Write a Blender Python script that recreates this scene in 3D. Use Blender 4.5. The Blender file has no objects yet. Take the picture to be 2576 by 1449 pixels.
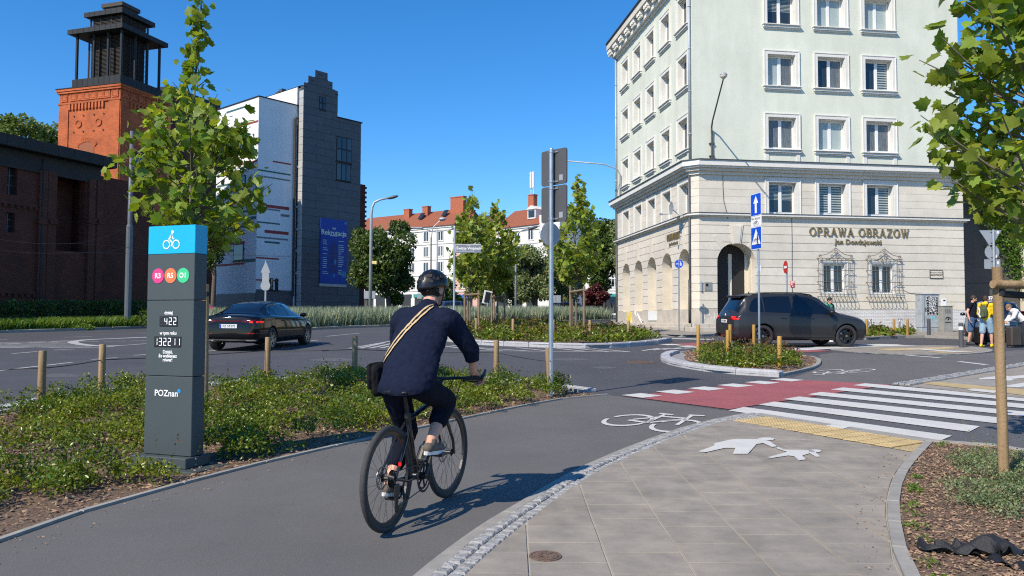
import bpy, bmesh, math, random
import numpy as np
from mathutils import Vector, Matrix, Euler
from mathutils.geometry import tessellate_polygon
R = math.radians
rnd = random.Random(7)
scene = bpy.context.scene
COL = scene.collection
# camera, sky, sun, exposure
H = 1.571                      # eye height above the ground at the camera
SLOPE = .0278                  # the street climbs away from the camera
PIT, ROLL = math.atan(128.5 / 3000), .0034
SUN_AZ, SUN_EL = -138.0, 42.0  # degrees, clockwise from +Y
cam = bpy.data.cameras.new('camera'); camo = bpy.data.objects.new('camera', cam); COL.objects.link(camo)
cam.sensor_width = 36; cam.lens = 3000 / 3820 * 36; cam.clip_end = 5000; cam.clip_start = .05
camo.matrix_world = Matrix.Translation((0, 0, H)) @ Matrix.Rotation(R(90) + PIT, 4, 'X') @ Matrix.Rotation(ROLL, 4, 'Z')
scene.camera = camo
world = bpy.data.worlds.new('World'); scene.world = world; world.use_nodes = True
wn = world.node_tree; wn.nodes.clear()
sky = wn.nodes.new('ShaderNodeTexSky'); sky.sky_type = 'NISHITA'; sky.sun_disc = False
sky.sun_elevation = R(SUN_EL); sky.sun_rotation = R(SUN_AZ)
sky.air_density = 1.0; sky.dust_density = 0; sky.ozone_density = 8.0; sky.altitude = 80
bg = wn.nodes.new('ShaderNodeBackground'); bg.inputs[1].default_value = .14
wo = wn.nodes.new('ShaderNodeOutputWorld')
sat = wn.nodes.new('ShaderNodeHueSaturation'); sat.inputs['Saturation'].default_value = 1.2
wn.links.new(sky.outputs[0], sat.inputs['Color']); wn.links.new(sat.outputs[0], bg.inputs[0]); wn.links.new(bg.outputs[0], wo.inputs[0])
sl = bpy.data.lights.new('sun', 'SUN'); sl.energy = 4.35; sl.angle = R(.53); sl.color = (1, .895, .74)
slo = bpy.data.objects.new('sun', sl); COL.objects.link(slo)
SUN = Vector((math.sin(R(SUN_AZ)) * math.cos(R(SUN_EL)), math.cos(R(SUN_AZ)) * math.cos(R(SUN_EL)), math.sin(R(SUN_EL))))
slo.rotation_euler = SUN.to_track_quat('Z', 'Y').to_euler(); slo.location = (-40, -40, 60)
scene.view_settings.view_transform = 'Standard'; scene.view_settings.look = 'None'
scene.view_settings.exposure = .40; scene.view_settings.gamma = 1; scene.view_settings.use_curve_mapping = False
scene.cycles.max_bounces = 6; scene.cycles.transparent_max_bounces = 8; scene.cycles.caustics_reflective = False; scene.cycles.filter_width = 1.15; scene.cycles.use_denoising = False
# surveying: turn sight lines into ground coordinates
FD, CXD, CYD = 3000 / 1.4829, 1288, 724.5
def sight(x, y):
 u, v = (x - CXD) / FD, -(y - CYD) / FD
 c, s = math.cos(ROLL), math.sin(ROLL)
 u, v = u * c - v * s, u * s + v * c
 return u, math.cos(PIT) - v * math.sin(PIT), math.sin(PIT) + v * math.cos(PIT)
def G(x, y):
 d = sight(x, y); t = -H / (d[2] - SLOPE * d[1]); return (d[0] * t, d[1] * t)
def zat(x, y, Y):
 d = sight(x, y); return H + d[2] / d[1] * Y
def xat(x, Y, y=811):
 d = sight(x, y); return d[0] / d[1] * Y
def hit(px, P, D, py=811):
 d = sight(px, py); k = d[0] / d[1]
 return (k * P[1] - P[0]) / (D[0] - k * D[1])
def gz(y):
 return SLOPE * y if y < 60 else SLOPE * 60 + .016 * (y - 60)
# mesh helpers
class MB:
 def __init__(s): s.v = []; s.f = []; s.m = []
 def add(s, vs, fs, mi=0):
  o = len(s.v); s.v.extend([tuple(p) for p in vs]); s.f.extend([tuple(i + o for i in f) for f in fs]); s.m.extend([mi] * len(fs)); return s
 def b(s, x0, x1, y0, y1, z0, z1, mi=0, M=None):
  vs = [(x, y, z) for z in (z0, z1) for y in (y0, y1) for x in (x0, x1)]
  if M is not None: vs = [M @ Vector(p) for p in vs]
  return s.add(vs, [(0, 2, 3, 1), (4, 5, 7, 6), (0, 1, 5, 4), (2, 6, 7, 3), (0, 4, 6, 2), (1, 3, 7, 5)], mi)
 def cb(s, x0, x1, y0, y1, z0, z1, c=.01, mi=0, M=None):
  xs, ys, zs = (x0, x1), (y0, y1), (z0, z1); vs = []; ix = {}
  for i in (0, 1):
   for j in (0, 1):
    for k in (0, 1):
     sx, sy, sz = (1, -1)[i] * c, (1, -1)[j] * c, (1, -1)[k] * c
     for a, p in enumerate(((xs[i], ys[j] + sy, zs[k] + sz), (xs[i] + sx, ys[j], zs[k] + sz), (xs[i] + sx, ys[j] + sy, zs[k]))):
      ix[i, j, k, a] = len(vs); vs.append(p)
  fs = []
  for a in range(3):
   for e in (0, 1):
    q = []
    for (m, n) in ((0, 0), (1, 0), (1, 1), (0, 1)):
     t = [0, 0, 0]; t[a] = e; t[(a + 1) % 3] = m; t[(a + 2) % 3] = n; q.append(ix[t[0], t[1], t[2], a])
    fs.append(q if e else q[::-1])
  for a in range(3):
   b_, c_ = (a + 1) % 3, (a + 2) % 3
   for m in (0, 1):
    for n in (0, 1):
     t0 = [0] * 3; t1 = [0] * 3
     t0[b_] = t1[b_] = m; t0[c_] = t1[c_] = n; t1[a] = 1
     q = [ix[(*t0, b_)], ix[(*t1, b_)], ix[(*t1, c_)], ix[(*t0, c_)]]
     fs.append(q if (m ^ n) else q[::-1])
  for i in (0, 1):
   for j in (0, 1):
    for k in (0, 1):
     q = [ix[i, j, k, 0], ix[i, j, k, 1], ix[i, j, k, 2]]
     fs.append(q if (i + j + k) % 2 else q[::-1])
  if M is not None: vs = [M @ Vector(p) for p in vs]
  return s.add(vs, fs, mi)
 def prism(s, poly, off, mi=0, cap=True):
  n = len(poly); off = Vector(off); P = [Vector(p) for p in poly]
  vs = P + [p + off for p in P]
  fs = [(i, (i + 1) % n, n + (i + 1) % n, n + i) for i in range(n)]
  if cap:
   tr = tessellate_polygon([P])
   nr = sum(((P[i] - P[0]).cross(P[(i + 1) % n] - P[0]) for i in range(1, n)), Vector())
   for t in tr:
    t = list(t)
    if (P[t[1]] - P[t[0]]).cross(P[t[2]] - P[t[0]]).dot(nr) < 0: t = t[::-1]
    fs.append(tuple(t[::-1])); fs.append(tuple(i + n for i in t))
  return s.add(vs, fs, mi)
 def flat(s, poly, mi=0):
  P = [Vector(p) for p in poly]
  fs = []
  for t in tessellate_polygon([P]):
   t = list(t)
   nn = (P[t[1]] - P[t[0]]).cross(P[t[2]] - P[t[0]])
   fs.append(tuple(t))
  return s.add(P, fs, mi)
 def tube(s, path, r, n=8, cap=True, mi=0, closed=False):
  P = [Vector(p) for p in path]; m = len(P)
  rs = r if isinstance(r, (list, tuple)) else [r] * m
  vs = []; up = None
  for i in range(m):
   if closed: t = P[(i + 1) % m] - P[i - 1]
   else: t = P[min(i + 1, m - 1)] - P[max(i - 1, 0)]
   t.normalize()
   if up is None:
    up = Vector((0, 0, 1)) if abs(t.z) < .9 else Vector((1, 0, 0))
   a = t.cross(up).normalized(); b = a.cross(t).normalized(); up = b
   for k in range(n):
    th = 2 * math.pi * k / n
    vs.append(P[i] + (a * math.cos(th) + b * math.sin(th)) * rs[i])
  fs = []
  for i in range(m if closed else m - 1):
   j = (i + 1) % m
   for k in range(n):
    l = (k + 1) % n; fs.append((i * n + k, i * n + l, j * n + l, j * n + k))
  if cap and not closed:
   fs.append(tuple(range(n))[::-1]); fs.append(tuple((m - 1) * n + k for k in range(n)))
  return s.add(vs, fs, mi)
 def lathe(s, prof, n=16, c=(0, 0, 0), axis='z', mi=0, M=None):
  vs = []
  for (r, h) in prof:
   for k in range(n):
    th = 2 * math.pi * k / n; a, b = r * math.cos(th), r * math.sin(th)
    p = {'z': (a, b, h), 'y': (b, h, a), 'x': (h, a, b)}[axis]
    vs.append(Vector((p[0] + c[0], p[1] + c[1], p[2] + c[2])))
  if M is not None: vs = [M @ p for p in vs]
  fs = []
  for i in range(len(prof) - 1):
   for k in range(n):
    l = (k + 1) % n; fs.append((i * n + k, i * n + l, (i + 1) * n + l, (i + 1) * n + k))
  op = prof[0] != prof[-1]
  if op and prof[0][0] > 1e-6: fs.append(tuple(range(n))[::-1])
  if op and prof[-1][0] > 1e-6: fs.append(tuple((len(prof) - 1) * n + k for k in range(n)))
  return s.add(vs, fs, mi)
 def ell(s, c, r, M=None, nu=12, nv=8, mi=0):
  c = Vector(c); vs = []
  for j in range(nv + 1):
   ph = math.pi * j / nv - math.pi / 2
   for i in range(nu):
    th = 2 * math.pi * i / nu
    p = Vector((r[0] * math.cos(ph) * math.cos(th), r[1] * math.cos(ph) * math.sin(th), r[2] * math.sin(ph)))
    vs.append((M @ p if M is not None else p) + c)
  fs = [(j * nu + i, j * nu + (i + 1) % nu, (j + 1) * nu + (i + 1) % nu, (j + 1) * nu + i) for j in range(nv) for i in range(nu)]
  return s.add(vs, fs, mi)
 def mesh(s, name, mats, smooth=False):
  me = bpy.data.meshes.new(name); me.from_pydata(s.v, [], s.f)
  for m in (mats if isinstance(mats, (list, tuple)) else [mats]): me.materials.append(m)
  me.polygons.foreach_set('material_index', s.m)
  if smooth: me.polygons.foreach_set('use_smooth', [True] * len(s.f))
  me.update(); return me
 def build(s, name, mats, parent=None, smooth=False, loc=None, rot=None):
  return link(name, s.mesh(name, mats, smooth), parent, loc, rot)
def link(name, me, parent=None, loc=None, rot=None, scale=None):
 o = bpy.data.objects.new(name, me); COL.objects.link(o)
 if parent is not None: o.parent = parent
 if loc is not None: o.location = loc
 if rot is not None: o.rotation_euler = rot
 if scale is not None: o.scale = scale if hasattr(scale, '__len__') else (scale,) * 3
 return o
def tag(o, label=None, cat=None, group=None, kind=None):
 if label: o['label'] = label
 if cat: o['category'] = cat
 if group: o['group'] = group
 if kind: o['kind'] = kind
 return o
def empty(name, loc, rz=0, label=None, cat=None, group=None):
 o = bpy.data.objects.new(name, None); COL.objects.link(o); o.empty_display_size = .2
 o.location = loc; o.rotation_euler = (0, 0, rz)
 return tag(o, label, cat, group)
KIDS = {}
def copy_tree(o, parent=None):
 c = o.copy(); COL.objects.link(c)
 if parent is not None: c.parent = parent
 for ch in o.children: copy_tree(ch, c)
 return c
def soften(me, ang=40):
 bm = bmesh.new(); bm.from_mesh(me)
 for f in bm.faces: f.smooth = True
 for e in bm.edges:
  if len(e.link_faces) == 2 and e.calc_face_angle(0) > R(ang): e.smooth = False
 bm.to_mesh(me); bm.free(); return me
def ground_poly(name, pts, dz, m, parent=None, cuts=0):
 mb = MB(); mb.flat([(x, y, 0) for x, y in pts])
 bm = bmesh.new(); me = mb.mesh(name, m); bm.from_mesh(me)
 bmesh.ops.recalc_face_normals(bm, faces=bm.faces)
 for f in bm.faces:
  if f.normal.z < 0: f.normal_flip()
 for v in bm.verts: v.co.z = gz(v.co.y) + dz
 bm.to_mesh(me); bm.free()
 return link(name, me, parent)
def arclen(pts):
 d = [0]
 for a, b in zip(pts, pts[1:]): d.append(d[-1] + math.hypot(b[0] - a[0], b[1] - a[1]))
 return d
def smooth_line(pts, n=6):
 P = [np.array(p, float) for p in pts]; out = []
 for i in range(len(P) - 1):
  p0, p1, p2, p3 = P[max(i - 1, 0)], P[i], P[i + 1], P[min(i + 2, len(P) - 1)]
  for k in range(n):
   t = k / n
   out.append(tuple(.5 * ((2 * p1) + (p2 - p0) * t + (2 * p0 - 5 * p1 + 4 * p2 - p3) * t * t + (3 * p1 - p0 - 3 * p2 + p3) * t ** 3)))
 out.append(tuple(P[-1])); return out
def walk(pts, step):
 d = arclen(pts); n = max(1, int(round(d[-1] / step))); out = []
 for k in range(n + 1):
  s_ = d[-1] * k / n; i = 0
  while i < len(d) - 2 and d[i + 1] < s_: i += 1
  t = (s_ - d[i]) / max(d[i + 1] - d[i], 1e-9)
  a, b = pts[i], pts[i + 1]
  out.append((a[0] + (b[0] - a[0]) * t, a[1] + (b[1] - a[1]) * t))
 return out
def offset(pts, d):
 out = []
 for i in range(len(pts)):
  a, b = pts[max(i - 1, 0)], pts[min(i + 1, len(pts) - 1)]
  L = math.hypot(b[0] - a[0], b[1] - a[1]) or 1
  out.append((pts[i][0] - (b[1] - a[1]) / L * d, pts[i][1] + (b[0] - a[0]) / L * d))
 return out
def inside(p, poly):
 x, y = p; c = False; j = len(poly) - 1
 for i in range(len(poly)):
  xi, yi = poly[i]; xj, yj = poly[j]
  if (yi > y) != (yj > y) and x < (xj - xi) * (y - yi) / (yj - yi) + xi: c = not c
  j = i
 return c
TMP = bpy.data.scenes.new('workbench')
def tmp_dg():
 with bpy.context.temp_override(scene=TMP, view_layer=TMP.view_layers[0]): dg = bpy.context.evaluated_depsgraph_get()
 dg.update(); return dg
def text_mesh(s, size, mat_, ext=.002, bold=0, align='CENTER', shear=0, spacing=1):
 cu = bpy.data.curves.new('lettering', 'FONT'); cu.body = s; cu.size = size; cu.extrude = ext; cu.align_x = align; cu.align_y = 'CENTER'
 cu.offset = bold; cu.shear = shear; cu.space_character = spacing; cu.resolution_u = 3
 o = bpy.data.objects.new('lettering', cu); TMP.collection.objects.link(o); dg = tmp_dg()
 me = bpy.data.meshes.new_from_object(o.evaluated_get(dg))
 bpy.data.objects.remove(o); bpy.data.curves.remove(cu)
 me.materials.clear(); me.materials.append(mat_); return me
UPRIGHT = (R(90), 0, 0)        # text that stands and faces -Y
# materials
def mat(name, c, rough=.7, metal=0, var=.15, scale=3, bump=0, bscale=60, coat=0, spec=.5, c2=None, sharp=None, island=0, objvar=0, world_=False, detail=6, emit=0, alpha=1, trans=0, aniso=None, speck=None, wear=None):
 m = bpy.data.materials.new(name); m.use_nodes = True; nt = m.node_tree; N = nt.nodes; Lk = nt.links
 b = N['Principled BSDF']
 b.inputs['Roughness'].default_value = rough; b.inputs['Metallic'].default_value = metal
 b.inputs['Specular IOR Level'].default_value = spec
 if coat: b.inputs['Coat Weight'].default_value = coat; b.inputs['Coat Roughness'].default_value = .03
 if trans: b.inputs['Transmission Weight'].default_value = trans
 if alpha < 1: b.inputs['Alpha'].default_value = alpha
 c = (*c, 1)
 if c2 is None: lo = tuple(x * (1 - var) for x in c[:3]) + (1,); hi = tuple(min(1, x * (1 + var)) for x in c[:3]) + (1,)
 else: lo, hi = c, (*c2, 1)
 src = None
 if var or c2:
  tc = N.new('ShaderNodeNewGeometry') if world_ else N.new('ShaderNodeTexCoord')
  vec = tc.outputs['Position'] if world_ else tc.outputs['Object']
  if aniso:
   mp = N.new('ShaderNodeMapping'); mp.inputs['Scale'].default_value = aniso; Lk.new(vec, mp.inputs['Vector']); vec = mp.outputs[0]
  nz = N.new('ShaderNodeTexNoise'); nz.inputs['Scale'].default_value = scale; nz.inputs['Detail'].default_value = detail
  nz.inputs['Roughness'].default_value = .62
  Lk.new(vec, nz.inputs['Vector'])
  rp = N.new('ShaderNodeValToRGB')
  lo_, hi_ = sharp or (.3, .7)
  rp.color_ramp.elements[0].position = lo_; rp.color_ramp.elements[1].position = hi_
  rp.color_ramp.elements[0].color = lo; rp.color_ramp.elements[1].color = hi
  Lk.new(nz.outputs['Fac'], rp.inputs['Fac']); src = rp.outputs['Color']
 if island or objvar:
  if island: g = N.new('ShaderNodeNewGeometry'); o = g.outputs['Random Per Island']; amp = island
  else: g = N.new('ShaderNodeObjectInfo'); o = g.outputs['Random']; amp = objvar
  hs = N.new('ShaderNodeHueSaturation'); mr = N.new('ShaderNodeMapRange')
  mr.inputs['To Min'].default_value = 1 - amp; mr.inputs['To Max'].default_value = 1 + amp
  Lk.new(o, mr.inputs['Value']); Lk.new(mr.outputs[0], hs.inputs['Value'])
  if island:
   m2 = N.new('ShaderNodeMapRange'); m2.inputs['To Min'].default_value = .5 - .03; m2.inputs['To Max'].default_value = .5 + .02
   ml = N.new('ShaderNodeMath'); ml.operation = 'FRACT'; mm = N.new('ShaderNodeMath'); mm.operation = 'MULTIPLY'; mm.inputs[1].default_value = 7.3
   Lk.new(o, mm.inputs[0]); Lk.new(mm.outputs[0], ml.inputs[0]); Lk.new(ml.outputs[0], m2.inputs['Value']); Lk.new(m2.outputs[0], hs.inputs['Hue'])
  if src: Lk.new(src, hs.inputs['Color'])
  else: hs.inputs['Color'].default_value = c
  src = hs.outputs['Color']
 for q, spk in enumerate((speck, wear)):
  if not spk: continue
  g2 = N.new('ShaderNodeNewGeometry'); n2 = N.new('ShaderNodeTexNoise'); n2.inputs['Scale'].default_value = spk[0]; n2.inputs['Detail'].default_value = 5; n2.inputs['Roughness'].default_value = .7; Lk.new(g2.outputs['Position'], n2.inputs['Vector'])
  r2 = N.new('ShaderNodeMapRange'); Lk.new(n2.outputs['Fac'], r2.inputs['Value'])
  if q == 0:
   r2.inputs['From Min'].default_value = .3; r2.inputs['From Max'].default_value = .7; r2.inputs['To Min'].default_value = 1 - spk[1]; r2.inputs['To Max'].default_value = 1 + spk[1]
   h2 = N.new('ShaderNodeHueSaturation'); Lk.new(r2.outputs[0], h2.inputs['Value']); Lk.new(src, h2.inputs['Color']); src = h2.outputs['Color']
  else:
   r2.inputs['From Min'].default_value = spk[1]; r2.inputs['From Max'].default_value = spk[1] + .06
   mx = N.new('ShaderNodeMix'); mx.data_type = 'RGBA'; Lk.new(r2.outputs[0], mx.inputs[0]); Lk.new(src, mx.inputs[6]); mx.inputs[7].default_value = (*spk[2], 1); src = mx.outputs[2]
 if src: Lk.new(src, b.inputs['Base Color'])
 else: b.inputs['Base Color'].default_value = c
 if bump:
  tc = N.new('ShaderNodeNewGeometry') if world_ else N.new('ShaderNodeTexCoord')
  nz = N.new('ShaderNodeTexNoise'); nz.inputs['Scale'].default_value = bscale; nz.inputs['Detail'].default_value = 4
  Lk.new(tc.outputs['Position'] if world_ else tc.outputs['Object'], nz.inputs['Vector'])
  bp = N.new('ShaderNodeBump'); bp.inputs['Strength'].default_value = min(1, bump); bp.inputs['Distance'].default_value = .02 * max(1, bump)
  Lk.new(nz.outputs['Fac'], bp.inputs['Height']); Lk.new(bp.outputs[0], b.inputs['Normal'])
 if emit: b.inputs['Emission Color'].default_value = c; b.inputs['Emission Strength'].default_value = emit
 return m
def leafmat(name, c, c2, trans=.35, island=.35, rough=.45, scale=.8):
 m = mat(name, c, rough=rough, c2=c2, scale=scale, island=island, spec=.4, sharp=(.35, .65))
 nt = m.node_tree; N = nt.nodes; b = N['Principled BSDF']
 tr = N.new('ShaderNodeBsdfTranslucent'); mx = N.new('ShaderNodeMixShader'); mx.inputs[0].default_value = trans
 src = b.inputs['Base Color'].links[0].from_socket
 hs = N.new('ShaderNodeHueSaturation'); hs.inputs['Hue'].default_value = .485; hs.inputs['Value'].default_value = 1.5; hs.inputs['Saturation'].default_value = 1.1
 nt.links.new(src, hs.inputs['Color']); nt.links.new(hs.outputs[0], tr.inputs['Color'])
 nt.links.new(b.outputs[0], mx.inputs[1]); nt.links.new(tr.outputs[0], mx.inputs[2])
 nt.links.new(mx.outputs[0], N['Material Output'].inputs['Surface']); return m
def brickmat(name, c1, c2, mortar, w=.25, h=.075, ms=.012, bump=.4, var=.25, uvdir='x', rough=.85):
 m = bpy.data.materials.new(name); m.use_nodes = True; nt = m.node_tree; N = nt.nodes; Lk = nt.links; b = N['Principled BSDF']
 tc = N.new('ShaderNodeTexCoord'); sp = N.new('ShaderNodeSeparateXYZ'); Lk.new(tc.outputs['Object'], sp.inputs[0])
 ad = N.new('ShaderNodeMath'); ad.operation = 'ADD'; Lk.new(sp.outputs['X'], ad.inputs[0]); Lk.new(sp.outputs['Y'], ad.inputs[1])
 cb = N.new('ShaderNodeCombineXYZ'); Lk.new(ad.outputs[0], cb.inputs['X']); Lk.new(sp.outputs['Z'], cb.inputs['Y'])
 br = N.new('ShaderNodeTexBrick'); br.inputs['Scale'].default_value = 1; br.inputs['Brick Width'].default_value = w; br.inputs['Row Height'].default_value = h
 br.inputs['Mortar Size'].default_value = ms; br.inputs['Color1'].default_value = (*c1, 1); br.inputs['Color2'].default_value = (*c2, 1); br.inputs['Mortar'].default_value = (*mortar, 1)
 Lk.new(cb.outputs[0], br.inputs['Vector'])
 nz = N.new('ShaderNodeTexNoise'); nz.inputs['Scale'].default_value = .9; nz.inputs['Detail'].default_value = 8; Lk.new(tc.outputs['Object'], nz.inputs['Vector'])
 mr = N.new('ShaderNodeMapRange'); mr.inputs['To Min'].default_value = 1 - var; mr.inputs['To Max'].default_value = 1 + var
 mr.inputs['From Min'].default_value = .3; mr.inputs['From Max'].default_value = .7
 hs = N.new('ShaderNodeHueSaturation'); Lk.new(nz.outputs['Fac'], mr.inputs['Value']); Lk.new(mr.outputs[0], hs.inputs['Value']); Lk.new(br.outputs['Color'], hs.inputs['Color'])
 Lk.new(hs.outputs[0], b.inputs['Base Color']); b.inputs['Roughness'].default_value = rough
 bp = N.new('ShaderNodeBump'); bp.inputs['Strength'].default_value = bump; bp.inputs['Distance'].default_value = .01; bp.invert = True
 Lk.new(br.outputs['Fac'], bp.inputs['Height']); Lk.new(bp.outputs[0], b.inputs['Normal']); return m
def glassmat(name, c=(.02, .03, .04), rough=.03):
 m = mat(name, c, rough=rough, var=0, spec=.8); return m
M = {}
M['road'] = mat('road_asphalt', (.058, .058, .064), rough=.8, var=.0, c2=(.085, .085, .09), scale=.5, bump=.5, bscale=120, world_=True, sharp=(.3, .75), detail=12, speck=(70, .22), wear=(.8, .66, (.105, .1, .095)))
M['path'] = mat('path_asphalt', (.105, .100, .094), rough=.85, c2=(.142, .135, .127), scale=.9, bump=.35, bscale=220, world_=True, sharp=(.25, .8), detail=14, speck=(95, .2), wear=(38, .72, (.05, .046, .042)))
M['old_road'] = mat('worn_asphalt', (.085, .086, .09), rough=.85, c2=(.15, .15, .15), scale=60, bump=.9, bscale=110, world_=True, sharp=(.42, .62), detail=4)
M['slab'] = mat('paving_slab', (.31, .272, .222), rough=.9, c2=(.20, .18, .152), scale=3.4, bump=.12, bscale=150, world_=True, sharp=(.35, .7), objvar=.06, speck=(90, .08))
M['grout'] = mat('slab_joint', (.37, .335, .28), rough=.95, var=.1, world_=True)
M['granite'] = mat('granite', (.37, .365, .35), rough=.8, c2=(.2, .2, .2), scale=35, bump=.6, bscale=45, world_=True, sharp=(.35, .65), objvar=.15)
M['kerb'] = mat('kerb_granite', (.47, .47, .48), rough=.75, c2=(.33, .33, .35), scale=14, bump=.25, bscale=90, world_=True, objvar=.08)
M['concrete'] = mat('concrete', (.29, .275, .245), rough=.9, var=.16, scale=6, bump=.2, bscale=90, world_=True, objvar=.06)
M['paint'] = mat('road_paint', (.62, .61, .57), rough=.7, c2=(.5, .49, .46), scale=2.5, bump=.25, bscale=150, world_=True, sharp=(.3, .75), detail=10, speck=(60, .07), wear=(26, .66, (.2, .195, .19)))
M['oldpaint'] = mat('worn_paint', (.47, .465, .44), rough=.8, c2=(.33, .33, .32), scale=3, world_=True, wear=(18, .6, (.1, .1, .1)))
M['red'] = mat('red_surface', (.36, .095, .10), rough=.8, c2=(.27, .075, .08), scale=1.6, bump=.35, bscale=200, world_=True, detail=12, speck=(80, .15), wear=(30, .7, (.16, .1, .1)))
M['tactile'] = mat('yellow_tactile', (.45, .34, .17), rough=.85, var=.14, scale=4, world_=True, objvar=.08)
M['soil'] = mat('bark_soil', (.085, .055, .036), rough=.95, c2=(.19, .125, .08), scale=18, bump=1, bscale=40, world_=True, sharp=(.35, .65))
M['chip'] = mat('bark_chip', (.25, .165, .10), rough=.9, var=.2, scale=9, island=.75, world_=True)
M['ground'] = mat('ground', (.12, .12, .11), rough=.9, var=.2, scale=.3, world_=True)
M['grassg'] = mat('verge_soil', (.06, .07, .03), rough=.95, c2=(.12, .1, .06), scale=2, world_=True)
M['galv'] = mat('galvanised_steel', (.42, .46, .50), rough=.42, metal=.75, var=.14, scale=7)
M['galvl'] = mat('painted_pole_grey', (.36, .40, .44), rough=.5, metal=.2, var=.08, scale=5)
M['signback'] = mat('sign_back_grey', (.085, .085, .09), rough=.5, metal=.1, var=.06)
M['mast'] = mat('mast_grey', (.10, .12, .14), rough=.5, var=.1)
M['signbackl'] = mat('sign_back_light', (.36, .38, .40), rough=.45, metal=.3, var=.06)
M['black'] = mat('black_plastic', (.012, .012, .013), rough=.4, var=.1)
M['blackm'] = mat('black_matt', (.018, .018, .019), rough=.75, var=.1)
M['rubber'] = mat('rubber', (.026, .026, .028), rough=.75, var=.25, scale=14)
M['wood'] = mat('post_wood', (.36, .245, .13), rough=.75, c2=(.22, .14, .065), scale=6, bump=.3, bscale=40, aniso=(2, 2, .18), sharp=(.35, .65), objvar=.15)
M['woody'] = mat('yellow_post_wood', (.46, .27, .06), rough=.7, c2=(.3, .165, .035), scale=6, bump=.3, bscale=40, aniso=(2, 2, .18), sharp=(.35, .65), objvar=.12)
M['woodg'] = mat('weathered_wood', (.28, .20, .13), rough=.85, c2=(.17, .12, .075), scale=6, bump=.4, bscale=40, aniso=(2, 2, .18), sharp=(.35, .65), objvar=.15)
M['white'] = mat('white_paint', (.78, .78, .76), rough=.5, var=.04)
M['whitep'] = mat('white_print', (.8, .8, .8), rough=.5, var=0)
M['glass'] = glassmat('window_glass')
M['bark'] = mat('tree_bark', (.16, .125, .09), rough=.9, c2=(.085, .065, .05), scale=8, bump=.7, bscale=30, aniso=(1, 1, .35))
M['barkl'] = mat('young_bark', (.19, .165, .12), rough=.85, c2=(.1, .085, .065), scale=9, bump=.3, bscale=30)
M['plane'] = leafmat('plane_leaf', (.15, .235, .024), (.28, .36, .055), trans=.45)
M['plane2'] = leafmat('plane_leaf_young', (.19, .27, .035), (.30, .37, .07), trans=.42)
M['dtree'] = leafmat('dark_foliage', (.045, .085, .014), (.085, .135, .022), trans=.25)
M['mtree'] = leafmat('grey_green_foliage', (.15, .20, .07), (.25, .30, .13), trans=.3)
M['ltree'] = leafmat('bright_foliage', (.12, .18, .03), (.19, .25, .06), trans=.3)
M['redtree'] = leafmat('red_foliage', (.09, .022, .02), (.15, .045, .035), trans=.3)
M['rose'] = leafmat('rose_leaf', (.05, .115, .012), (.21, .25, .026), trans=.3, rough=.3, scale=1.0)
M['rosered'] = leafmat('reddish_rose_leaf', (.09, .10, .025), (.16, .07, .03), trans=.25, rough=.35, scale=3)
M['ivy'] = leafmat('ivy_leaf', (.05, .14, .015), (.12, .22, .03), trans=.3)
M['euony'] = leafmat('creeping_leaf', (.06, .12, .03), (.27, .32, .16), trans=.2, scale=9)
M['grass'] = leafmat('blue_grass', (.20, .26, .17), (.36, .40, .26), trans=.3)
M['grassb'] = leafmat('green_grass', (.08, .17, .02), (.17, .27, .04), trans=.35)
# vegetation helpers (numpy, one mesh each)
nr = np.random.default_rng(11)
def fastmesh(name, V, F, mats, mi=None, smooth=False):
 V = np.asarray(V, np.float32); F = np.asarray(F, np.int32); me = bpy.data.meshes.new(name)
 me.vertices.add(len(V)); me.vertices.foreach_set('co', V.ravel())
 k = F.shape[1]; me.loops.add(F.size); me.loops.foreach_set('vertex_index', F.ravel())
 me.polygons.add(len(F)); me.polygons.foreach_set('loop_start', np.arange(0, F.size, k, dtype=np.int32))
 for m in (mats if isinstance(mats, (list, tuple)) else [mats]): me.materials.append(m)
 if mi is not None: me.polygons.foreach_set('material_index', np.asarray(mi, np.int32))
 if smooth: me.polygons.foreach_set('use_smooth', np.ones(len(F), bool))
 me.update(calc_edges=True); return me
LEAF = (np.array([(0, 0, 0), (.32, .45, .10), (0, 1, -.06), (-.32, .45, .10)]), np.array([(0, 1, 2), (0, 2, 3)]))
def lobed():
 pts = [(0, 0), (.2, -.05), (.47, -.04), (.45, .13), (.63, .36), (.44, .43), (.42, .68), (.24, .66), (0, 1), (-.24, .66), (-.42, .68), (-.44, .43), (-.63, .36), (-.45, .13), (-.47, -.04), (-.2, -.05)]
 V = [(x, y, .16 * abs(x) - .22 * max(0, y - .3) ** 2) for x, y in pts] + [(0, .34, -.02)]
 n = len(pts); return np.array(V), np.array([(i, (i + 1) % n, n) for i in range(n)])
LOBED = lobed()
def rotmats(n, up=.5, dirs=None, spread=1.0, nrm=None):
 y = nr.normal(size=(n, 3)) * spread
 if dirs is not None: y = y + dirs
 y /= np.linalg.norm(y, axis=1, keepdims=True) + 1e-9
 z = nr.normal(size=(n, 3)); z[:, 2] += up * 3
 if nrm is not None: z += nrm * 1.6
 x = np.cross(y, z); x /= np.linalg.norm(x, axis=1, keepdims=True) + 1e-9
 z = np.cross(x, y); return np.stack([x, y, z], 2)
def leaves(P, size, tmpl=LEAF, up=.5, dirs=None, spread=1.0, nrm=None):
 n = len(P); T, Fc = tmpl; Rm = rotmats(n, up, dirs, spread, nrm)
 s = np.broadcast_to(size, (n,))
 V = np.einsum('nij,kj->nki', Rm, T) * s[:, None, None] + np.asarray(P)[:, None, :]
 F = (Fc[None] + (np.arange(n) * len(T))[:, None, None]).reshape(-1, Fc.shape[1])
 return V.reshape(-1, 3), F
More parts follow.
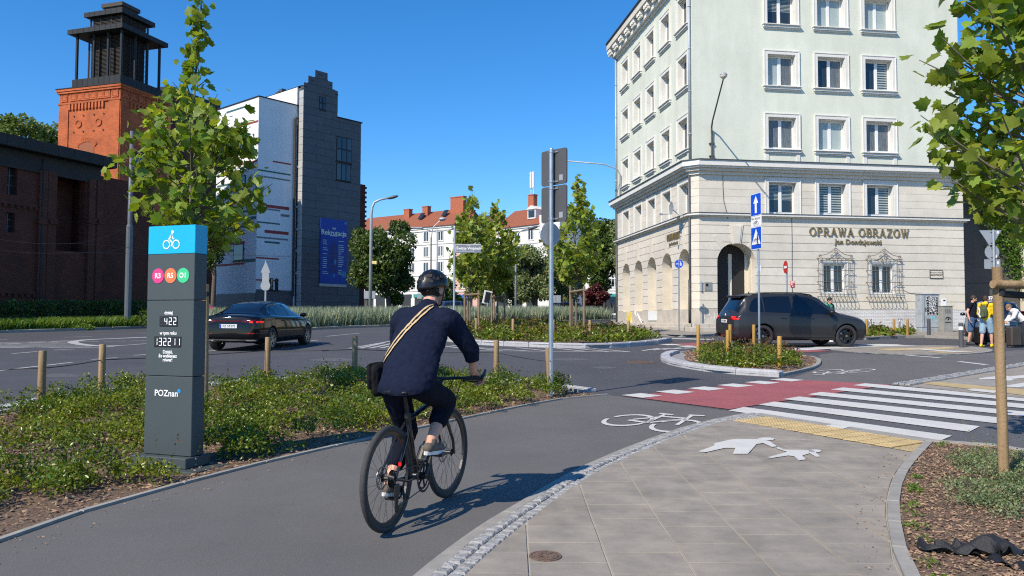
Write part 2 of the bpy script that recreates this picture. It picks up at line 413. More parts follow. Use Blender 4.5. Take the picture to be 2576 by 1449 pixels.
def merge(parts):
 Vs, Fs, Ms, o = [], [], [], 0
 for V, F, m in parts:
  Vs.append(V); Fs.append(F + o); Ms.append(np.full(len(F), m)); o += len(V)
 return np.concatenate(Vs), np.concatenate(Fs), np.concatenate(Ms)
GZ = np.vectorize(gz)
def fill(poly, n):
 a = np.array(poly); lo, hi = a.min(0), a.max(0); out = []
 while len(out) < n:
  p = (nr.uniform(lo[0], hi[0]), nr.uniform(lo[1], hi[1]))
  if inside(p, poly): out.append(p)
 return np.array(out)
def shrubs(name, poly, nplants, per, h=(.12, .3), r=.22, size=(.028, .045), mats=None, label='', cat='', dz=.03, shoots=.25, avoid=(), thin=None):
 pts = fill(poly, nplants); parts = []
 keep = [p for p in pts if not any((p[0] - a[0]) ** 2 + (p[1] - a[1]) ** 2 < a[2] ** 2 for a in avoid) and (thin is None or thin(p))]
 A, S, T_, K = [], [], [], []
 for p in keep:
  d = max(p[1], 3); n = int(per * nr.uniform(.6, 1.4) * min(1, (9 / d) ** .7)); sc = max(1, (d / 9) ** .35)
  hh = nr.uniform(*h); th = nr.uniform(0, 2 * np.pi, n); rr = r * nr.uniform(.6, 1.25) * np.sqrt(nr.uniform(0, 1, n))
  z = hh * (1 - (rr / (r * 1.3)) ** 2) * nr.uniform(.35, 1.05, n) ** .6
  q = np.stack([p[0] + rr * np.cos(th), p[1] + rr * np.sin(th), z], 1)
  A.append(q); S.append(nr.uniform(*size, n) * sc)
  for _ in range(int(nr.random() < shoots) * nr.integers(1, 4)):
   m = int(nr.integers(5, 11)); t = np.linspace(.3, 1, m); dx, dy = nr.normal(0, .07, 2); hs = hh + nr.uniform(.05, .22)
   ox, oy = nr.normal(0, r * .4, 2)
   T_.append(np.stack([p[0] + ox + dx * t, p[1] + oy + dy * t, hs * t], 1)); K.append(nr.uniform(*size, m) * .8 * sc)
 P = np.concatenate(A); P[:, 2] += GZ(P[:, 1]) + dz
 V, F = leaves(P, np.concatenate(S), up=.55); parts.append((V, F, 0))
 if T_:
  P = np.concatenate(T_); P[:, 2] += GZ(P[:, 1]) + dz
  V, F = leaves(P, np.concatenate(K), up=.2); parts.append((V, F, 1))
 V, F, m = merge(parts); o = link(name, fastmesh(name, V, F, mats, m)); return tag(o, label, cat, kind='stuff')
def chips(name, poly, n, label, size=(.015, .05), dz=.004):
 P = fill(poly, n); s = nr.uniform(*size, n); z = GZ(P[:, 1]) + dz
 C = np.column_stack([P, z + nr.uniform(0, .012, n)])
 T = (np.array([(-.5, -.22, 0), (.5, -.16, 0), (.42, .2, 0), (-.45, .24, 0), (-.3, -.1, .16), (.35, -.06, .15), (.25, .1, .16), (-.25, .12, .15)]),
   np.array([(0, 1, 5, 4), (1, 2, 6, 5), (2, 3, 7, 6), (3, 0, 4, 7), (4, 5, 6, 7)]))
 th = nr.uniform(0, 2 * np.pi, n); tl = nr.normal(0, .25, (n, 2)); c, si = np.cos(th), np.sin(th)
 Rm = np.zeros((n, 3, 3)); Rm[:, 0, 0] = c; Rm[:, 0, 1] = -si; Rm[:, 1, 0] = si; Rm[:, 1, 1] = c; Rm[:, 2, 2] = 1; Rm[:, 2, 0] = tl[:, 0]; Rm[:, 2, 1] = tl[:, 1]
 V = np.einsum('nij,kj->nki', Rm, T[0]) * s[:, None, None] + C[:, None, :]
 F = (T[1][None] + (np.arange(n) * 8)[:, None, None]).reshape(-1, 4)
 return tag(link(name, fastmesh(name, V.reshape(-1, 3), F, M['chip'])), label, 'bark mulch', kind='stuff')
def blades(name, poly, n, h, w, mats, label, lean=.25, dz=0, z_extra=None, heads=0):
 P = fill(poly, n); z = GZ(P[:, 1]) + dz; hh = h[0] + (h[1] - h[0]) * nr.random(n) ** 1.3; th = nr.uniform(0, 2 * np.pi, n)
 lx, ly = nr.normal(0, lean, (2, n)) * hh; dx, dy = np.cos(th) * w / 2, np.sin(th) * w / 2
 B = np.column_stack([P, z]); V = np.empty((n, 5, 3))
 V[:, 0] = B + np.column_stack([dx, dy, 0 * z]); V[:, 1] = B - np.column_stack([dx, dy, 0 * z])
 mid = B + np.column_stack([lx * .35, ly * .35, hh * .6])
 V[:, 2] = mid - np.column_stack([dx, dy, 0 * z]) * .8; V[:, 3] = mid + np.column_stack([dx, dy, 0 * z]) * .8
 V[:, 4] = B + np.column_stack([lx, ly, hh])
 F = np.array([(0, 1, 2), (0, 2, 3), (3, 2, 4)]); F = (F[None] + (np.arange(n) * 5)[:, None, None]).reshape(-1, 3)
 return tag(link(name, fastmesh(name, V.reshape(-1, 3), F, mats)), label, 'grass', kind='stuff')
# ground, road, paths
def struct(o, label=None): return tag(o, label, kind='structure')
def stone(name, quad, z0, z1, c, m, parent, jit=0):
 q = [Vector(p) for p in quad]; n = len(q); cen = sum(q, Vector((0, 0))) / n
 vs = []; tilt = [rnd.uniform(-jit, jit) for _ in q]
 for zz, k in ((z0, 0), (z1 - c, 0), (z1, c)):
  for i, p in enumerate(q):
   d = cen - p; p2 = p + d.normalized() * k * 1.4 if d.length > 1e-6 else p
   vs.append((p2.x, p2.y, gz(p2.y) + zz + (tilt[i] if zz > z0 else 0)))
 fs = [tuple(2 * n + i for i in range(n))]
 for L in (0, 1): fs += [(L * n + i, L * n + (i + 1) % n, (L + 1) * n + (i + 1) % n, (L + 1) * n + i) for i in range(n)]
 area = sum(q[i].x * q[(i + 1) % n].y - q[(i + 1) % n].x * q[i].y for i in range(n))
 if area < 0: fs = [f[::-1] for f in fs]
 return MB().add(vs, fs).build(name, m, parent)
def course(name, line, o0, o1, step, z0, z1, m, parent, gap=.006, c=.006, jit=0, wob=0):
 A = walk(offset(line, o0), step); n = len(A)
 d = arclen(line)[-1]; B = walk(offset(line, o1), d / (n - 1)); B = walk(offset(line, o1), arclen(offset(line, o1))[-1] / (n - 1))
 k = min(len(A), len(B)); out = []
 for i in range(k - 1):
  a0, a1, b1, b0 = (np.array(p) for p in (A[i], A[i + 1], B[i + 1], B[i]))
  t = gap / max(step, .01) / 2; w = lambda: np.array((rnd.uniform(-wob, wob), rnd.uniform(-wob, wob)))
  q = [a0 + (a1 - a0) * t + w(), a1 - (a1 - a0) * t + w(), b1 - (b1 - b0) * t + w(), b0 + (b1 - b0) * t + w()]
  out.append(stone(name, [tuple(p) for p in q], z0, z1, c, m, parent, jit))
 return out
def line_mark(pts, w, dz=.010, name='lane_line', m=None, parent=None):
 a = offset(pts, w / 2); b = offset(pts, -w / 2)
 return ground_poly(name, a + b[::-1], dz, m or M['oldpaint'], parent)
def dz_obj(name, pts, dz, m, parent=None): return ground_poly(name, [G(*p) for p in pts], dz, m, parent)
mb = MB(); ys = [-80, 0, 60, 200, 3000]
vs = []; 
for y in ys:
 for x in (-2500, -60, 60, 2500): vs.append((x, y, (gz(min(y, 200)) - .01)))
fs = [(j * 4 + i, j * 4 + i + 1, (j + 1) * 4 + i + 1, (j + 1) * 4 + i) for j in range(4) for i in range(3)]
struct(mb.add(vs, fs).build('ground', M['ground']))
road = struct(ground_poly('road', [(-70, -6), (60, -6), (60, 60), (-70, 60)], 0, M['road']))
pathL = [(-3.55, 2.0), (-3.42, 4.0)] + [G(*p) for p in [(0, 1365), (200, 1297), (370, 1245), (500, 1212), (700, 1160), (950, 1103), (1180, 1053), (1400, 1008), (1532, 995)]]
pathR = [(-1.05, 2.0), (-.74, 3.6), (-.58, 4.5)] + [G(*p) for p in [(1180, 1345), (1300, 1270), (1440, 1190), (1540, 1145), (1640, 1105), (1760, 1065), (1890, 1042)]]
pathL, pathR = smooth_line(pathL), smooth_line(pathR)
struct(ground_poly('cycle_path', pathL + pathR[::-1], .006, M['path']))
struct(dz_obj('cycle_path', [(1985, 955), (2240, 968), (2330, 955), (2420, 940), (2576, 915), (2760, 889), (2760, 878), (2560, 881), (2500, 888), (2420, 893), (2300, 896), (2190, 892), (2100, 887), (2060, 893), (2068, 912), (2050, 930)], .006, M['path']))
struct(dz_obj('crossing_road', [(1835, 1033), (2240, 971), (2516, 1000), (2800, 1035), (2900, 1190), (2560, 1141), (2420, 1124), (2340, 1116), (1890, 1046)], .005, M['old_road']))
cross = struct(dz_obj('cycle_crossing', [(1575, 998), (1985, 955), (2240, 968.5), (1835, 1031)], .010, M['red']))
wa, wb = np.array(G(1563, 996)), np.array(G(1972, 953)); wd = (wb - wa) / np.linalg.norm(wb - wa); wnn = np.array((wd[1], -wd[0]))
L_ = np.linalg.norm(wb - wa)
for i in range(6):
 p = wa + wd * (L_ - .48) / 5 * i; q = [p, p + wd * .48, p + wd * .48 + wnn * .46, p + wnn * .46]
 ground_poly('crossing_block', [tuple(k) for k in q], .0145, M['paint'], cross)
zeb = struct(dz_obj('zebra_crossing', [(1905, 1018), (1908, 1018), (1908, 1019), (1905, 1019)], .0085, M['paint']))
zs = [[(1832, 1035), (1872, 1026), (2395, 1099), (2362, 1113)], [(1908, 1020), (1948, 1012.5), (2465, 1075), (2438, 1089)], [(1970, 1006), (2010, 999.5), (2536, 1055), (2512, 1068)],
  [(2032, 994), (2065, 988), (2600, 1040), (2580, 1050)], [(2090, 982), (2120, 976.5), (2640, 1024), (2625, 1034)], [(2145, 971), (2176, 966), (2680, 1010), (2665, 1020)]]
for q in zs: dz_obj('zebra_stripe', q, .0145, M['paint'], zeb)
def symbol(name, polys, dz=.0145, m=None, parent=None):
 mb = MB()
 for p in polys: mb.flat([(x, y, gz(y) + dz) for x, y in p])
 return tag(mb.build(name, m or M['paint'], parent), kind='structure')
def stroke(a, b, w):
 a, b = np.array(a), np.array(b); d = b - a; n = np.array((-d[1], d[0])) / np.linalg.norm(d) * w / 2
 return [tuple(a + n), tuple(b + n), tuple(b - n), tuple(a - n)]
def bike_symbol(pr, pf, pu, w=.075, lw=1):
 a, b, u = (np.array(G(*p)) for p in (pr, pf, pu)); ex = b - a; ey = (u - a) - ex * .86; ey = ey / .78
 out = []
 for c in (0, 1):
  for s0, s1 in ((.1, 2.9), (3.3, 6.0)):
   o = []
   for t in np.linspace(s0, s1, 12): o.append((c + .44 * math.cos(t), .44 * math.sin(t)))
   for t in np.linspace(s1, s0, 12): o.append((c + .36 * math.cos(t), .36 * math.sin(t)))
   out.append(o)
 for s in (((0, 0), (.44, -.04)), ((.42, -.06), (.3, .62)), ((.04, .06), (.34, .4)), ((.36, .46), (.84, .5)), ((.46, 0), (.84, .46)), ((.8, .72), (.98, .04)), ((.72, .74), (1.02, .80)), ((.16, .64), (.46, .64))):
  out.append(stroke(*s, w))
 out = [[tuple(a + ex * p[0] + ey * p[1]) for p in o] for o in out]
 return symbol('painted_bicycle', out)
bike_symbol((1581, 1059), (1702, 1073), (1752, 1047))
bike_symbol((2165, 934), (2085, 935.5), (2062, 944))
bike_symbol((2215, 877.5), (2150, 881), (2165, 885))
z8 = lambda x, y: G(1483.5 + .4241 * x, 842.9 + .4241 * y)
def ellipse(cx, cy, rx, ry, n=16): return [(cx + rx * math.cos(2 * math.pi * i / n), cy + ry * math.sin(2 * math.pi * i / n)) for i in range(n)]
pd = [[(640, 714), (742, 676), (738, 664), (830, 642), (870, 637), (990, 638), (1066, 650), (1112, 682), (1080, 686), (1030, 662), (990, 668), (938, 728), (850, 728), (864, 692), (800, 692), (690, 718)], ellipse(1048, 637, 50, 9),
  [(1100, 692), (1122, 687), (1150, 702), (1290, 705), (1325, 706), (1370, 745), (1342, 746), (1306, 724), (1262, 738), (1283, 762), (1240, 768), (1215, 744), (1180, 738), (1080, 753), (1050, 750), (1172, 716)], ellipse(1336, 710, 38, 9)]
symbol('painted_pedestrians', [[z8(*p) for p in o] for o in pd], dz=.040)
for a, b, w in (((-40, 937), (182, 912), .13), ((231, 905), (295, 900), .13), ((337, 894.5), (420, 888), .13), ((31, 890), (95, 884.7), .13), ((133, 881), (190, 878.6), .13), ((200, 860.2), (248, 859.6), .13), ((262, 859), (316, 858.4), .13), ((330, 857.7), (385, 857), .13),
    ((162, 848.8), (232, 846.6), .12), ((-20, 855), (18, 854.6), .12), ((350, 838.6), (372, 837.8), .12), ((-30, 868.8), (190, 855.8), .14), ((190, 855.8), (372, 847.8), .14), ((-30, 873.2), (249, 875), .14), ((249, 875), (300, 870), .14), ((300, 870), (372, 864.6), .14),
    ((520, 884), (560, 880), .13), ((595, 862), (640, 858), .13), ((778, 858), (800, 856), .13), ((820, 846.5), (905, 838.5), .12), ((1155, 829), (1215, 826.5), .12), ((878, 877), (992, 857), .14), ((1000, 858), (1090, 858), .14)):
 struct(line_mark([G(*a), G(*b)], w, .006))
for i in range(7):
 y = 860 + i * 2.0; struct(line_mark([G(-20, y + 3.0), G(170 + 10 * i, y - 1.2 + .3 * i)], .16, .006, name='hatched_marking'))
nose = smooth_line([G(*p) for p in [(372, 849), (240, 854), (185, 859.5), (200, 866), (250, 870.5), (300, 870)]]); struct(line_mark(nose, .35, .007, name='hatched_marking'))
for i in range(6):
 x = 905 + i * 26; struct(line_mark([G(x, 876.5 - i * .3), G(x + 62, 862.5 + i * .3)], .16, .006, name='hatched_marking'))
for a, b in (((1160, 882.6), (1586, 885.5)), ((1100, 868), (1190, 881)), ((1135, 869), (1260, 883)), ((1190, 874), (1330, 883.5)), ((1400, 876.8), (1470, 884)), ((1445, 877), (1530, 884.5)), ((1490, 877), (1580, 885)), ((1300, 875), (1390, 884))):
 struct(line_mark([G(*a), G(*b)], .15, .006, name='hatched_marking'))
for a, b in (((2230, 890), (2365, 901)), ((2412, 910), (2482, 918.5)), ((2190, 885.5), (2280, 893.5))): struct(line_mark([G(*a), G(*b)], .17, .010, m=M['paint']))
far = struct(dz_obj('far_cycle_crossing', [(1690, 866), (1800, 860), (1960, 872), (2090, 884), (1985, 889), (1850, 884)], .010, M['red']))
for i in range(4): dz_obj('crossing_block', [(1656 + 42 * i, 866.5 + 4.3 * i), (1694 + 42 * i, 866 + 4.3 * i), (1718 + 42 * i, 869 + 4.3 * i), (1680 + 42 * i, 869.6 + 4.3 * i)], .0145, M['paint'], far)
for i in range(5):
 x = 2010 + 40 * i; struct(dz_obj('zebra_stripe', [(x - 60, 880 - i * 3), (x + 200, 866 + i * 2.4), (x + 262, 867.5 + i * 2.4), (x + 20, 882 - i * 3)][:4], .012 + i * .0012, M['paint']))
struct(dz_obj('zebra_stripe', [(1560, 846), (1790, 853), (1790, 856), (1560, 849)], .006, M['oldpaint']))
for i in range(6): struct(dz_obj('stop_tooth', [(1612 + 26 * i, 882 - 1.4 * i), (1655 + 26 * i, 876 - .6 * i), (1664 + 26 * i, 876.5 - .6 * i), (1620 + 26 * i, 883 - 1.4 * i)], .006, M['oldpaint']))
for cx, cy, rx, ry, m in ((1434, 904.5, 46, 3.2, 'oldroad2'), (840, 905, 60, 4, 'oldroad2'), (1520, 925, 30, 3, 'oldroad2'), (150, 945, 50, 5, 'oldroad2')): struct(ground_poly('worn_patch', [G(cx + rx * (1 + .15 * math.sin(3 * t)) * math.cos(t), cy + ry * math.sin(t)) for t in np.linspace(0, 6.28, 22)[:-1]], .003, M['old_road']))
mcp = G(1612, 911.5); mco = empty('manhole_cover', (mcp[0], mcp[1], gz(mcp[1]) + .004), 0, 'rusty manhole cover in the road before the small island', 'manhole cover'); mco.rotation_euler = (math.atan(SLOPE), 0, 0)
# foreground pavement: slabs, setts, tactile strip, kerbs
settR = smooth_line([(-.72, 2.0), (-.43, 3.6), (-.28, 4.5)] + [G(*p) for p in [(1358, 1295), (1500, 1195), (1600, 1146), (1700, 1105), (1800, 1070), (1905, 1045)]])
kerbR = smooth_line([(1.72, 2.0), (2.02, 3.7), (2.22, 4.67), (2.49, 5.34), (2.79, 6.04), (3.30, 7.02), (3.84, 7.88), (4.56, 8.93)])
pave = struct(ground_poly('pavement', settR + [G(1905, 1045), G(2352, 1114)] + [(4.62, 8.95)] + kerbR[::-1], .024, M['grout']))
def xon(line, y):
 for a, b in zip(line, line[1:]):
  if min(a[1], b[1]) <= y <= max(a[1], b[1]) and a[1] != b[1]: return a[0] + (b[0] - a[0]) * (y - a[1]) / (b[1] - a[1])
 return line[0][0] if y < line[0][1] else line[-1][0]
t0, t1 = np.array(G(1862, 1066)), np.array(G(2300, 1146))
def y_front(x): return t0[1] + (t1[1] - t0[1]) * (x - t0[0]) / (t1[0] - t0[0]) - .02
for ci in range(-4, 9):
 x0 = .57 + .466 * ci; x1 = x0 + .466
 for ri in range(22):
  y0 = 2.67 + .384 * ri + (.19 if ci % 2 else 0) ; y1 = y0 + .384; g = .0055
  le, ri_ = [], []
  for yy in np.linspace(y0 + g, y1 - g, 11):
   a = max(x0 + g, xon(settR, yy) + .005); b = min(x1 - g, xon(kerbR, yy) - .01)
   f = t0[0] + (yy + .02 - t0[1]) / (t1[1] - t0[1]) * (t1[0] - t0[0]) if t1[1] != t0[1] else 9
   b = min(b, f - .01)
   if b - a > .012: le.append((a, yy)); ri_.append((b, yy))
  if len(le) >= 2:
   q = ri_ + le[::-1]
   q = [q[0]] + [p for p in q[1:-1] if p in (ri_[0], ri_[-1], le[0], le[-1]) or abs(p[0] - x0 - g) > .006 and abs(p[0] - x1 + g) > .006] + [q[-1]]
   stone('slab', q, -.02, .032 + rnd.uniform(-.0015, .0015), .003, M['slab'], pave)
setts = struct(ground_poly('sett_strip', pathR + settR[::-1], .014, M['concrete']), 'strip of rough granite setts edging the foreground pavement')
mid = [((a[0] + b[0]) / 2, (a[1] + b[1]) / 2) for a, b in zip(walk(pathR, .2), walk(settR, arclen(settR)[-1] / (len(walk(pathR, .2)) - 1)))]
mid = [p for p in mid if p[1] > 3.2]
for k, (o0, o1) in enumerate(((.045, -.045), (-.055, -.145))):
 course('sett', mid, o0 , o1, .098, -.03, .031, M['granite'], setts, gap=.007, c=.012, jit=.005, wob=.007)
course('edging_slab', [p for p in mid if p[1] > 3], .125, .056, .9, -.05, .016, M['concrete'], setts, gap=.008)
tact = struct(ground_poly('tactile_strip', [G(*p) for p in [(1862, 1065), (1903, 1057), (2326, 1120), (2300, 1145)]], .030, M['tactile']))
ta, tb = np.array(G(1884, 1059.5)), np.array(G(2312, 1132)); td = (tb - ta) / np.linalg.norm(tb - ta); tn = np.array((-td[1], td[0]))
pv = MB(); pw, ph = .196, .196
pv.cb(-pw / 2, pw / 2, -ph / 2, ph / 2, 0, .012, .003)
for i in range(4):
 for j in range(4):
  x, y = (i - 1.5) * .048, (j - 1.5) * .048; pv.lathe([(.014, .012), (.011, .017), (0, .018)], 6, (x, y, 0))
pvm = pv.mesh('paver', M['tactile'])
nlen = int(np.linalg.norm(tb - ta) / .2)
for i in range(nlen):
 for j in (-1, 0, 1):
  p = ta + td * (.12 + i * .2) + tn * j * .125 * 1.6
  if j == 1 and i < 0: continue
  link('paver', pvm, tact, (p[0], p[1], gz(p[1]) + .031), (math.atan(SLOPE) * 1, 0, math.atan2(td[1], td[0])))
struct(ground_poly('kerb_band', [G(*p) for p in [(1903, 1050), (1912, 1044), (2362, 1113), (2330, 1119)]], .028, M['concrete']))
wp = struct(ground_poly('white_tactile_plate', [G(*p) for p in [(2060, 1081), (2095, 1074), (2140, 1080), (2110, 1088)]], .034, M['paint']))
kb = struct(ground_poly('kerb', offset(kerbR, .0) + offset(kerbR, -.09)[::-1], .02, M['concrete']))
course('kerb_stone', kerbR, 0, -.085, .62, -.05, .045, M['concrete'], kb, gap=.007, c=.008)
kf = smooth_line([(4.56, 8.98), (4.92, 8.87), (5.2, 8.68), (5.42, 8.3), (5.6, 7.6), (5.8, 6.5), (6.1, 4.5)])
kb2 = struct(ground_poly('kerb', kf + offset(kf, -.12)[::-1], .015, M['concrete']))
course('kerb_stone', kf, 0, -.11, .7, -.05, .05, M['concrete'], kb2, gap=.007, c=.008)
bedR = offset(kerbR, -.09) + offset(kf, -.12)
struct(ground_poly('planting_bed', bedR, .030, M['soil']))
# the rose bed beside the cycle path
bed_out = [(-8.9, 5.0), (-8.1, 8.4), (-7.15, 10.9)] + [G(*p) for p in [(0, 1026), (123, 1005), (246, 988), (365, 978), (520, 970), (607, 962), (750, 955), (850, 951.5), (1000, 950), (1150, 951), (1250, 954), (1333, 964), (1438, 977), (1500, 986)]]
bed_out = smooth_line(bed_out)
edge_in = offset(bed_out, -.42)
bedL = [p for p in edge_in if True] + [G(1500, 993)] + offset(pathL, .06)[::-1] + [(-8.5, 2.0)]
struct(ground_poly('planting_bed', bedL, .012, M['soil']))
kl = struct(ground_poly('kerb', bed_out + offset(bed_out, -.40)[::-1], .02, M['concrete']), 'pale granite kerb and setts between the road and the rose bed')
course('kerb_stone', bed_out, 0, -.13, .85, -.05, .062, M['kerb'], kl, gap=.008, c=.012)
for k in range(2): course('sett', [p for p in bed_out if p[1] > 8.5], -.14 - .10 * k, -.235 - .10 * k, .14, -.03, .05, M['granite'], kl, gap=.012, c=.012, jit=.004, wob=.006)
course('edging_slab', bed_out, -.345, -.395, .95, -.05, .062, M['concrete'], kl, gap=.008, c=.006)
kp = struct(ground_poly('kerb', offset(pathL, .055) + pathL[::-1], .010, M['concrete']), 'thin concrete edging between rose bed and cycle path')
course('edging_slab', pathL, .052, .004, .96, -.05, .028, M['concrete'], kp, gap=.007, c=.006)
isl = [G(*p) for p in [(1664, 900), (1666, 911), (1700, 922), (1800, 938), (1960, 949.5)]]
isl_back = [G(*p) for p in [(2050, 928), (2066, 912), (2050, 902), (1995, 895), (1900, 892), (1760, 886), (1690, 892)]]
front = smooth_line([isl_back[-1]] + isl); back = smooth_line([isl[-1]] + isl_back)
island2 = front[:-1] + back
iso = struct(ground_poly('traffic_island', island2, .05, M['granite']), 'small traffic island with pale granite kerb and roses')
course('kerb_stone', front, 0, .24, .95, -.05, .135, M['kerb'], iso, gap=.012, c=.035)
course('edging_slab', back, 0, .10, .9, -.05, .062, M['concrete'], iso, gap=.01, c=.01)
bed2 = offset(front, .62)[4:] + offset(back, .12)[2:-2]
bed2 = [p for p in bed2 if inside(p, island2)]
struct(ground_poly('planting_bed', bed2, .058, M['soil']))
f1 = smooth_line([(-3.6, 34.5), (-2.9, 31.6), (-1.5, 28.6), (.17, 27.2), (1.86, 26.4), (3.03, 26.46), (4.95, 28.45), (6.1, 30.7)])
b1 = smooth_line([(6.1, 30.7), (5.6, 36), (4.0, 42.7), (1.5, 47.5), (-1.9, 45.5), (-3.6, 39), (-3.6, 34.5)])
island1 = f1[:-1] + b1[:-1]
i1 = struct(ground_poly('traffic_island', island1, .11, M['granite']), 'long traffic island with granite kerb and three young plane trees')
course('kerb_stone', f1, 0, .26, 1.0, -.05, .16, M['kerb'], i1, gap=.015, c=.03)
bed1 = [p for p in offset(f1, .75)[3:-3]] + [p for p in offset(b1, .3)[2:-2]]
struct(ground_poly('planting_bed', bed1, .118, M['soil']))
dr = empty('storm_drain', (0, 0, 0), 0, 'dark cast iron gully set into the kerb of the long island', 'drain')
dp = G(1485, 873.5); dr.location = (dp[0], dp[1], gz(dp[1])); dr.rotation_euler = (0, 0, .12)
MB().cb(-.36, .36, -.1, .12, 0, .17, .01).build('box', M['black'], dr)
for i in range(4): MB().cb(-.33 + i * .17, -.30 + i * .17, -.125, -.10, .02, .15, .004).build('bar', M['signback'], dr)
rp = [G(*p) for p in [(2242, 969.5), (2330, 955), (2420, 940), (2576, 915), (2760, 889)]]; rp = smooth_line(rp)
rlow = [G(*p) for p in [(2242, 970.5), (2380, 984), (2516, 998), (2700, 1018), (2900, 1042)]]
pav2 = struct(ground_poly('pavement', rp + [(22, 26), (24, 18)] + rlow[::-1], .020, M['slab']))
cs = struct(ground_poly('sett_strip', rp + offset(rp, -.35)[::-1], .028, M['granite']))
mbs = MB(); 
for k in range(3):
 A = walk(offset(rp, -.03 - .11 * k), .13)
 for a, b in zip(A, A[1:]):
  a, b = np.array(a), np.array(b); n = np.array((b[1] - a[1], a[0] - b[0])); n = n / np.linalg.norm(n) * .09; e = (b - a) * .06
  q = [a + e, b - e, b - e + n, a + e + n]; z = .045 + rnd.uniform(-.006, .006)
  mbs.prism([(p[0], p[1], gz(p[1]) + .02) for p in q], (0, 0, z - .02))
tag(mbs.build('sett', M['granite'], cs), kind='stuff')
struct(dz_obj('tactile_strip', [(2300, 966), (2330, 961), (2516, 978), (2700, 994), (2700, 1012), (2516, 991)], .026, M['tactile']))
struct(dz_obj('white_tactile_plate', [(2430, 985.5), (2450, 981.5), (2516, 988), (2500, 993)], .030, M['paint']))
struct(dz_obj('patched_concrete', [(2370, 966), (2420, 957), (2530, 962), (2560, 975), (2480, 974)], .0245, M['concrete']))
symbol('painted_pedestrians', [[G(*p) for p in o] for o in [[(2462, 955), (2500, 950), (2520, 946), (2540, 950), (2600, 944), (2610, 950), (2545, 957), (2555, 960), (2530, 961), (2500, 957), (2465, 958)], [(2520, 975), (2600, 962), (2640, 968), (2560, 978)]]], dz=.026)
sm = smooth_line([G(*p) for p in [(2090, 880), (2180, 874), (2330, 870.5), (2440, 873), (2496, 881), (2478, 888), (2400, 893), (2300, 893.5), (2180, 889), (2090, 880)]])
smi = struct(ground_poly('traffic_island', sm[:-1], .020, M['slab']))
course('edging_slab', sm, 0, -.13, .5, -.05, .024, M['concrete'], smi, gap=.01, c=.01)
struct(dz_obj('tactile_strip', [(2200, 880), (2380, 875), (2420, 878), (2240, 884)], .026, M['tactile']))
struct(dz_obj('tactile_strip', [(2330, 886.5), (2420, 884), (2450, 887), (2370, 890)], .026, M['tactile']))
struct(dz_obj('zebra_stripe', [(2270, 878.5), (2330, 880), (2450, 888), (2400, 888)], .030, M['paint']))
hp = smooth_line([G(*p) for p in [(2700, 868), (2500, 858), (2330, 850), (2240, 852), (2180, 855), (2120, 850), (2060, 838), (1900, 838), (1800, 846), (1700, 848), (1600, 838), (1560, 826)]])
hpo = struct(ground_poly('pavement', hp + [(7.5, 62), (30, 62), (34, 40)], .10, M['slab']))
course('kerb_stone', [p for p in hp], 0, -.15, 1.0, -.05, .12, M['concrete'], hpo, gap=.012, c=.015)
vk = smooth_line([(-30, 25.5), (-26.2, 31.5), (-23.1, 36.4), (-21.1, 39.4), (-19.4, 43.0), (-17.6, 47.5)])
vk2 = smooth_line([(-12.6, 37.2), (-10.44, 40.85), (-9.04, 43.85), (-6.63, 46.7), (-2.28, 52.0), (3.2, 57.4), (8.2, 62.0)])
def verge(line, far, name='verge'):
 vo = struct(ground_poly(name, line + far, .08, M['grassg']))
 course('kerb_stone', line, 0, .2, 1.0, -.05, .13, M['concrete'], vo, gap=.02, c=.015, jit=.008); return vo
verge(vk, [(-24, 62), (-60, 62), (-60, 25)]); verge(vk2, [(14, 75), (-16, 75), (-16, 40)])
mh = empty('valve_cover', (*G(1372, 1413), gz(G(1372, 1413)[1]) + .034), 0, 'small rusty round valve cover let into the near paving', 'valve cover')
M['rust'] = mat('rusty_iron', (.13, .07, .04), rough=.85, c2=(.2, .15, .12), scale=40, bump=.5, bscale=90, metal=.3)
MB().lathe([(.098, -.01), (.098, .003), (.088, .005), (.085, .001), (0, .001)], 28).build('ring', M['rust'], mh)
pp = MB().lathe([(.078, .0), (.078, .005), (.07, .007), (0, .006)], 28)
for i in range(8): a = i * math.pi / 4; pp.b(-.008, .008, .025, .066, .006, .010, M=Matrix.Rotation(a, 4, 'Z'))
pp.lathe([(.018, .006), (.014, .011), (0, .012)], 10).build('lid', M['rust'], mh)
mh.rotation_euler = (math.atan(SLOPE), 0, 0)
MB().lathe([(.36, -.01), (.36, .006), (.31, .006), (.30, .003), (0, .003)], 28).build('ring', M['rust'], mco); pp = MB().lathe([(.28, 0), (.28, .006), (0, .006)], 28)
for i in range(6): pp.b(-.24, .24, -.22 + i * .085, -.20 + i * .085, .006, .011)
pp.build('lid', M['rust'], mco)
# the corner house
M['mint'] = mat('mint_render', (.575, .60, .50), rough=.9, c2=(.68, .70, .595), scale=1.1, bump=.15, bscale=70, sharp=(.22, .62), detail=10, aniso=(1, 1, .22), speck=(.35, .07))
M['stone'] = mat('pale_render', (.60, .55, .465), rough=.9, c2=(.69, .64, .55), scale=1.4, speck=(.5, .08), bump=.2, bscale=60, detail=9, objvar=.05)
M['stonec'] = mat('cream_render', (.70, .645, .53), rough=.9, c2=(.62, .56, .45), scale=1.3, bump=.15, bscale=60)
M['trim'] = mat('white_trim', (.74, .725, .68), rough=.8, c2=(.64, .62, .57), scale=1.6, sharp=(.3, .8))
M['plinth'] = mat('sandstone_plinth', (.42, .38, .32), rough=.9, c2=(.55, .505, .43), scale=2, bump=.3, bscale=50)
M['zinc'] = mat('zinc_flashing', (.10, .10, .10), rough=.5, metal=.5, var=.2)
M['pvc'] = mat('white_window_frame', (.78, .79, .78), rough=.35, var=.03)
M['curtain'] = mat('grey_curtain', (.19, .21, .21), rough=.25, c2=(.055, .06, .065), scale=5, aniso=(9, 1, .6), spec=.8)
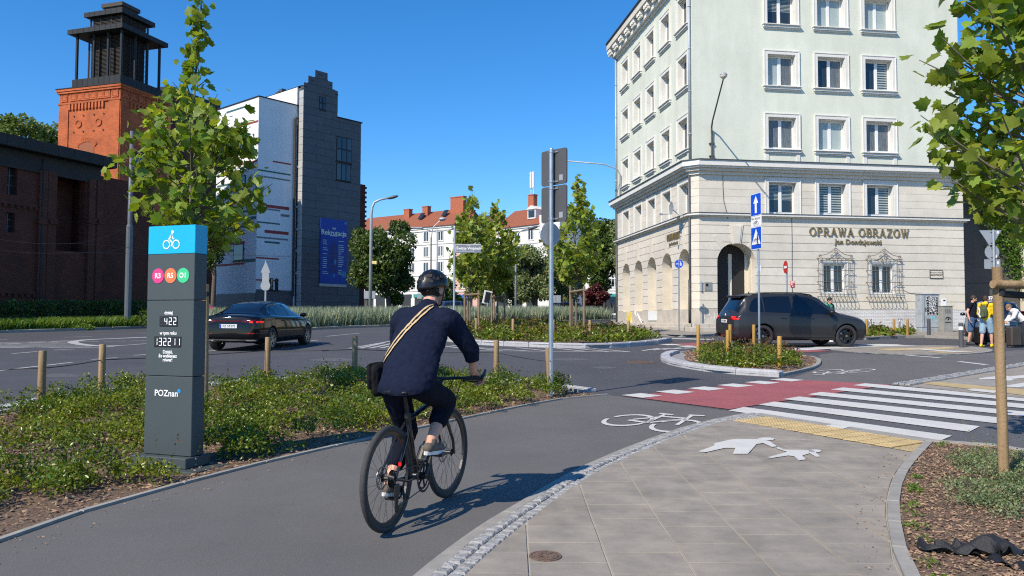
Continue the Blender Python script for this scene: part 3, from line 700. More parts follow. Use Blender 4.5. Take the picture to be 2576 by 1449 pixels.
M['blind'] = mat('pale_blind', (.36, .42, .40), rough=.2, var=.06, spec=.8)
M['dblind'] = mat('dark_glass_blind', (.05, .06, .065), rough=.08, var=.1, spec=.8)
M['wbrick'] = brickmat('white_glazed_brick', (.60, .59, .57), (.69, .68, .66), (.34, .33, .32), w=.25, h=.075, ms=.008, var=.12)
M['gold'] = mat('bronze_letter', (.22, .145, .07), rough=.35, metal=.6, c2=(.42, .33, .17), scale=6)
M['iron'] = mat('wrought_iron', (.05, .05, .052), rough=.6, metal=.4, var=.1)
M['irong'] = mat('grey_wrought_iron', (.17, .165, .155), rough=.6, metal=.3, var=.15)
M['graf'] = mat('faded_spray', (.72, .71, .69), rough=.8, var=.05)
M['door'] = mat('dark_door', (.045, .035, .028), rough=.45, var=.2)
house = empty('corner_house', (xat(1745, 40.5), 40.5, H), R(8.2), 'pale green corner house with rusticated ground floor and arches', 'building')
HW, HD = 14.92, 14.1
def F2(face, u, d, z):
 return (u, -d, z) if face == 'r' else (-d, u, z)
def fpoly(mb, face, poly, d0, d1, mi=0):
 P = [F2(face, u, d0, z) for u, z in poly]; off = Vector(F2(face, 0, d1, 0)) - Vector(F2(face, 0, d0, 0))
 mb.prism(P, off, mi)
def fbox(mb, face, u0, u1, z0, z1, d0, d1, c=0, mi=0):
 a, b = F2(face, u0, d0, z0), F2(face, u1, d1, z1)
 args = (min(a[0], b[0]), max(a[0], b[0]), min(a[1], b[1]), max(a[1], b[1]), z0, z1)
 if c: mb.cb(*args, c, mi)
 else: mb.b(*args, mi)
def holed(mb, face, u0, u1, z0, z1, holes, d0, d1):
 us = sorted({u0, u1, *[h[0] for h in holes], *[h[1] for h in holes]}); us = [u for u in us if u0 <= u <= u1]
 for a, b in zip(us, us[1:]):
  m = (a + b) / 2; hs = sorted([(h[2], h[3]) for h in holes if h[0] < m < h[1]]); z = z0
  for s, e in hs:
   if s > z: fbox(mb, face, a, b, z, min(s, z1), d0, d1)
   z = max(z, e)
  if z < z1: fbox(mb, face, a, b, z, z1, d0, d1)
RC = [4.84, 7.60, 10.28]; LC = [1.3, 4.02, 6.70, 9.30, 11.98]
SILL = [8.97, 12.26, 15.5]
UW = .76          # half width of a clear window opening
mb = MB()
holed(mb, 'r', 0, HW, 8.2, 18.0, [(c - UW, c + UW, s + .04, s + 1.68) for c in RC for s in SILL], -.45, 0)
holed(mb, 'l', .45, HD, 8.2, 18.0, [(c - .66, c + .66, s + .04, s + 1.68) for c in LC for s in SILL], -.45, 0)
mb.b(HW - .45, HW - .002, .452, HD, 8.2, 18.0); mb.b(.452, HW - .452, HD - .45, HD - .002, 8.2, 18.0)
mb.b(.452, HW - .452, .452, HD - .452, 17.6, 17.9)
mb.build('upper_wall', M['mint'], house)
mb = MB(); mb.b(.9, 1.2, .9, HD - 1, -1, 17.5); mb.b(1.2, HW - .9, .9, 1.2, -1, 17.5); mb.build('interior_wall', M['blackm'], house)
def window(face, c, z, hw, ht, trim=.2, depth=.26, sill=True, apron=False, panes=('d', 'd'), mullion=True, tw=.06):
 mb = MB(); o = trim
 for a, b, s, e in ((c - hw - o, c - hw, z - 0, z + ht + o), (c + hw, c + hw + o, z - 0, z + ht + o), (c - hw, c + hw, z + ht, z + ht + o)):
  fbox(mb, face, a, b, s, e, .0, tw, .012)
 for a, b, s, e in ((c - hw - o - .03, c - hw - o + .03, z, z + ht + o), (c + hw + o - .03, c + hw + o + .03, z, z + ht + o), (c - hw - o - .03, c + hw + o + .03, z + ht + o - .03, z + ht + o + .03)):
  fbox(mb, face, a, b, s, e, .001, tw + .025, .008)
 w = mb.build('window', M['trim'], house)
 mb = MB()        # reveals
 fbox(mb, face, c - hw - .001, c - hw + .02, z, z + ht, -depth - .05, .002); fbox(mb, face, c + hw - .02, c + hw + .001, z, z + ht, -depth - .05, .002); fbox(mb, face, c - hw + .02, c + hw - .02, z + ht - .02, z + ht + .001, -depth - .05, .002)
 mb.build('reveal', M['trim'], w)
 mb = MB(); f = .075; d0, d1 = -depth - .06, -depth
 fbox(mb, face, c - hw + .02, c - hw + .02 + f, z + .05, z + ht - .02, d0, d1, .006); fbox(mb, face, c + hw - .02 - f, c + hw - .02, z + .05, z + ht - .02, d0, d1, .006)
 fbox(mb, face, c - hw + .02 + f, c + hw - .02 - f, z + ht - .02 - f, z + ht - .02, d0, d1, .006); fbox(mb, face, c - hw + .02 + f, c + hw - .02 - f, z + .05, z + .05 + f * 1.4, d0, d1, .006)
 if mullion: fbox(mb, face, c - .085, c + .085, z + .05 + f * 1.4, z + ht - .02 - f, d0, d1 + .012, .006)
 mb.build('casement', M['pvc'], w)
 for k, (a, b) in enumerate(((c - hw + .09, c - .08), (c + .08, c + hw - .09))):
  t = panes[k]; mb = MB(); fbox(mb, face, a, b, z + .14, z + ht - .09, d0 + .01, d0 + .03)
  mb.build('pane', {'d': M['glass'], 'c': M['curtain'], 'b': M['blind'], 's': M['dblind'], 'h': M['glass']}[t], w)
  if t in 'sh':
   mb = MB(); n = 11; zz0 = z + (.14 if t == 's' else .14 + (ht - .23) * .45)
   for i in range(n):
    zz = zz0 + (z + ht - .1 - zz0) * i / n; fbox(mb, face, a + .02, b - .02, zz + .02, zz + (z + ht - .1 - zz0) / n * .62, d0 + .031, d0 + .036)
   mb.build('blind', M['blind'], w)
 if sill:
  mb = MB(); fbox(mb, face, c - hw - o - .09, c + hw + o + .09, z - .05, z - .001, -depth, .20, .008); fbox(mb, face, c - hw - o - .05, c + hw + o + .05, z - .17, z - .051, -.0, .13, .01)
  fbox(mb, face, c - hw - o - .01, c + hw + o + .01, z - .24, z - .171, -.0, .07, .01)
  if apron:
   fbox(mb, face, c - hw - o, c - hw - .0, 8.2, z - .241, 0, .05, .006); fbox(mb, face, c + hw, c + hw + o, 8.2, z - .241, 0, .05, .006)
  mb.build('sill', M['trim'], w)
 return w
pk = {0: (('c', 'c'), ('b', 'b'), ('c', 'c')), 1: (('b', 'c'), ('d', 'c'), ('d', 's')), 2: (('h', 'h'), ('b', 'b'), ('b', 'b'))}
for ri_, s in enumerate(SILL):
 for ci, c in enumerate(RC): window('r', c, s, UW, 1.66, panes=pk[ri_][ci], apron=ri_ == 0)
 for ci, c in enumerate(LC): window('l', c, s, .66, 1.66, panes=('d', 'c') if ci % 2 else ('d', 'd'), apron=ri_ == 0)
MZ0, MZ1 = 5.60, 7.55
mg = [MZ0, 6.08, 6.45, 6.83, 7.22, MZ1]
def crs(face, polys, z0, name='stone_course', m='stone', groove=.03, dep=.5, rec=.035):
 for poly in polys:
  mb = MB(); zb = min(p[1] for p in poly); g = groove
  up = [(u, max(z, zb + g)) for u, z in poly]; fpoly(mb, face, up, -dep, 0)
  us = [u for u, z in poly if abs(z - zb) < 1e-6]
  if us and groove > 0: fbox(mb, face, min(us), max(us), zb, zb + g, -dep, -rec)
  mb.build(name, M[m], house)
def split(u0, u1, cuts):
 out = []; u = u0
 for a, b in sorted(cuts):
  if a > u: out.append((u, a))
  u = max(u, b)
 if u < u1: out.append((u, u1))
 return out
CH = .32   # the corner is cut off
for z0, z1 in zip(mg, mg[1:]):
 crs('r', [[(a, z0), (b, z0), (b, z1), (a, z1)] for a, b in split(CH, HW + .12, [(c - UW - .2, c + UW + .2) for c in RC])], z0, groove=.012, rec=.02)
 crs('l', [[(a, z0), (b, z0), (b, z1), (a, z1)] for a, b in split(CH, HD, [(c - .66 - .17, c + .66 + .17) for c in LC])], z0, groove=.012, rec=.02)
mz = (('h', 'h'), ('s', 's'), ('d', 's'))
for c, p in zip(RC, mz): window('r', c, MZ0, UW, 1.66, depth=.32, sill=False, panes=p, tw=.03)
for c in LC: window('l', c, MZ0, .66, 1.66, trim=.17, depth=.38, sill=False, tw=.02)
for face, cs_, hw in (('r', RC, UW + .2), ('l', LC, .83)):
 for c in cs_: mb = MB(); fbox(mb, face, c - hw, c + hw, 7.46, MZ1, -.5, .0); mb.build('lintel', M['stone'], house); mb = MB(); fbox(mb, face, c - hw, c + hw, MZ0 - .03, MZ0, -.5, .02); mb.build('sill', M['stone'], house)
gl = [.72 + .424 * k for k in range(11)] + [5.40]
AR = (2.29, 1.02, 3.08)
def arch_w(z, a): 
 c, r, s = a
 return r if z <= s else (math.sqrt(max(r * r - (z - s) ** 2, 0)))
def arch_polys(u0, u1, z0, z1, arches, rects=()):
 cuts = sorted([('a', a[0] - arch_w(z0, a), a[0] + arch_w(z0, a), a) for a in arches if z0 < a[2] + a[1]] + [('r', r[0], r[1], r) for r in rects if r[2] < (z0 + z1) / 2 < r[3]], key=lambda t: t[1])
 zs_ = np.linspace(z0, z1, 7); out = []; left = [(u0, z0), (u0, z1)]
 for k, a0, a1, a in cuts:
  if k == 'a':
   top = a[2] + a[1]; zz = [z for z in zs_ if z <= top] + ([top] if top < z1 else [])
   R_ = [(a[0] - arch_w(z, a), z) for z in zz]; L2 = [(a[0] + arch_w(z, a), z) for z in zz]
   if top < z1: R_.append((a[0], z1)); L2.append((a[0], z1))
  else: R_ = [(a[0], z0), (a[0], z1)]; L2 = [(a[1], z0), (a[1], z1)]
  out.append(left[:1] + R_ + left[1:][::-1] if len(left) == 2 else left[:1] + R_ + left[1:][::-1]); left = L2
 out.append(left[:1] + [(u1, z0), (u1, z1)] + left[1:][::-1])
 return out
SW = [(7.62, 10.34)]
rects = [(c - .77, c + .77, 1.44, 3.26) for c in (7.62, 10.34)]
LA = [(c, .84, 3.02) for c in LC]
for z0, z1 in zip(gl, gl[1:]):
 m = 'stonec' if z0 < 1.5 else 'stone'
 crs('r', arch_polys(CH, HW + .12, z0, z1, [AR], rects), z0, m=m)
 crs('l', arch_polys(CH, HD, z0, z1, LA), z0)
 mb = MB(); g = .03   # cut-off corner between the two fronts
 for zz0, zz1, rec in ((z0 + g, z1, 0), (z0, z0 + g, .03)):
  mb.prism([(CH, rec, zz0), (rec, CH, zz0), (.5, .55, zz0), (.55, .5, zz0)], (0, 0, zz1 - zz0))
 mb.build('stone_course', M['stone'], house)
for z0, z1 in zip(mg, mg[1:]): MB().prism([(CH, 0, z0 + .012), (0, CH, z0 + .012), (.5, .55, z0 + .012), (.55, .5, z0 + .012)], (0, 0, z1 - z0 - .012)).build('stone_course', M['stone'], house)
mb = MB(); fbox(mb, 'r', .55, 5.4 + HW - 5.4 + .1, 5.40, MZ0, -.5, -.03); fbox(mb, 'l', .55, HD - .02, 5.40, MZ0, -.5, -.03); mb.build('wall_core', M['stone'], house)
for a, b in ((CH, AR[0] - AR[1] - .0), (AR[0] + AR[1], 4.3)): mb = MB(); fbox(mb, 'r', a, b, -1.0, .72, -.5, .03, .01); mb.build('plinth_block', M['plinth'], house)
mb = MB(); fbox(mb, 'r', 4.302, HW + .14, -1.3, .72, -.5, .02); mb.build('brick_plinth', M['wbrick'], house)
for i in range(7):
 a = CH + (HD - CH) * i / 7; b = CH + (HD - CH) * (i + 1) / 7; mb = MB(); fbox(mb, 'l', a + .004, b - .004, -1.0, .72, -.5, .03, .008); mb.build('plinth_block', M['plinth'], house)
MB().prism([(CH, -.03, -1), (-.03, CH, -1), (.5, .55, -1), (.55, .5, -1)], (0, 0, 1.72)).build('plinth_block', M['plinth'], house)
mb = MB(); fbox(mb, 'l', -1.1, HD + .6, -1.2, -.02, -.4, .42, .015); mb.build('step', M['plinth'], house)
mb = MB(); fbox(mb, 'l', -2.2, 5.5, -1.3, -.2, -.3, .95, .015); fbox(mb, 'r', -.6, 4.2, -1.3, -.2, -.3, .9, .015); fbox(mb, 'r', -.3, 3.9, -1.3, -.02, -.3, .5, .015); mb.build('step', M['plinth'], house)
for c in LC:
 mb = MB(); fbox(mb, 'l', c - .86, c + .86, .70, 4.0, -.78, -.70); fbox(mb, 'l', c - .90, c - .84, .70, 3.95, -.75, -.499); fbox(mb, 'l', c + .84, c + .90, .70, 3.95, -.75, -.499); mb.build('niche', M['stonec'], house)
 kb_ = MB(); fpoly(kb_, 'l', [(c - .14, 3.84), (c + .14, 3.84), (c + .2, 4.9), (c - .2, 4.9)], 0, .05); kb_.build('keystone', M['stone'], house)
ent = MB(); fbox(ent, 'r', AR[0] - 1.15, AR[0] + 1.15, -.5, 4.2, -1.15, -1.05); e_ = ent.build('entrance', M['door'], house)
mb = MB()
for u in (AR[0] - .93, AR[0] + .03, AR[0] + .93): fbox(mb, 'r', u - .10, u + .10, -.3, 3.6, -1.04, -.86, .02)
mb.build('column', M['stonec'], e_)
mb = MB()
for s in (-1, 1):
 for i in range(9):
  u = AR[0] + .03 + s * (.18 + i * .075); fbox(mb, 'r', u - .008, u + .008, -.2, 3.1, -1.0, -.985)
 for z in (.0, 1.0, 1.9, 2.6): fbox(mb, 'r', AR[0] + .03 + s * .48 - .36, AR[0] + .03 + s * .48 + .36, z - .015, z + .015, -.99, -.975)
mb.build('grille', M['irong'], e_)
mb = MB()
for t0_, t1_ in zip(np.linspace(0, math.pi, 13), np.linspace(0, math.pi, 13)[1:]):
 P = [(AR[0] + r_ * math.cos(t), AR[2] + r_ * math.sin(t)) for r_, t in ((1.0, t0_), (1.05, t0_), (1.05, t1_), (1.0, t1_))]; fpoly(mb, 'r', P, -1.05, -.45)
fbox(mb, 'r', AR[0] - 1.06, AR[0] - .999, -.3, AR[2], -1.05, -.45); fbox(mb, 'r', AR[0] + .999, AR[0] + 1.06, -.3, AR[2], -1.05, -.45); mb.build('reveal', M['stonec'], e_)
kb_ = MB(); fpoly(kb_, 'r', [(AR[0] - .22, 4.02), (AR[0] + .22, 4.02), (AR[0] + .36, 5.0), (AR[0] - .36, 5.0)], 0, .05); fpoly(kb_, 'r', [(AR[0] - .15, 4.06), (AR[0] + .15, 4.06), (AR[0] + .27, 4.95), (AR[0] - .27, 4.95)], .05, .08); kb_.build('keystone', M['stone'], house)
for s in (-1, 1): kb_ = MB(); fpoly(kb_, 'r', [(AR[0] + s * .62, 3.92), (AR[0] + s * .80, 3.76), (AR[0] + s * 1.25, 4.4), (AR[0] + s * .95, 4.53)], 0, .03); kb_.build('voussoir', M['stone'], house)
def band(z0, z1, out, m, name, ch=.30):
 o = out; mb = MB()
 pl = [(HW + .12 + o, -o), (ch - o * .3, -o), (-o, ch - o * .3), (-o, HD + o * .6), (.3, HD + o * .6), (.3, ch + .3), (ch + .3, .3), (HW + .12 + o, .3)]
 mb.prism([(x, y, z0) for x, y in pl], (0, 0, z1 - z0)); return mb.build(name, m, house)
band(8.22, 8.26, .56, M['zinc'], 'flashing'); band(7.95, 8.219, .50, M['trim'], 'cornice'); band(7.86, 7.949, .40, M['trim'], 'cornice'); band(7.72, 7.859, .26, M['stone'], 'cornice'); band(7.55, 7.719, .10, M['stone'], 'cornice')
band(5.56, 5.60, .24, M['zinc'], 'flashing'); band(5.47, 5.559, .22, M['trim'], 'string_course'); band(5.40, 5.469, .12, M['stone'], 'string_course')
for z0, z1, o in ((18.0, 18.14, .12), (18.14, 18.42, .3)): band(z0, z1, o, M['trim'], 'cornice', ch=.02)
band(18.72, 19.12, .62, M['stone'], 'cornice', ch=.02); band(19.12, 19.24, .68, M['blackm'], 'gutter', ch=.02); band(18.42, 18.72, .34, M['stone'], 'cornice', ch=.02)
bkt = MB().cb(-.24, 0, -.09, .09, 0, .28, .03).cb(-.17, 0, -.08, .08, -.14, 0, .03).mesh('bracket', M['trim'])
y = .3
while y < HD:
 for k in range(3): link('bracket', bkt, house, (-.33, y + k * .27, 18.44))
 y += 1.36
for i in range(20): link('bracket', bkt, house, (.5 + i * .74, -.33, 18.44), (0, 0, R(90)))
mb = MB(); mb.add([(-.6, -.6, 19.24), (HW + .6, -.6, 19.24), (HW + .6, HD + .4, 19.24), (-.6, HD + .4, 19.24), (4, 4, 23), (HW - 4, 4, 23), (HW - 4, HD - 4, 23), (4, HD - 4, 23)], [(0, 1, 5, 4), (1, 2, 6, 5), (2, 3, 7, 6), (3, 0, 4, 7), (4, 5, 6, 7)])
mb.build('roof', M['zinc'], house)
for (px_, py_, z0) in ((-.10, .12, 8.26), (-.10, HD - .1, 5.6)):
 mb = MB(); mb.tube([(px_, py_, z0), (px_, py_, 18.4)], .065, 10)
 for z in (9.6, 11.8, 14, 16.2): mb.tube([(px_, py_, z), (px_, py_, z + .07)], .08, 10)
 mb.build('downpipe', M['galvl'], house, smooth=True)
mb = MB(); mb.tube([(-.08, .30, -.1), (-.08, .30, 7.5)], .05, 8); mb.tube([(-.12, .27, 0), (-.12, .27, 2.2)], .055, 8); mb.build('downpipe', M['signback'], house, smooth=True)
MB().tube([(-.1, HD - .15, -.9), (-.1, HD - .15, 5.4)], .06, 8).build('downpipe', M['signback'], house, smooth=True)
for c in (7.62, 10.34):
 window('r', c, 1.50, .62, 1.6, trim=.12, depth=.18, sill=False, tw=.01)
 mb = MB(); fbox(mb, 'r', c - .77, c + .77, 1.40, 1.50, -.4, .02); mb.build('sill', M['stonec'], house)
 mb = MB(); W_ = .95
 for i in range(10):
  u = c - W_ + 2 * W_ * i / 9
  mb.tube([F2('r', u, .16, 3.36), F2('r', u, .16, 2.0), F2('r', u, .20, 1.75), F2('r', u, .34, 1.5), F2('r', u, .36, 1.30), F2('r', u, .28, 1.18), F2('r', u, .18, 1.22), F2('r', u, .14, 1.36)], .013, 6)
 for z in (3.36, 2.75, 2.15, 1.75, 1.38): mb.tube([F2('r', c - W_ - .08, .18 if z > 1.4 else .2, z), F2('r', c + W_ + .08, .18 if z > 1.4 else .2, z)], .016, 6)
 for z in (3.36, 2.75, 2.15, 1.38):
  for s in (-1, 1): mb.tube([F2('r', c + s * W_, .18, z), F2('r', c + s * W_, 0, z)], .016, 6)
 for s in (-1, 1):   # scrolled crest
  mb.tube([F2('r', c + s * x, .18, 3.4 + h) for x, h in ((.95, .02), (.85, .10), (.7, .13), (.5, .17), (.3, .28), (.12, .42), (.0, .5))], .016, 6)
  for (cx, cz, r_) in ((.86, 3.47, .085), (.2, 3.46, .10)):
   mb.tube([F2('r', c + s * (cx + r_ * (1 - t * .07) * math.cos(t)), .18, cz + r_ * (1 - t * .07) * math.sin(t)) for t in np.linspace(0, 8.5, 18)], .013, 5)
 mb.tube([F2('r', c, .18, 3.36), F2('r', c, .18, 4.0)], [.02, .006], 6)
 for z, r_ in ((3.62, .09), (3.76, .07)):
  for s in (-1, 1): mb.tube([F2('r', c + s * r_ * math.sin(t), .18, z + r_ * (1 - math.cos(t))) for t in np.linspace(0, 2.6, 7)], .011, 5)
 mb.build('window_grille', M['irong'], house)
def serif_text(s, h, th=.17):
 T, t = th, th * .42; S = .06
 def st(a, b, w): 
  d = np.array(b) - np.array(a); n = np.array((-d[1], d[0])) / np.linalg.norm(d) * w / 2; a, b = np.array(a), np.array(b)
  return [tuple(a + n), tuple(b + n), tuple(b - n), tuple(a - n)]
 def sf(x, y, w=.26): return [(x - w / 2, y), (x + w / 2, y), (x + w / 2, y + S), (x - w / 2, y + S)]
 def bowl(x, y0, y1, wx, tk=T, tn=t):
  o = []; cy, ry = (y0 + y1) / 2, (y1 - y0) / 2; A = np.linspace(-math.pi / 2, math.pi / 2, 10)
  for p, q in zip(A, A[1:]): o.append([(x + wx * math.cos(p), cy + ry * math.sin(p)), (x + wx * math.cos(q), cy + ry * math.sin(q)), (x + (wx - tk) * math.cos(q), cy + (ry - tn) * math.sin(q)), (x + (wx - tk) * math.cos(p), cy + (ry - tn) * math.sin(p))])
  return o
 def ch(c):
  if c == 'O': return bowl(.46, 0, 1, .46) + [[(.92 - x, y) for x, y in p] for p in bowl(.46, 0, 1, .46)], .95
  if c in 'PRB':
   o = [st((.16, 0), (.16, 1), T), sf(.16, 0), sf(.16, 1 - S), [(.16, 1 - t), (.36, 1 - t), (.36, 1), (.16, 1)], [(.16, .46), (.36, .46), (.36, .46 + t), (.16, .46 + t)]] + bowl(.34, .46, 1, .34)
   if c == 'R': o += [st((.38, .48), (.74, 0), T), sf(.76, 0, .22)]
   if c == 'B': o += bowl(.38, 0, .52, .36) + [[(.16, 0), (.4, 0), (.4, t), (.16, t)]]
   return o, .82 if c == 'R' else .76
  if c == 'A': return [st((.12, 0), (.45, 1), t), st((.45, 1), (.78, 0), T), [(.25, .3), (.66, .3), (.66, .3 + t), (.25, .3 + t)], sf(.12, 0, .24), sf(.78, 0, .28)], .92
  if c == 'W': return [st((.12, 1), (.36, 0), T), st((.36, 0), (.58, .95), t), st((.56, 1), (.80, 0), T), st((.80, 0), (1.02, 1), t), sf(.12, 1 - S), sf(.56, 1 - S, .2), sf(1.02, 1 - S, .22)], 1.14
  if c == 'Z': return [[(.08, 1 - t * 1.3), (.74, 1 - t * 1.3), (.74, 1), (.08, 1)], [(.04, 0), (.74, 0), (.74, t * 1.3), (.04, t * 1.3)], st((.66, .98), (.14, .03), T), [(.06, .8), (.12, .8), (.12, 1), (.06, 1)], [(.68, 0), (.74, 0), (.74, .22), (.68, .22)]], .80
  return [], .42
 x = 0; out = []
 for c in s:
  P, w = ch(c); out.append([[(x + p[0] * h, p[1] * h) for p in q] for q in P]); x += (w + .1) * h
 return out, x
for face, u0, wd, hh, zz, name in (('r', 6.25, 5.65, .43, 4.53, 'sign_letter'), ('l', 1.85, 2.0, .36, 4.5, 'sign_letter')):
 T, w = serif_text('OPRAWA OBRAZOW', hh)
 for L in T:
  if not L: continue
  mb = MB()
  for q in L:
   q = [(u0 + x * wd / w, zz + y) for x, y in q]
   if face == 'l': q = [(2 * u0 + wd - x, y) for x, y in q]
   fpoly(mb, face, q, .005, .06)
  mb.build(name, M['gold'], house)
o = link('sign_letter', text_mesh('Jan Dondajewski', .36, M['gold'], .02, bold=.006, spacing=1.08), house, (8.98, -.03, 4.24), UPRIGHT)
o = link('sign_letter', text_mesh('Jan Dondajewski', .2, M['gold'], .02, bold=.004), house, (-.03, 2.85, 4.3), (R(90), 0, R(-90)))
wl = MB(); cd = Vector((-.25, -.97)).normalized()
arm = [(1.0, -.08, 8.3), (1.0, -.08, 9.6), (1.0 + cd.x * .15, cd.y * .15, 9.95), (1.0 + cd.x * .5, cd.y * .5, 10.2)] + [(1.0 + cd.x * d, cd.y * d, 10.2 + (d - .5) * .28) for d in (1.2, 2.2, 3.2, 4.2)]
wl.tube(arm, [.05, .05, .045, .042, .04, .038, .036, .034], 8)
for z in (8.45, 9.1): wl.cb(.86, 1.14, -.12, 0, z, z + .07, .01)
lampw = wl.build('wall_lamp', M['signback'], house, smooth=False)
e = arm[-1]; MB().lathe([(.03, -.14), (.15, -.02), (.17, .04), (.165, .05)], 14, (e[0], e[1], e[2] + .08)).build('lamp_glass', M['stonec'], lampw, smooth=True)
MB().lathe([(.175, .05), (.16, .11), (.09, .17), (0, .185)], 14, (e[0], e[1], e[2] + .08)).build('lamp_cover', M['galvl'], lampw, smooth=True)
mb = MB(); mb.tube([F2('r', 1.62, .03, 8.0), F2('r', 1.58, .03, 7.0), F2('r', 1.63, .03, 6.2), F2('r', 1.75, .05, 5.7), F2('r', 1.82, .05, 5.3)], .012, 5)
mb.tube([F2('r', 5.3, .02, 5.4), F2('r', 5.31, .02, 4), F2('r', 5.29, .02, 2.7), F2('r', 5.3, .02, .8)], .012, 5)
mb.tube([F2('r', 11.3, .03, 2.1), F2('r', 11.5, .03, 1.75), F2('r', 11.9, .03, 1.6), F2('r', 12.5, .03, 1.62)], .009, 5); mb.build('cable', M['iron'], house)
dish = MB(); dish.lathe([(0, .05), (.2, .03), (.33, -.03), (.34, -.03), (.2, .0), (0, .02)], 18, axis='x', c=(-.75, 1.05, 5.95)); dish.tube([(-.78, 1.05, 5.95), (-.4, .9, 5.55), (-.02, .5, 5.5)], .025, 6); dish.tube([(-.72, 1.05, 5.65), (-1.3, 1.0, 5.6)], .02, 6); dish.cb(-1.42, -1.28, .95, 1.06, 5.56, 5.66, .01)
dish.build('satellite_dish', M['signbackl'], house)
def plate(u0, u1, z0, z1, m, name, d=.03): mb = MB(); fbox(mb, 'r', u0, u1, z0, z1, 0.0, d, .004); return mb.build(name, m, house)
M['plateg'] = mat('steel_plate', (.33, .32, .30), rough=.35, metal=.5, var=.1)
p_ = plate(.58, .98, 1.64, 2.06, M['plateg'], 'wall_plate'); mb = MB(); fbox(mb, 'r', .64, .78, 1.86, 1.99, .03, .034); fbox(mb, 'r', .70, .73, 1.84, 2.02, .034, .036); mb.build('emblem', M['black'], p_)
plate(.36, .44, 1.6, 2.1, M['galvl'], 'wall_box', .08)
p_ = plate(13.05, 13.75, 2.42, 2.80, M['stonec'], 'name_plate'); link('lettering', text_mesh('Przemysław Wieloń', .085, M['black'], .002), p_, (13.4, -.035, 2.70), UPRIGHT); link('lettering', text_mesh('ADWOKAT', .13, M['black'], .002, bold=.003), p_, (13.4, -.035, 2.57), UPRIGHT)
mb = MB(); 
for a, b, s, e in ((13.02, 13.05, 2.39, 2.83), (13.75, 13.78, 2.39, 2.83), (13.05, 13.75, 2.39, 2.42), (13.05, 13.75, 2.80, 2.83)): fbox(mb, 'r', a, b, s, e, .0, .035)
mb.build('plate_frame', M['door'], p_)
p_ = plate(13.68, 13.95, .94, 1.32, M['white'], 'camera_notice'); mb = MB(); fbox(mb, 'r', 13.75, 13.88, 1.2, 1.27, .03, .033); mb.build('emblem', M['black'], p_)
M['redp'] = mat('red_print', (.55, .06, .04), rough=.5, var=0)
p_ = plate(5.20, 5.42, 1.85, 2.18, M['redp'], 'red_notice'); mb = MB()
for a, b, s, e in ((5.22, 5.30, 2.08, 2.16), (5.32, 5.40, 2.08, 2.16), (5.22, 5.30, 1.98, 2.05), (5.28, 5.34, 1.88, 1.93)): fbox(mb, 'r', a, b, s, e, .03, .033)
mb.build('print', M['whitep'], p_)
plate(3.4, 3.62, 2.62, 2.95, M['white'], 'paper_notice', .012)
def lplate(u0, u1, z0, z1, m, name, d=.05): mb = MB(); fbox(mb, 'l', u0, u1, z0, z1, .03, .03 + d, .004); return mb.build(name, m, house)
M['yel'] = mat('yellow_box', (.72, .55, .06), rough=.5, c2=(.75, .68, .4), scale=4, sharp=(.5, .6)); M['aqua'] = mat('aqua_print', (.75, .77, .77), rough=.6, c2=(.16, .5, .58), scale=2.2, sharp=(.55, .62))
lplate(10.6, 11.5, .0, .7, M['yel'], 'poster', .08); lplate(5.7, 7.15, .14, .68, M['aqua'], 'poster')
mb = MB()
for k in range(3): mb.tube([F2('l', 9.9 - t * 1.5 + .1 * math.sin(9 * t + k), .035, .66 - t * .6 + .09 * math.sin(17 * t + 2 * k)) for t in np.linspace(0, 1, 22)], .02, 4)
mb.build('graffiti', M['graf'], house)
mb = MB()
for seg in ([(.56, .2), (.6, .62), (.85, .6), (.84, .42), (.6, .38), (.9, .36), (.98, .18)], [(1.02, .1), (1.04, .1)], [(1.08, .18), (1.12, .58), (1.22, .2), (1.26, .5)]): mb.tube([F2('r', u, .035, z) for u, z in seg], .012, 4)
mb.build('graffiti', M['graf'], house)
# brick brewery and its tower
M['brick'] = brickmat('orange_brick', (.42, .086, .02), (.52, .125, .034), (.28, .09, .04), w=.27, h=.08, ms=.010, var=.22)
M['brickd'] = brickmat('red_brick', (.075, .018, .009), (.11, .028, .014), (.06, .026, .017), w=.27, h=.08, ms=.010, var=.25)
M['zincp'] = mat('dark_zinc', (.022, .024, .026), rough=.6, metal=.1, var=.2, objvar=.12, spec=.3)
M['louvre'] = mat('louvre_wood', (.045, .035, .027), rough=.7, var=.25, scale=6)
M['infill'] = mat('pink_infill', (.30, .10, .05), rough=.9, var=.15)
B0 = 47.5; bp = (xat(243, B0), B0); bd = (math.sin(R(22)), math.cos(R(22)))
brew = empty('brewery_building', (bp[0], bp[1], gz(B0)), R(90 - 22), 'low dark red brick brewery wing with arched recess and zinc roof', 'building')
def bt(px): return hit(px, bp, bd)
def bz(px, py): t = bt(px); return zat(px, py, bp[1] + bd[1] * t) - gz(B0)
rt = bz(120, 370)
def lwall(mb, x0, x1, z0, z1, holes, y0, y1):
 us = sorted({x0, x1, *[h[0] for h in holes], *[h[1] for h in holes]}); us = [u for u in us if x0 <= u <= x1]
 for a, b in zip(us, us[1:]):
  m = (a + b) / 2; z = z0
  for s, e in sorted((h[2], h[3]) for h in holes if h[0] < m < h[1]):
   if s > z: mb.b(a, b, y0, y1, z, s)
   z = max(z, e)
  if z < z1: mb.b(a, b, y0, y1, z, z1)
ah = (bt(131), bt(207), bz(170, 632), bz(170, 436))
w1 = (bt(8), bt(33), bz(20, 490), bz(20, 415)); w2 = (bt(8), bt(30), bz(20, 585), bz(20, 535)); w3 = (bt(160), bt(176), bz(168, 725), bz(168, 672))
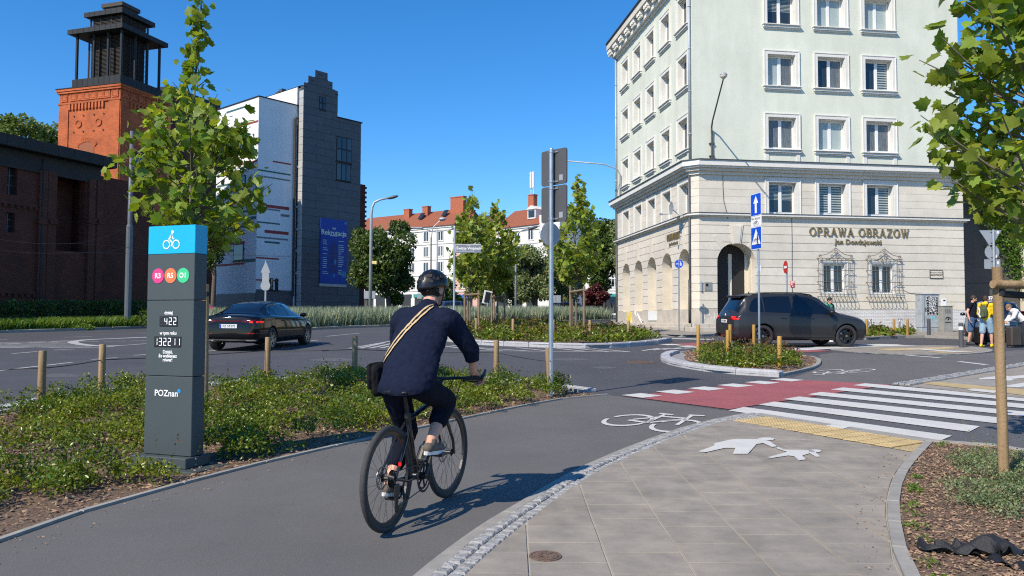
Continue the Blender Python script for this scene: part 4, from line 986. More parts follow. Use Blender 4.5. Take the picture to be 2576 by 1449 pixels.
mb = MB(); lwall(mb, -26, -.02, -2, rt - 1.0, [ah, w1, w2], 0, .5); mb.b(-26, -.02, 2.6, 3.0, -2, rt - 1); mb.b(-.5, -.02, .5, 8, -2, rt - 1); mb.b(-26, -.52, 8, 8.4, -2, rt - 1)
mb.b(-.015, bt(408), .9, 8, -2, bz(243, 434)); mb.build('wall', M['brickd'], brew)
rc = MB(); rc.b(ah[0] - .2, ah[1] + .2, 1.3, 1.5, ah[2] - .3, ah[3] + .3); rc.build('recess_wall', M['brickd'], brew)
ac = (ah[0] + ah[1]) / 2; ar = (ah[1] - ah[0]) / 2; mb = MB()
for s in (-1, 1):
 P = [(ac + s * ar, ah[3])] + [(ac + s * ar * math.cos(t), ah[3] - ar * .55 + ar * .55 * math.sin(t)) for t in np.linspace(math.pi / 2, 0, 9)]
 mb.prism([(x, -.001, z) for x, z in P], (0, .5, 0))
mb.build('arch_spandrel', M['brickd'], brew)
for w in (w1, w2):
 f = MB(); f.b(w[0], w[1], .30, .34, w[2], w[3]); wo_ = f.build('window', M['glass'], brew)
 f = MB(); m = (w[0] + w[1]) / 2; f.b(m - .03, m + .03, .26, .30, w[2], w[3])
 for z in np.linspace(w[2], w[3], 4): f.b(w[0], w[1], .27, .30, z - .025, z + .025)
 f.build('glazing_bar', M['signback'], wo_)
for px in (98, 118, 222, 238):
 t = bt(px); mb = MB(); mb.b(t - .28, t + .28, -.16, -.0, -2, rt - 1.4); mb.b(t - .34, t + .34, -.24, 0.0, bz(px, 555) - .2, bz(px, 555) + .1); mb.b(t - .3, t + .3, -.2, 0.0, bz(px, 790) - .3, bz(px, 790)); mb.build('pilaster', M['brickd'], brew)
mb = MB()
for z in (bz(60, 520), bz(60, 740)):
 mb.b(-26, bt(97) - .3, -.10, 0, z, z + .16)
 for i in range(46): mb.b(-20 + i * .36, -20 + i * .36 + .18, -.09, 0, z - .16, z)
mb.build('string_course', M['brickd'], brew)
MB().tube([(bt(94), -.12, -1), (bt(94), -.12, rt - .8)], .09, 8).build('downpipe', M['zincp'], brew)
mb = MB(); mb.b(-26, .45, -.75, 8.6, rt - .62, rt - .05); mb.build('roof', M['zincp'], brew)
for i in range(24): MB().cb(-23 + i * .98, -23 + i * .98 + .965, -.78, -.752, rt - .60, rt + .0, .006).build('fascia_panel', M['zincp'], brew)
mb = MB(); mb.b(-26, -.05, -.12, -.02, rt - 1.6, rt - .62); mb.build('frieze', M['zincp'], brew)
T0 = 60.0; tp = (xat(289, T0), T0); TA = R(18)
tower = empty('brewery_tower', (tp[0], tp[1], 0), R(-18), 'tall orange brick brewery tower with black louvred belfry and zinc canopies', 'tower')
tx, ty = (-math.cos(TA), math.sin(TA)), (math.sin(TA), math.cos(TA))   # local -x and +y in plan
def tz(py, px=289): return zat(px, py, T0)
wa_ = hit(135, tp, tx); wb_ = hit(411, tp, ty)
zt = tz(212); zc = tz(250)
mb = MB()
cut = (wa_ / 2 + .2, tz(352, 210), .95)
mb.b(-wa_, 0, 0, .5, 0, zt); mb.b(-.5, 0, .5, wb_, 0, zt); mb.b(-wa_, -.5, wb_ - .5, wb_, 0, zt); mb.b(-wa_, -wa_ + .5, .5, wb_ - .5, 0, zt)
mb.build('wall', M['brick'], tower)
mb = MB()
for z, o, h in ((zc, .10, .14), (zt - .3, .14, .16), (zt - .14, .2, .18)):
 mb.b(-wa_ - o, o, -o, wb_ + o, z, z + h)
mb.build('cornice', M['brick'], tower)
mb = MB(); mb.b(-wa_ - .24, .24, -.24, wb_ + .24, zt + .04, zt + .10); mb.build('cornice_cap', M['zincp'], tower)
pan = MB(); s_ = .62
for a, b, c, d in ((-s_ / 2, -s_ / 2 + .08, -s_ / 2, s_ / 2), (s_ / 2 - .08, s_ / 2, -s_ / 2, s_ / 2), (-s_ / 2 + .08, s_ / 2 - .08, -s_ / 2, -s_ / 2 + .08), (-s_ / 2 + .08, s_ / 2 - .08, s_ / 2 - .08, s_ / 2)): pan.b(a, b, -.06, 0, c, d)
pan.b(-.2, .2, -.05, 0, -.2, .2); pm = pan.mesh('frieze_panel', M['brick'])
zp = (zc + zt - .15) / 2 + .05
for i, f in enumerate((.085, .235, .345, .455, .565, .675, .785, .92)): link('frieze_panel', pm, tower, (-wa_ * (1 - f), 0, zp))
for i in range(6): link('frieze_panel', pm, tower, (0, wb_ * (.1 + .16 * i), zp), (0, 0, R(90)))
den = MB().b(-.09, .09, -.12, 0, -.45, 0).mesh('dentil', M['brick'])
for i in range(11): link('dentil', den, tower, (-wa_ * (.82 - i * .055), 0, zc - .02)); 
for i in range(9): link('dentil', den, tower, (0, wb_ * (.2 + .075 * i), zc - .02), (0, 0, R(90)))
lis = MB()
for f0, f1 in ((0, .16), (.82, 1)): lis.b(-wa_ * (1 - f0), -wa_ * (1 - f1), -.07, 0, 0, zc)
lis.b(0, .07, 0, wb_ * .16, 0, zc); lis.build('pilaster', M['brick'], tower)
rose = MB(); rose.lathe([(.27, -.02), (.31, -.06), (.24, -.07), (.22, .02)], 18, axis='y'); rm = rose.mesh('roundel', M['brick'])
dk = MB().lathe([(.23, -.01), (0, -.01)], 18, axis='y').mesh('roundel_hole', M['brickd'])
dot = MB().lathe([(.07, -.05), (.06, -.02), (0, -.01)], 8, axis='y').mesh('roundel_hole', M['louvre'])
for f in (.33, .66):
 o = link('roundel', rm, tower, (-wa_ * (1 - f), -.005, tz(302))); link('roundel_hole', dk, o)
 for a in (-1, 1):
  for b in (-1, 1): link('roundel_hole', dot, o, (a * .46, 0, b * .62))
ww = MB(); cx_, hw_ = -wa_ * .53, wa_ * .125; z0, z1 = tz(420), tz(362)
P = [(cx_ - hw_, z0 - 3), (cx_ + hw_, z0 - 3), (cx_ + hw_, z1)] + [(cx_ + hw_ * math.cos(t), z1 + .35 * math.sin(t)) for t in np.linspace(.2, math.pi - .2, 8)] + [(cx_ - hw_, z1)]
ww.prism([(x, -.03, z) for x, z in P], (0, .1, 0)); wo_ = ww.build('window', M['infill'], tower)
ar_ = MB()
for t in np.linspace(.1, math.pi - .1, 15): ar_.b(-.07, .07, -.06, 0, 0, .32, M=Matrix.Translation((cx_ + (hw_ + .03) * math.cos(t), 0, z1 + .38 * math.sin(t) - .02)) @ Matrix.Rotation(math.pi / 2 - (math.pi / 2 + (t - math.pi / 2) * .55), 4, 'Y'))
ar_.build('window_arch', M['brick'], wo_)
for py, px in ((632, 345), (455, 345)):
 t = hit(px, tp, ty); z = zat(px, py, T0 + ty[1] * t); w = MB(); w.b(.0, .03, t - .6, t + .6, z - .6, z + 2.0); wo_ = w.build('window', M['glass'], tower)
 b_ = MB(); b_.b(.03, .12, t - .75, t - .6, z - .6, z + 2.1); b_.b(.03, .12, t + .6, t + .75, z - .6, z + 2.1); b_.b(.03, .12, t - .75, t + .75, z + 2.0, z + 2.25); b_.build('window_surround', M['brickd'], wo_)
sc = T0 / 52.0
A0, A1, B0_, B1_ = 1.0 * sc, 3.75 * sc, 1.0 * sc, 3.3 * sc
def louv(name, a0, a1, b0, b1, z0, z1, n):
 co = MB(); co.b(-a1 + .12, -a0 - .12, b0 + .12, b1 - .12, z0, z1); body = co.build(name, M['louvre'], tower)
 sl_ = MB()
 for i in range(n):
  z = z0 + (z1 - z0) * (i + .15) / n; h = (z1 - z0) / n * .55
  sl_.prism([(-a1, b0, z), (-a0, b0, z), (-a0, b0 + .14, z + h), (-a1, b0 + .14, z + h)], (0, 0, .035)); sl_.prism([(-a0, b0, z), (-a0, b1, z), (-a0 - .14, b1, z + h), (-a0 - .14, b0, z + h)], (0, 0, .035))
 tag(sl_.build('louvre_slat', M['louvre'], body), kind='stuff')
 st_ = MB()
 for f in np.linspace(0, 1, 4): x = -a1 + (a1 - a0) * f; st_.b(x - .05, x + .05, b0 - .03, b0 + .05, z0, z1); y = b0 + (b1 - b0) * f; st_.b(-a0 - .05, -a0 + .03, y - .05, y + .05, z0, z1)
 st_.build('louvre_frame', M['zincp'], body); return body
tq = lambda p: zat(289, p, T0 + 1.6); z_b0, z_b1 = tq(198), tq(86); z_c1 = tq(74); z_d1 = tq(37); z_e1 = tq(25); z_f1 = tq(-4)
louv('belfry', A0, A1, B0_, B1_, z_b0, z_b1, 34); louv('upper_belfry', A0 + .02, A1 - .1, B0_ + .02, B1_ + .1, z_c1, z_d1, 11)
def canopy(z0, z1, a0, a1, b0, b1, name):
 mb = MB(); mb.b(-a1 + .03, -a0 - .03, b0 + .03, b1 - .03, z0 + .02, z1 - .01); c = mb.build(name, M['zincp'], tower)
 n = int((a1 - a0) / .5); pmx = MB().cb(.008, (a1 - a0) / n - .008, -.03, .03, 0, z1 - z0, .008).mesh('fascia_panel', M['zincp'])
 for i in range(n): link('fascia_panel', pmx, c, (-a1 + (a1 - a0) / n * i, b0, z0))
 n = int((b1 - b0) / .5); pmy = MB().cb(-.03, .03, .008, (b1 - b0) / n - .008, 0, z1 - z0, .008).mesh('fascia_panel', M['zincp'])
 for i in range(n): link('fascia_panel', pmy, c, (-a0, b0 + (b1 - b0) / n * i, z0))
 return c
canopy(z_b1, z_c1, .08 * sc, 4.7 * sc, .1 * sc, 4.3 * sc, 'canopy'); canopy(z_d1, z_e1, .75 * sc, 4.0 * sc, .75 * sc, 3.75 * sc, 'canopy'); canopy(tz(212) + .1, z_b0, .35 * sc, 4.45 * sc, .35 * sc, 4.0 * sc, 'base_flashing')
col_ = MB().tube([(0, 0, 0), (0, 0, z_b1 - z_b0)], .11, 8).mesh('column', M['zincp'])
for a, b in ((.45, .45), (4.2, .45), (.45, 3.9), (1.7, .6), (2.9, .6), (.6, 1.8), (.6, 2.9)): link('column', col_, tower, (-a * sc, b * sc, z_b0))
top = MB(); top.b(-3.15 * sc, -1.55 * sc, 1.55 * sc, 3.0 * sc, z_e1, z_f1 - .3); top.b(-3.25 * sc, -1.45 * sc, 1.45 * sc, 3.1 * sc, z_f1 - .3, z_f1); top.build('lantern', M['louvre'], tower)
# striped white house and the grey school block
M['wrender'] = mat('white_render', (.74, .76, .78), rough=.9, c2=(.66, .68, .70), scale=.6, bump=.1, bscale=60, sharp=(.3, .8), detail=9)
M['panel'] = mat('grey_cladding', (.072, .075, .085), rough=.55, c2=(.09, .093, .103), scale=1.5, objvar=.09)
M['panell'] = mat('light_cladding', (.42, .42, .41), rough=.6, var=.08, objvar=.08)
M['sred'] = mat('red_stripe', (.30, .035, .035), rough=.7, var=.08); M['sgreen'] = mat('green_stripe', (.03, .12, .115), rough=.7, var=.08); M['sgrey'] = mat('grey_stripe', (.17, .18, .19), rough=.7, var=.08)
W0 = 90.0; wp_ = (xat(642, W0), W0); WA = R(41); we1 = (math.sin(WA), math.cos(WA)); we2 = (-math.cos(WA), math.sin(WA))
whouse = empty('striped_house', (wp_[0], wp_[1], gz(W0)), R(49), 'white apartment house with thin red, green and grey stripes', 'building')
zw = lambda py, px=642: zat(px, py, W0) - gz(W0)
wt = zw(243); t1 = hit(739, wp_, we1)
def wz(px, py): t = hit(px, wp_, we1); return zat(px, py, W0 + we1[1] * t) - gz(W0)
def vz(px, py): t = hit(px, wp_, we2); return zat(px, py, W0 + we2[1] * t) - gz(W0)
mb = MB(); mb.b(0, t1 + 2.5, 0, 18, -2, wt); mb.build('wall', M['wrender'], whouse)
mb = MB(); mb.b(-.08, t1 + 2.6, -.08, 18.1, wt, wt + .12); mb.build('roof_edge', M['zincp'], whouse)
for (x0, x1, py, th, m) in ((680, 726, 404, .16, 'sred'), (642, 725, 425, .16, 'sgreen'), (642, 725, 440, .16, 'sgrey'), (664, 723, 514, .34, 'sred'), (642, 700, 521, .16, 'sgrey'), (702, 724, 538, .28, 'sgrey'), (642, 700, 556, .16, 'sgreen'), (662, 722, 578, .34, 'sred'), (641, 721, 594, .18, 'sgrey'), (662, 700, 606, .2, 'sgreen'), (641, 699, 646, .16, 'sred'), (641, 699, 702, .16, 'sred')):
 a, b = hit(x0, wp_, we1), hit(x1, wp_, we1); z = wz(x0, py); mb = MB(); mb.b(max(a, .0), b, -.03, .0, z - th, z); mb.build('stripe', M[m], whouse)
for (x0, x1, py, th, m) in ((590, 641, 302, .2, 'sred'), (560, 620, 262, .2, 'sgreen'), (585, 640, 402, .2, 'sred'), (540, 600, 455, .2, 'sgreen'), (560, 640, 483, .2, 'sred'), (540, 639, 525, .2, 'sgreen'), (526, 639, 543, .35, 'sgreen'), (530, 612, 566, .3, 'sgreen'), (526, 612, 606, .28, 'sred'), (526, 612, 624, .25, 'sgreen'), (612, 640, 650, .35, 'sgreen'), (526, 612, 660, .22, 'sred')):
 a, b = hit(x0, wp_, we2), hit(x1, wp_, we2); z = vz(x1, py); mb = MB(); mb.b(-.03, 0, max(b, 0), a, z - th, z); mb.build('stripe', M[m], whouse)
for (x0, x1, y0, y1) in ((585, 610, 612, 655), (585, 612, 440, 475), (545, 560, 360, 395), (590, 606, 340, 372), (590, 606, 500, 530)):
 a, b = hit(x0, wp_, we2), hit(x1, wp_, we2); z0, z1 = vz(x1, y1), vz(x1, y0); mb = MB(); mb.b(-.05, .02, b, a, z0, z1); w = mb.build('window', M['zincp'], whouse); mb = MB(); mb.b(-.07, -.052, b + .12, a - .12, z0 + .12, z1 - .12); mb.build('pane', M['glass'], w); mb = MB(); mb.b(-.25, -.03, b - .1, a + .1, z0 - .1, z0 - .02); mb.build('sill', M['zincp'], w)
for x0, x1 in ((677, 685), (690, 698)):
 a, b = hit(x0, wp_, we1), hit(x1, wp_, we1); z0, z1 = wz(680, 730), wz(680, 700); mb = MB(); mb.b(a, b, -.05, .02, z0, z1); w = mb.build('window', M['zincp'], whouse); mb = MB(); mb.b(a + .1, b - .1, -.07, -.052, z0 + .1, z1 - .1); mb.build('pane', M['glass'], w); mb = MB(); mb.b(a - .1, b + .1, -.25, -.03, z0 - .1, z0 - .02); mb.build('sill', M['zincp'], w)
mb = MB(); mb.b(.0, t1 - .2, -.04, .0, -2, wz(700, 730)); mb.b(-.04, 0, 0, 18, -2, vz(600, 738)); mb.build('plinth', M['panel'], whouse)
mb = MB(); mb.tube([(t1 - .28, -.14, wz(735, 745)), (t1 - .28, -.14, wz(735, 300)), (t1 + .1, -.1, wz(735, 295))], .14, 8); mb.build('downpipe', M['louvre'], whouse)
GP = .75 * 90 / 62 * 1.05
gp = (wp_[0] + we1[0] * t1 - we2[0] * GP, wp_[1] + we1[1] * t1 - we2[1] * GP)
sch = empty('school_block', (gp[0], gp[1], gz(W0)), R(49), 'tall grey clad school block with stepped gable and blue poster', 'building')
gt = lambda px: hit(px, gp, we1)
def gzz(px, py): t = gt(px); return zat(px, py, gp[1] + we1[1] * t) - gz(W0)
g0 = gt(756); gm = gt(843); ge = gt(903)
zS = gzz(760, 228); zP = gzz(800, 190); zE = gzz(843, 240); zR = gzz(880, 304)
mb = MB(); mb.b(g0 + .05, gm, .06, 9, -2, zE); mb.b(gm, ge - .05, .06, 9, -2, zR - .05); core = mb.build('wall', M['panel'], sch)
ph_ = .92; nrow = int((zE + 1) / ph_); holes = [(gt(841), gt(879), gzz(860, 408), gzz(860, 346)), (gt(841), gt(877), gzz(860, 455), gzz(860, 413)), (gt(795), gt(811), gzz(803, 276), gzz(803, 244))]
def over(a, b, z0, z1): return any(a < h[1] and b > h[0] and z0 < h[3] and z1 > h[2] for h in holes)
zl = gzz(820, 735)
for r_ in range(nrow + 6):
 z0 = -1 + r_ * ph_; z1 = z0 + ph_ - .03
 xs = [g0] + [g0 + (ge - g0) * f for f in ((.22, .48, .74) if r_ % 2 else (.35, .61, .87))] + [ge]
 for a, b in zip(xs, xs[1:]):
  top_ = zR
  segs = []
  if z0 < zR: segs = [(a, b)]
  elif z0 < zE: segs = [(a, min(b, gm))] if a < gm - .2 else []
  else:   # stepped gable
   k = (z0 - zE) / max(zP - zE, .1); lo_, hi_ = g0 + .0 + (gm - g0) * .5 * min(1, k * .8), gm - (gm - g0) * .5 * min(1, k * .8)
   if k < 1 and hi_ - lo_ > .4: segs = [(max(a, lo_), min(b, hi_))] if min(b, hi_) - max(a, lo_) > .25 else []
  for s, e in segs:
   zt_ = min(z1, zR) if e > gm + .05 and z1 > zR else z1
   if over(s, e, z0, z1):
    for h in holes:
     if s < h[1] and e > h[0] and z0 < h[3] and z1 > h[2]:
      if h[0] - s > .12: MB().cb(s + .01, h[0] - .02, 0, .05, z0, z1, .006).build('cladding_panel', M['panel'], sch)
      if e - h[1] > .12: MB().cb(h[1] + .02, e - .01, 0, .05, z0, z1, .006).build('cladding_panel', M['panel'], sch)
      break
    continue
   MB().cb(s + .012, e - .012, 0, .05, z0, zt_, .006).build('cladding_panel', M['panell' if False else 'panel'], sch)
 if z0 < zS: MB().cb(g0 - .05, g0 - .001, .012, GP - .3, z0, z1, .006).build('cladding_panel', M['panell'], sch)
mb = MB(); n = 4
for k in range(n + 1):
 lo_, hi_ = g0 + (gm - g0) * .5 * k * .21, gm - (gm - g0) * .5 * k * .21; z = zE + (zP - zE) * (k) / n
 mb.b(lo_ - .02, hi_ + .02, .05, .5, zE - .2, z); mb.b(lo_ - .05, lo_ + .5, .0, .55, z, z + .12); mb.b(hi_ - .5, hi_ + .05, .0, .55, z, z + .12)
 mb.b(lo_ + .3, lo_ + .9, 8.2, 8.8, zE - .2, z)
mb.build('stepped_gable', M['panel'], sch)
mb = MB(); mb.add([(g0 - .1, .5, zE + .2), (gm, .5, zE + .2), (gm, 8.4, zE + .2), (g0 - .1, 8.4, zE + .2), ((g0 + gm) / 2, .5, zP - .6), ((g0 + gm) / 2, 8.4, zP - .6)], [(0, 3, 5, 4), (1, 4, 5, 2), (0, 4, 1), (3, 2, 5), (0, 1, 2, 3)]); mb.build('roof', M['zincp'], sch)
mb = MB(); mb.b(g0 - .12, g0 + .1, GP, 8.6, zE - 3, zE + .1); mb.build('stair_wall', M['wrender'], sch)
mb = MB(); mb.b(g0 - .1, g0 + .02, GP - .28, GP - .02, -1, gzz(756, 310)); sw = mb.build('stair_glazing', M['glass'], sch)
for py in (459, 561, 618, 672, 728): mb = MB(); z = gzz(750, py - 40); mb.b(g0 - .16, g0 - .02, GP - .3, GP, z, z + .25); mb.build('floor_band', M['panell'], sw)
mb = MB(); mb.b(gm - .1, ge + .15, -.08, 9, zR - .04, zR + .10); mb.build('roof_edge', M['zincp'], sch)
for h, nx, nz_ in zip(holes, (3, 3, 2), (2, 1, 2)):
 mb = MB(); mb.b(h[0], h[1], -.02, .055, h[2], h[3]); w = mb.build('window', M['zincp'], sch)
 dx, dzz = (h[1] - h[0]) / nx, (h[3] - h[2]) / nz_
 for i in range(nx):
  for j in range(nz_): MB().b(h[0] + i * dx + .07, h[0] + (i + 1) * dx - .07, -.04, -.021, h[2] + j * dzz + .08, h[2] + (j + 1) * dzz - .08).build('pane', M['dblind'] if (i + j) % 3 == 0 else M['glass'], w)
 mb = MB(); mb.b(h[0] - .1, h[1] + .1, -.09, .0, h[2] - .12, h[2] - .02); mb.build('sill', M['zincp'], w)
mb = MB(); a = gt(903); b = gt(914); mb.b(a + .02, a + 1.4, .8, 6, -2, gzz(905, 460)); bs = mb.build('brick_return', M['brickd'], sch)
for i in range(24): MB().b(a + 1.4, a + 1.6, .75, 1.6, gzz(905, 460) - .5 - i * .6, gzz(905, 460) - .25 - i * .6).build('brick_tooth', M['brickd'], bs)
M['poster'] = mat('blue_poster', (.008, .04, .30), rough=.6, c2=(.008, .055, .34), scale=.5); M['posterd'] = mat('navy_print', (.006, .02, .16), rough=.5, var=0); M['postert'] = mat('teal_print', (.02, .2, .42), rough=.5, var=0); M['posterp'] = mat('pale_print', (.62, .66, .5), rough=.5, var=0)
pa, pb = gt(802), gt(868); pz0, pz1 = gzz(835, 714), gzz(835, 552)
ps = tag(empty('wall_poster', (gp[0], gp[1], gz(W0)), R(49)), 'large blue banner headed Rekrutacja on the grey block', 'banner')
MB().cb(pa, pb, -.14, -.06, pz0, pz1, .01).build('sheet', M['poster'], ps)
MB().b(pa - .05, pb + .05, -.12, -.03, pz0 - .35, pz0 - .02).build('bottom_rail', M['panell'], ps)
pw = pb - pa; phh = pz1 - pz0; fx = lambda f: pa + pw * f; fz = lambda f: pz1 - phh * f
link('lettering', text_mesh('Rekrutacja', pw * .225, M['posterp'], .004, bold=.02), ps, (fx(.5), -.147, fz(.215)), UPRIGHT)
link('lettering', text_mesh('2025', pw * .07, M['posterp'], .004, bold=.01), ps, (fx(.5), -.147, fz(.145)), UPRIGHT)
mb = MB()
for k in range(18):
 for s in (0, 1):
  if rnd.random() < .85: x = .09 if s == 0 else .68; l = rnd.uniform(.1, .22); mb.b(fx(x), fx(x + l), -.147, -.1405, fz(.33 + k * .03) - .07, fz(.33 + k * .03))
mb.b(fx(.36), fx(.62), -.147, -.1405, fz(.262), fz(.25)); mb.build('print', M['posterp'], ps)
mb = MB(); mb.b(fx(.34), fx(.64), -.1445, -.1405, fz(.83), fz(.40)); mb.b(fx(.4), fx(.6), -.1445, -.1405, fz(.40), fz(.34)); mb.build('picture', M['posterd'], ps)
mb = MB()
for a_, b_, c_, d_ in ((.82, .98, .80, .89), (.9, 1, .02, .06), (.48, .56, .85, .9), (.52, .6, .62, .70)): mb.b(fx(a_), fx(b_) - .01, -.149, -.1448, fz(d_), fz(c_))
mb.build('picture', M['postert'], ps)
# town houses across the square
M['tile'] = mat('red_roof_tile', (.30, .095, .045), rough=.85, c2=(.22, .07, .035), scale=2.2, bump=.3, bscale=20, detail=8); M['tileb'] = mat('brown_roof_tile', (.085, .05, .038), rough=.85, c2=(.06, .04, .03), scale=2.2)
M['hwhite'] = mat('white_facade', (.74, .73, .69), rough=.9, c2=(.65, .64, .60), scale=.4); M['hpink'] = mat('pink_facade', (.68, .42, .36), rough=.9, var=.08, scale=.4)
M['shopd'] = mat('shop_dark', (.03, .03, .035), rough=.2, var=.2); M['shopo'] = mat('shop_orange', (.65, .26, .03), rough=.5, var=.1); M['shopb'] = mat('shop_blue', (.03, .14, .5), rough=.4, var=.1); M['shopg'] = mat('shop_teal', (.05, .3, .28), rough=.4, var=.1)
def townhouse(label, px0, px1, Y0, Y1, eave, ridge, wallm, roofm, cols, storeys, chim=(), dorm=(), depth=11, gable=False, sky=()):
 a, b = np.array((xat(px0, Y0), Y0)), np.array((xat(px1, Y1), Y1)); L = np.linalg.norm(b - a); ang = math.atan2(b[1] - a[1], b[0] - a[0])
 zg = gz(Y0); o = empty('town_house', (a[0], a[1], zg), ang, label, 'building')
 ze = zat(px0, eave, Y0) - zg; zr = zat(px0, ridge, Y0 + depth * .45) - zg
 MB().b(0, L, 0, depth, -2, ze).build('wall', wallm, o)
 MB().b(-.1, L + .1, -.35, -.002, ze - .35, ze).b(-.02, L + .02, -.18, -.003, ze - .8, ze - .35).build('cornice', M['hwhite'], o)
 mb = MB(); mb.add([(-.1, -.6, ze), (L + .1, -.6, ze), (L + .1, depth + .5, ze), (-.1, depth + .5, ze), (-.1 if not gable else .0, depth * .45, zr), (L + .1, depth * .45, zr)], [(0, 1, 5, 4), (2, 3, 4, 5), (0, 4, 3), (1, 2, 5), (0, 3, 2, 1)]); rf = mb.build('roof', roofm, o)
 for f, w, h in chim:
  x = L * f; c = MB(); c.b(x, x + w, depth * .3, depth * .3 + 1.0, ze + 1, zr + h); c.b(x - .08, x + w + .08, depth * .3 - .08, depth * .3 + 1.08, zr + h, zr + h + .18); c.build('chimney', M['brickc'], rf)
 st = (ze - 4.6) / storeys
 for s in range(storeys):
  z = 4.4 + st * s + .5
  for f in cols:
   x = L * f; w = MB()
   for p in ((x - .75, x - .6, z - .1, z + 1.9), (x + .6, x + .75, z - .1, z + 1.9), (x - .6, x + .6, z + 1.75, z + 1.9), (x - .8, x + .8, z - .25, z - .1)): w.b(p[0], p[1], -.10, -.001, p[2], p[3])
   wo2 = w.build('window', M['hwhite'], o)
   for q in (-1, 1): MB().b(x + q * .30 - .22, x + q * .30 + .22, -.035, -.005, z, z + 1.66).build('pane', M['glass'] if (s + int(f * 50)) % 3 else M['curtain'], wo2)
   MB().b(x - .07, x + .07, -.06, -.003, z - .08, z + 1.74).b(x - .58, x - .53, -.06, -.003, z - .08, z + 1.74).b(x + .53, x + .58, -.06, -.003, z - .08, z + 1.74).build('casement', M['pvc'], wo2)
  MB().b(-.02, L + .02, -.12, -.002, z - .75, z - .55).build('string_course', M['hwhite'], o)
 n = max(2, int(L / 3.4))
 for i in range(n):
  x0, x1 = L * i / n + .5, L * (i + 1) / n - .5; mm = (M['shopd'], M['shopo'], M['shopd'], M['shopb'], M['shopd'], M['shopg'])[(i * 5 + int(px0)) % 6]
  w = MB().b(x0, x1, -.06, -.004, .3, 2.9).build('shop_window', M['shopd'], o); MB().b(x0 - .2, x1 + .2, -.2, -.065, 3.0, 3.6).build('shop_sign', mm, w)
 for f, w_ in dorm:
  x = L * f; zb = ze + (zr - ze) * .35; d = MB(); d.b(x - w_ / 2, x + w_ / 2, depth * .10, depth * .4, zb, zb + 1.7); d.prism([(x - w_ / 2 - .2, depth * .1 - .2, zb + 1.7), (x + w_ / 2 + .2, depth * .1 - .2, zb + 1.7), (x, depth * .1 - .2, zb + 2.4)], (0, depth * .4, 0)); dd = d.build('dormer', M['hwhite'], rf)
  MB().b(x - w_ / 2 + .25, x + w_ / 2 - .25, depth * .1 - .04, depth * .1 - .002, zb + .25, zb + 1.5).build('pane', M['glass'], dd)
 for f, g in sky:
  x = L * f; ya, za = g * depth * .45, ze + (zr - ze) * g; s_ = MB(); s_.prism([(x - .5, ya - .5, za + .12), (x + .5, ya - .5, za + .12), (x + .5, ya + .5, za + 1.35), (x - .5, ya + .5, za + 1.35)], (0, -.08, .1)); s_.build('roof_window', M['glass'], rf)
 return o, L, ze, zr
M['brickc'] = mat('chimney_brick', (.38, .12, .06), rough=.9, var=.2)
townhouse('white town house with long red tiled roof and three chimneys', 880, 1143, 166, 150, 588, 550, M['hwhite'], M['tile'], (.08, .2, .32, .455, .615, .745, .875), 4, chim=((.42, 1.5, .6), (.6, 1.4, .8), (.86, 3.2, 2.0)), sky=((.62, .5), (.83, .55)))
townhouse('pink town house under a dark brown roof', 1143.6, 1246, 150, 148, 580, 544, M['hpink'], M['tileb'], (.2, .5, .8), 4, chim=((.2, 1.0, .8), (.75, 1.2, 1.0)))
th, L3, ze3, zr3 = townhouse('white town house with red roof, dormer and aerial masts', 1246.5, 1358, 148, 140, 577, 534, M['hwhite'], M['tile'], (.2, .5, .8), 4, chim=((.45, 1.4, 2.2), (.93, .8, 2.4)), dorm=((.72, 2.0),))
for x in (L3 * .45 + .3, L3 * .45 + .9): m_ = MB().tube([(x, 3.8, zr3 + 2.2), (x, 3.8, zr3 + 4)], .06, 6); m_.cb(x - .2, x + .2, 3.6, 3.9, zr3 + 3.6, zr3 + 6.6, .05); m_.build('aerial_panel', M['white'], th)
MB().b(L3 + .02, L3 + 4.8, -.2, 10, -2, ze3 + 1.6).build('fire_wall', M['hwhite'], th)
townhouse('white town house with shops behind the trees, beside the corner house', 1381, 1620, 142, 138, 640, 610, M['hwhite'], M['tileb'], (.12, .3, .5, .7, .9), 3)
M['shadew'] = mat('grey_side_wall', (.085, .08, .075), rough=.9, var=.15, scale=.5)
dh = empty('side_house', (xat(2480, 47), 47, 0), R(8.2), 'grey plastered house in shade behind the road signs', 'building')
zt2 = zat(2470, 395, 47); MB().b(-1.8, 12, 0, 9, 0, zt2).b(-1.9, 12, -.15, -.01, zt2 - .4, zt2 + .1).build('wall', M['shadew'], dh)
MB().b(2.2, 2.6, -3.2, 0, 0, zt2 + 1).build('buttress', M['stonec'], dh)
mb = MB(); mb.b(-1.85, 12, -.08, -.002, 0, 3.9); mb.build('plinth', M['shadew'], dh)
shb_ = empty('shade_block', (xat(352, 80), 80, gz(80)), R(-18), 'added brick block hidden behind the tower to shade the striped house', 'building'); MB().b(-8.5, 3.2, 0, 7, -1, 22.5).build('wall', M['brickd'], shb_); MB().b(-8.7, 3.4, -.2, 7.2, 22.5, 22.9).build('roof', M['zincp'], shb_)  # made-up block, unseen from the camera, added to cast shade on the striped house
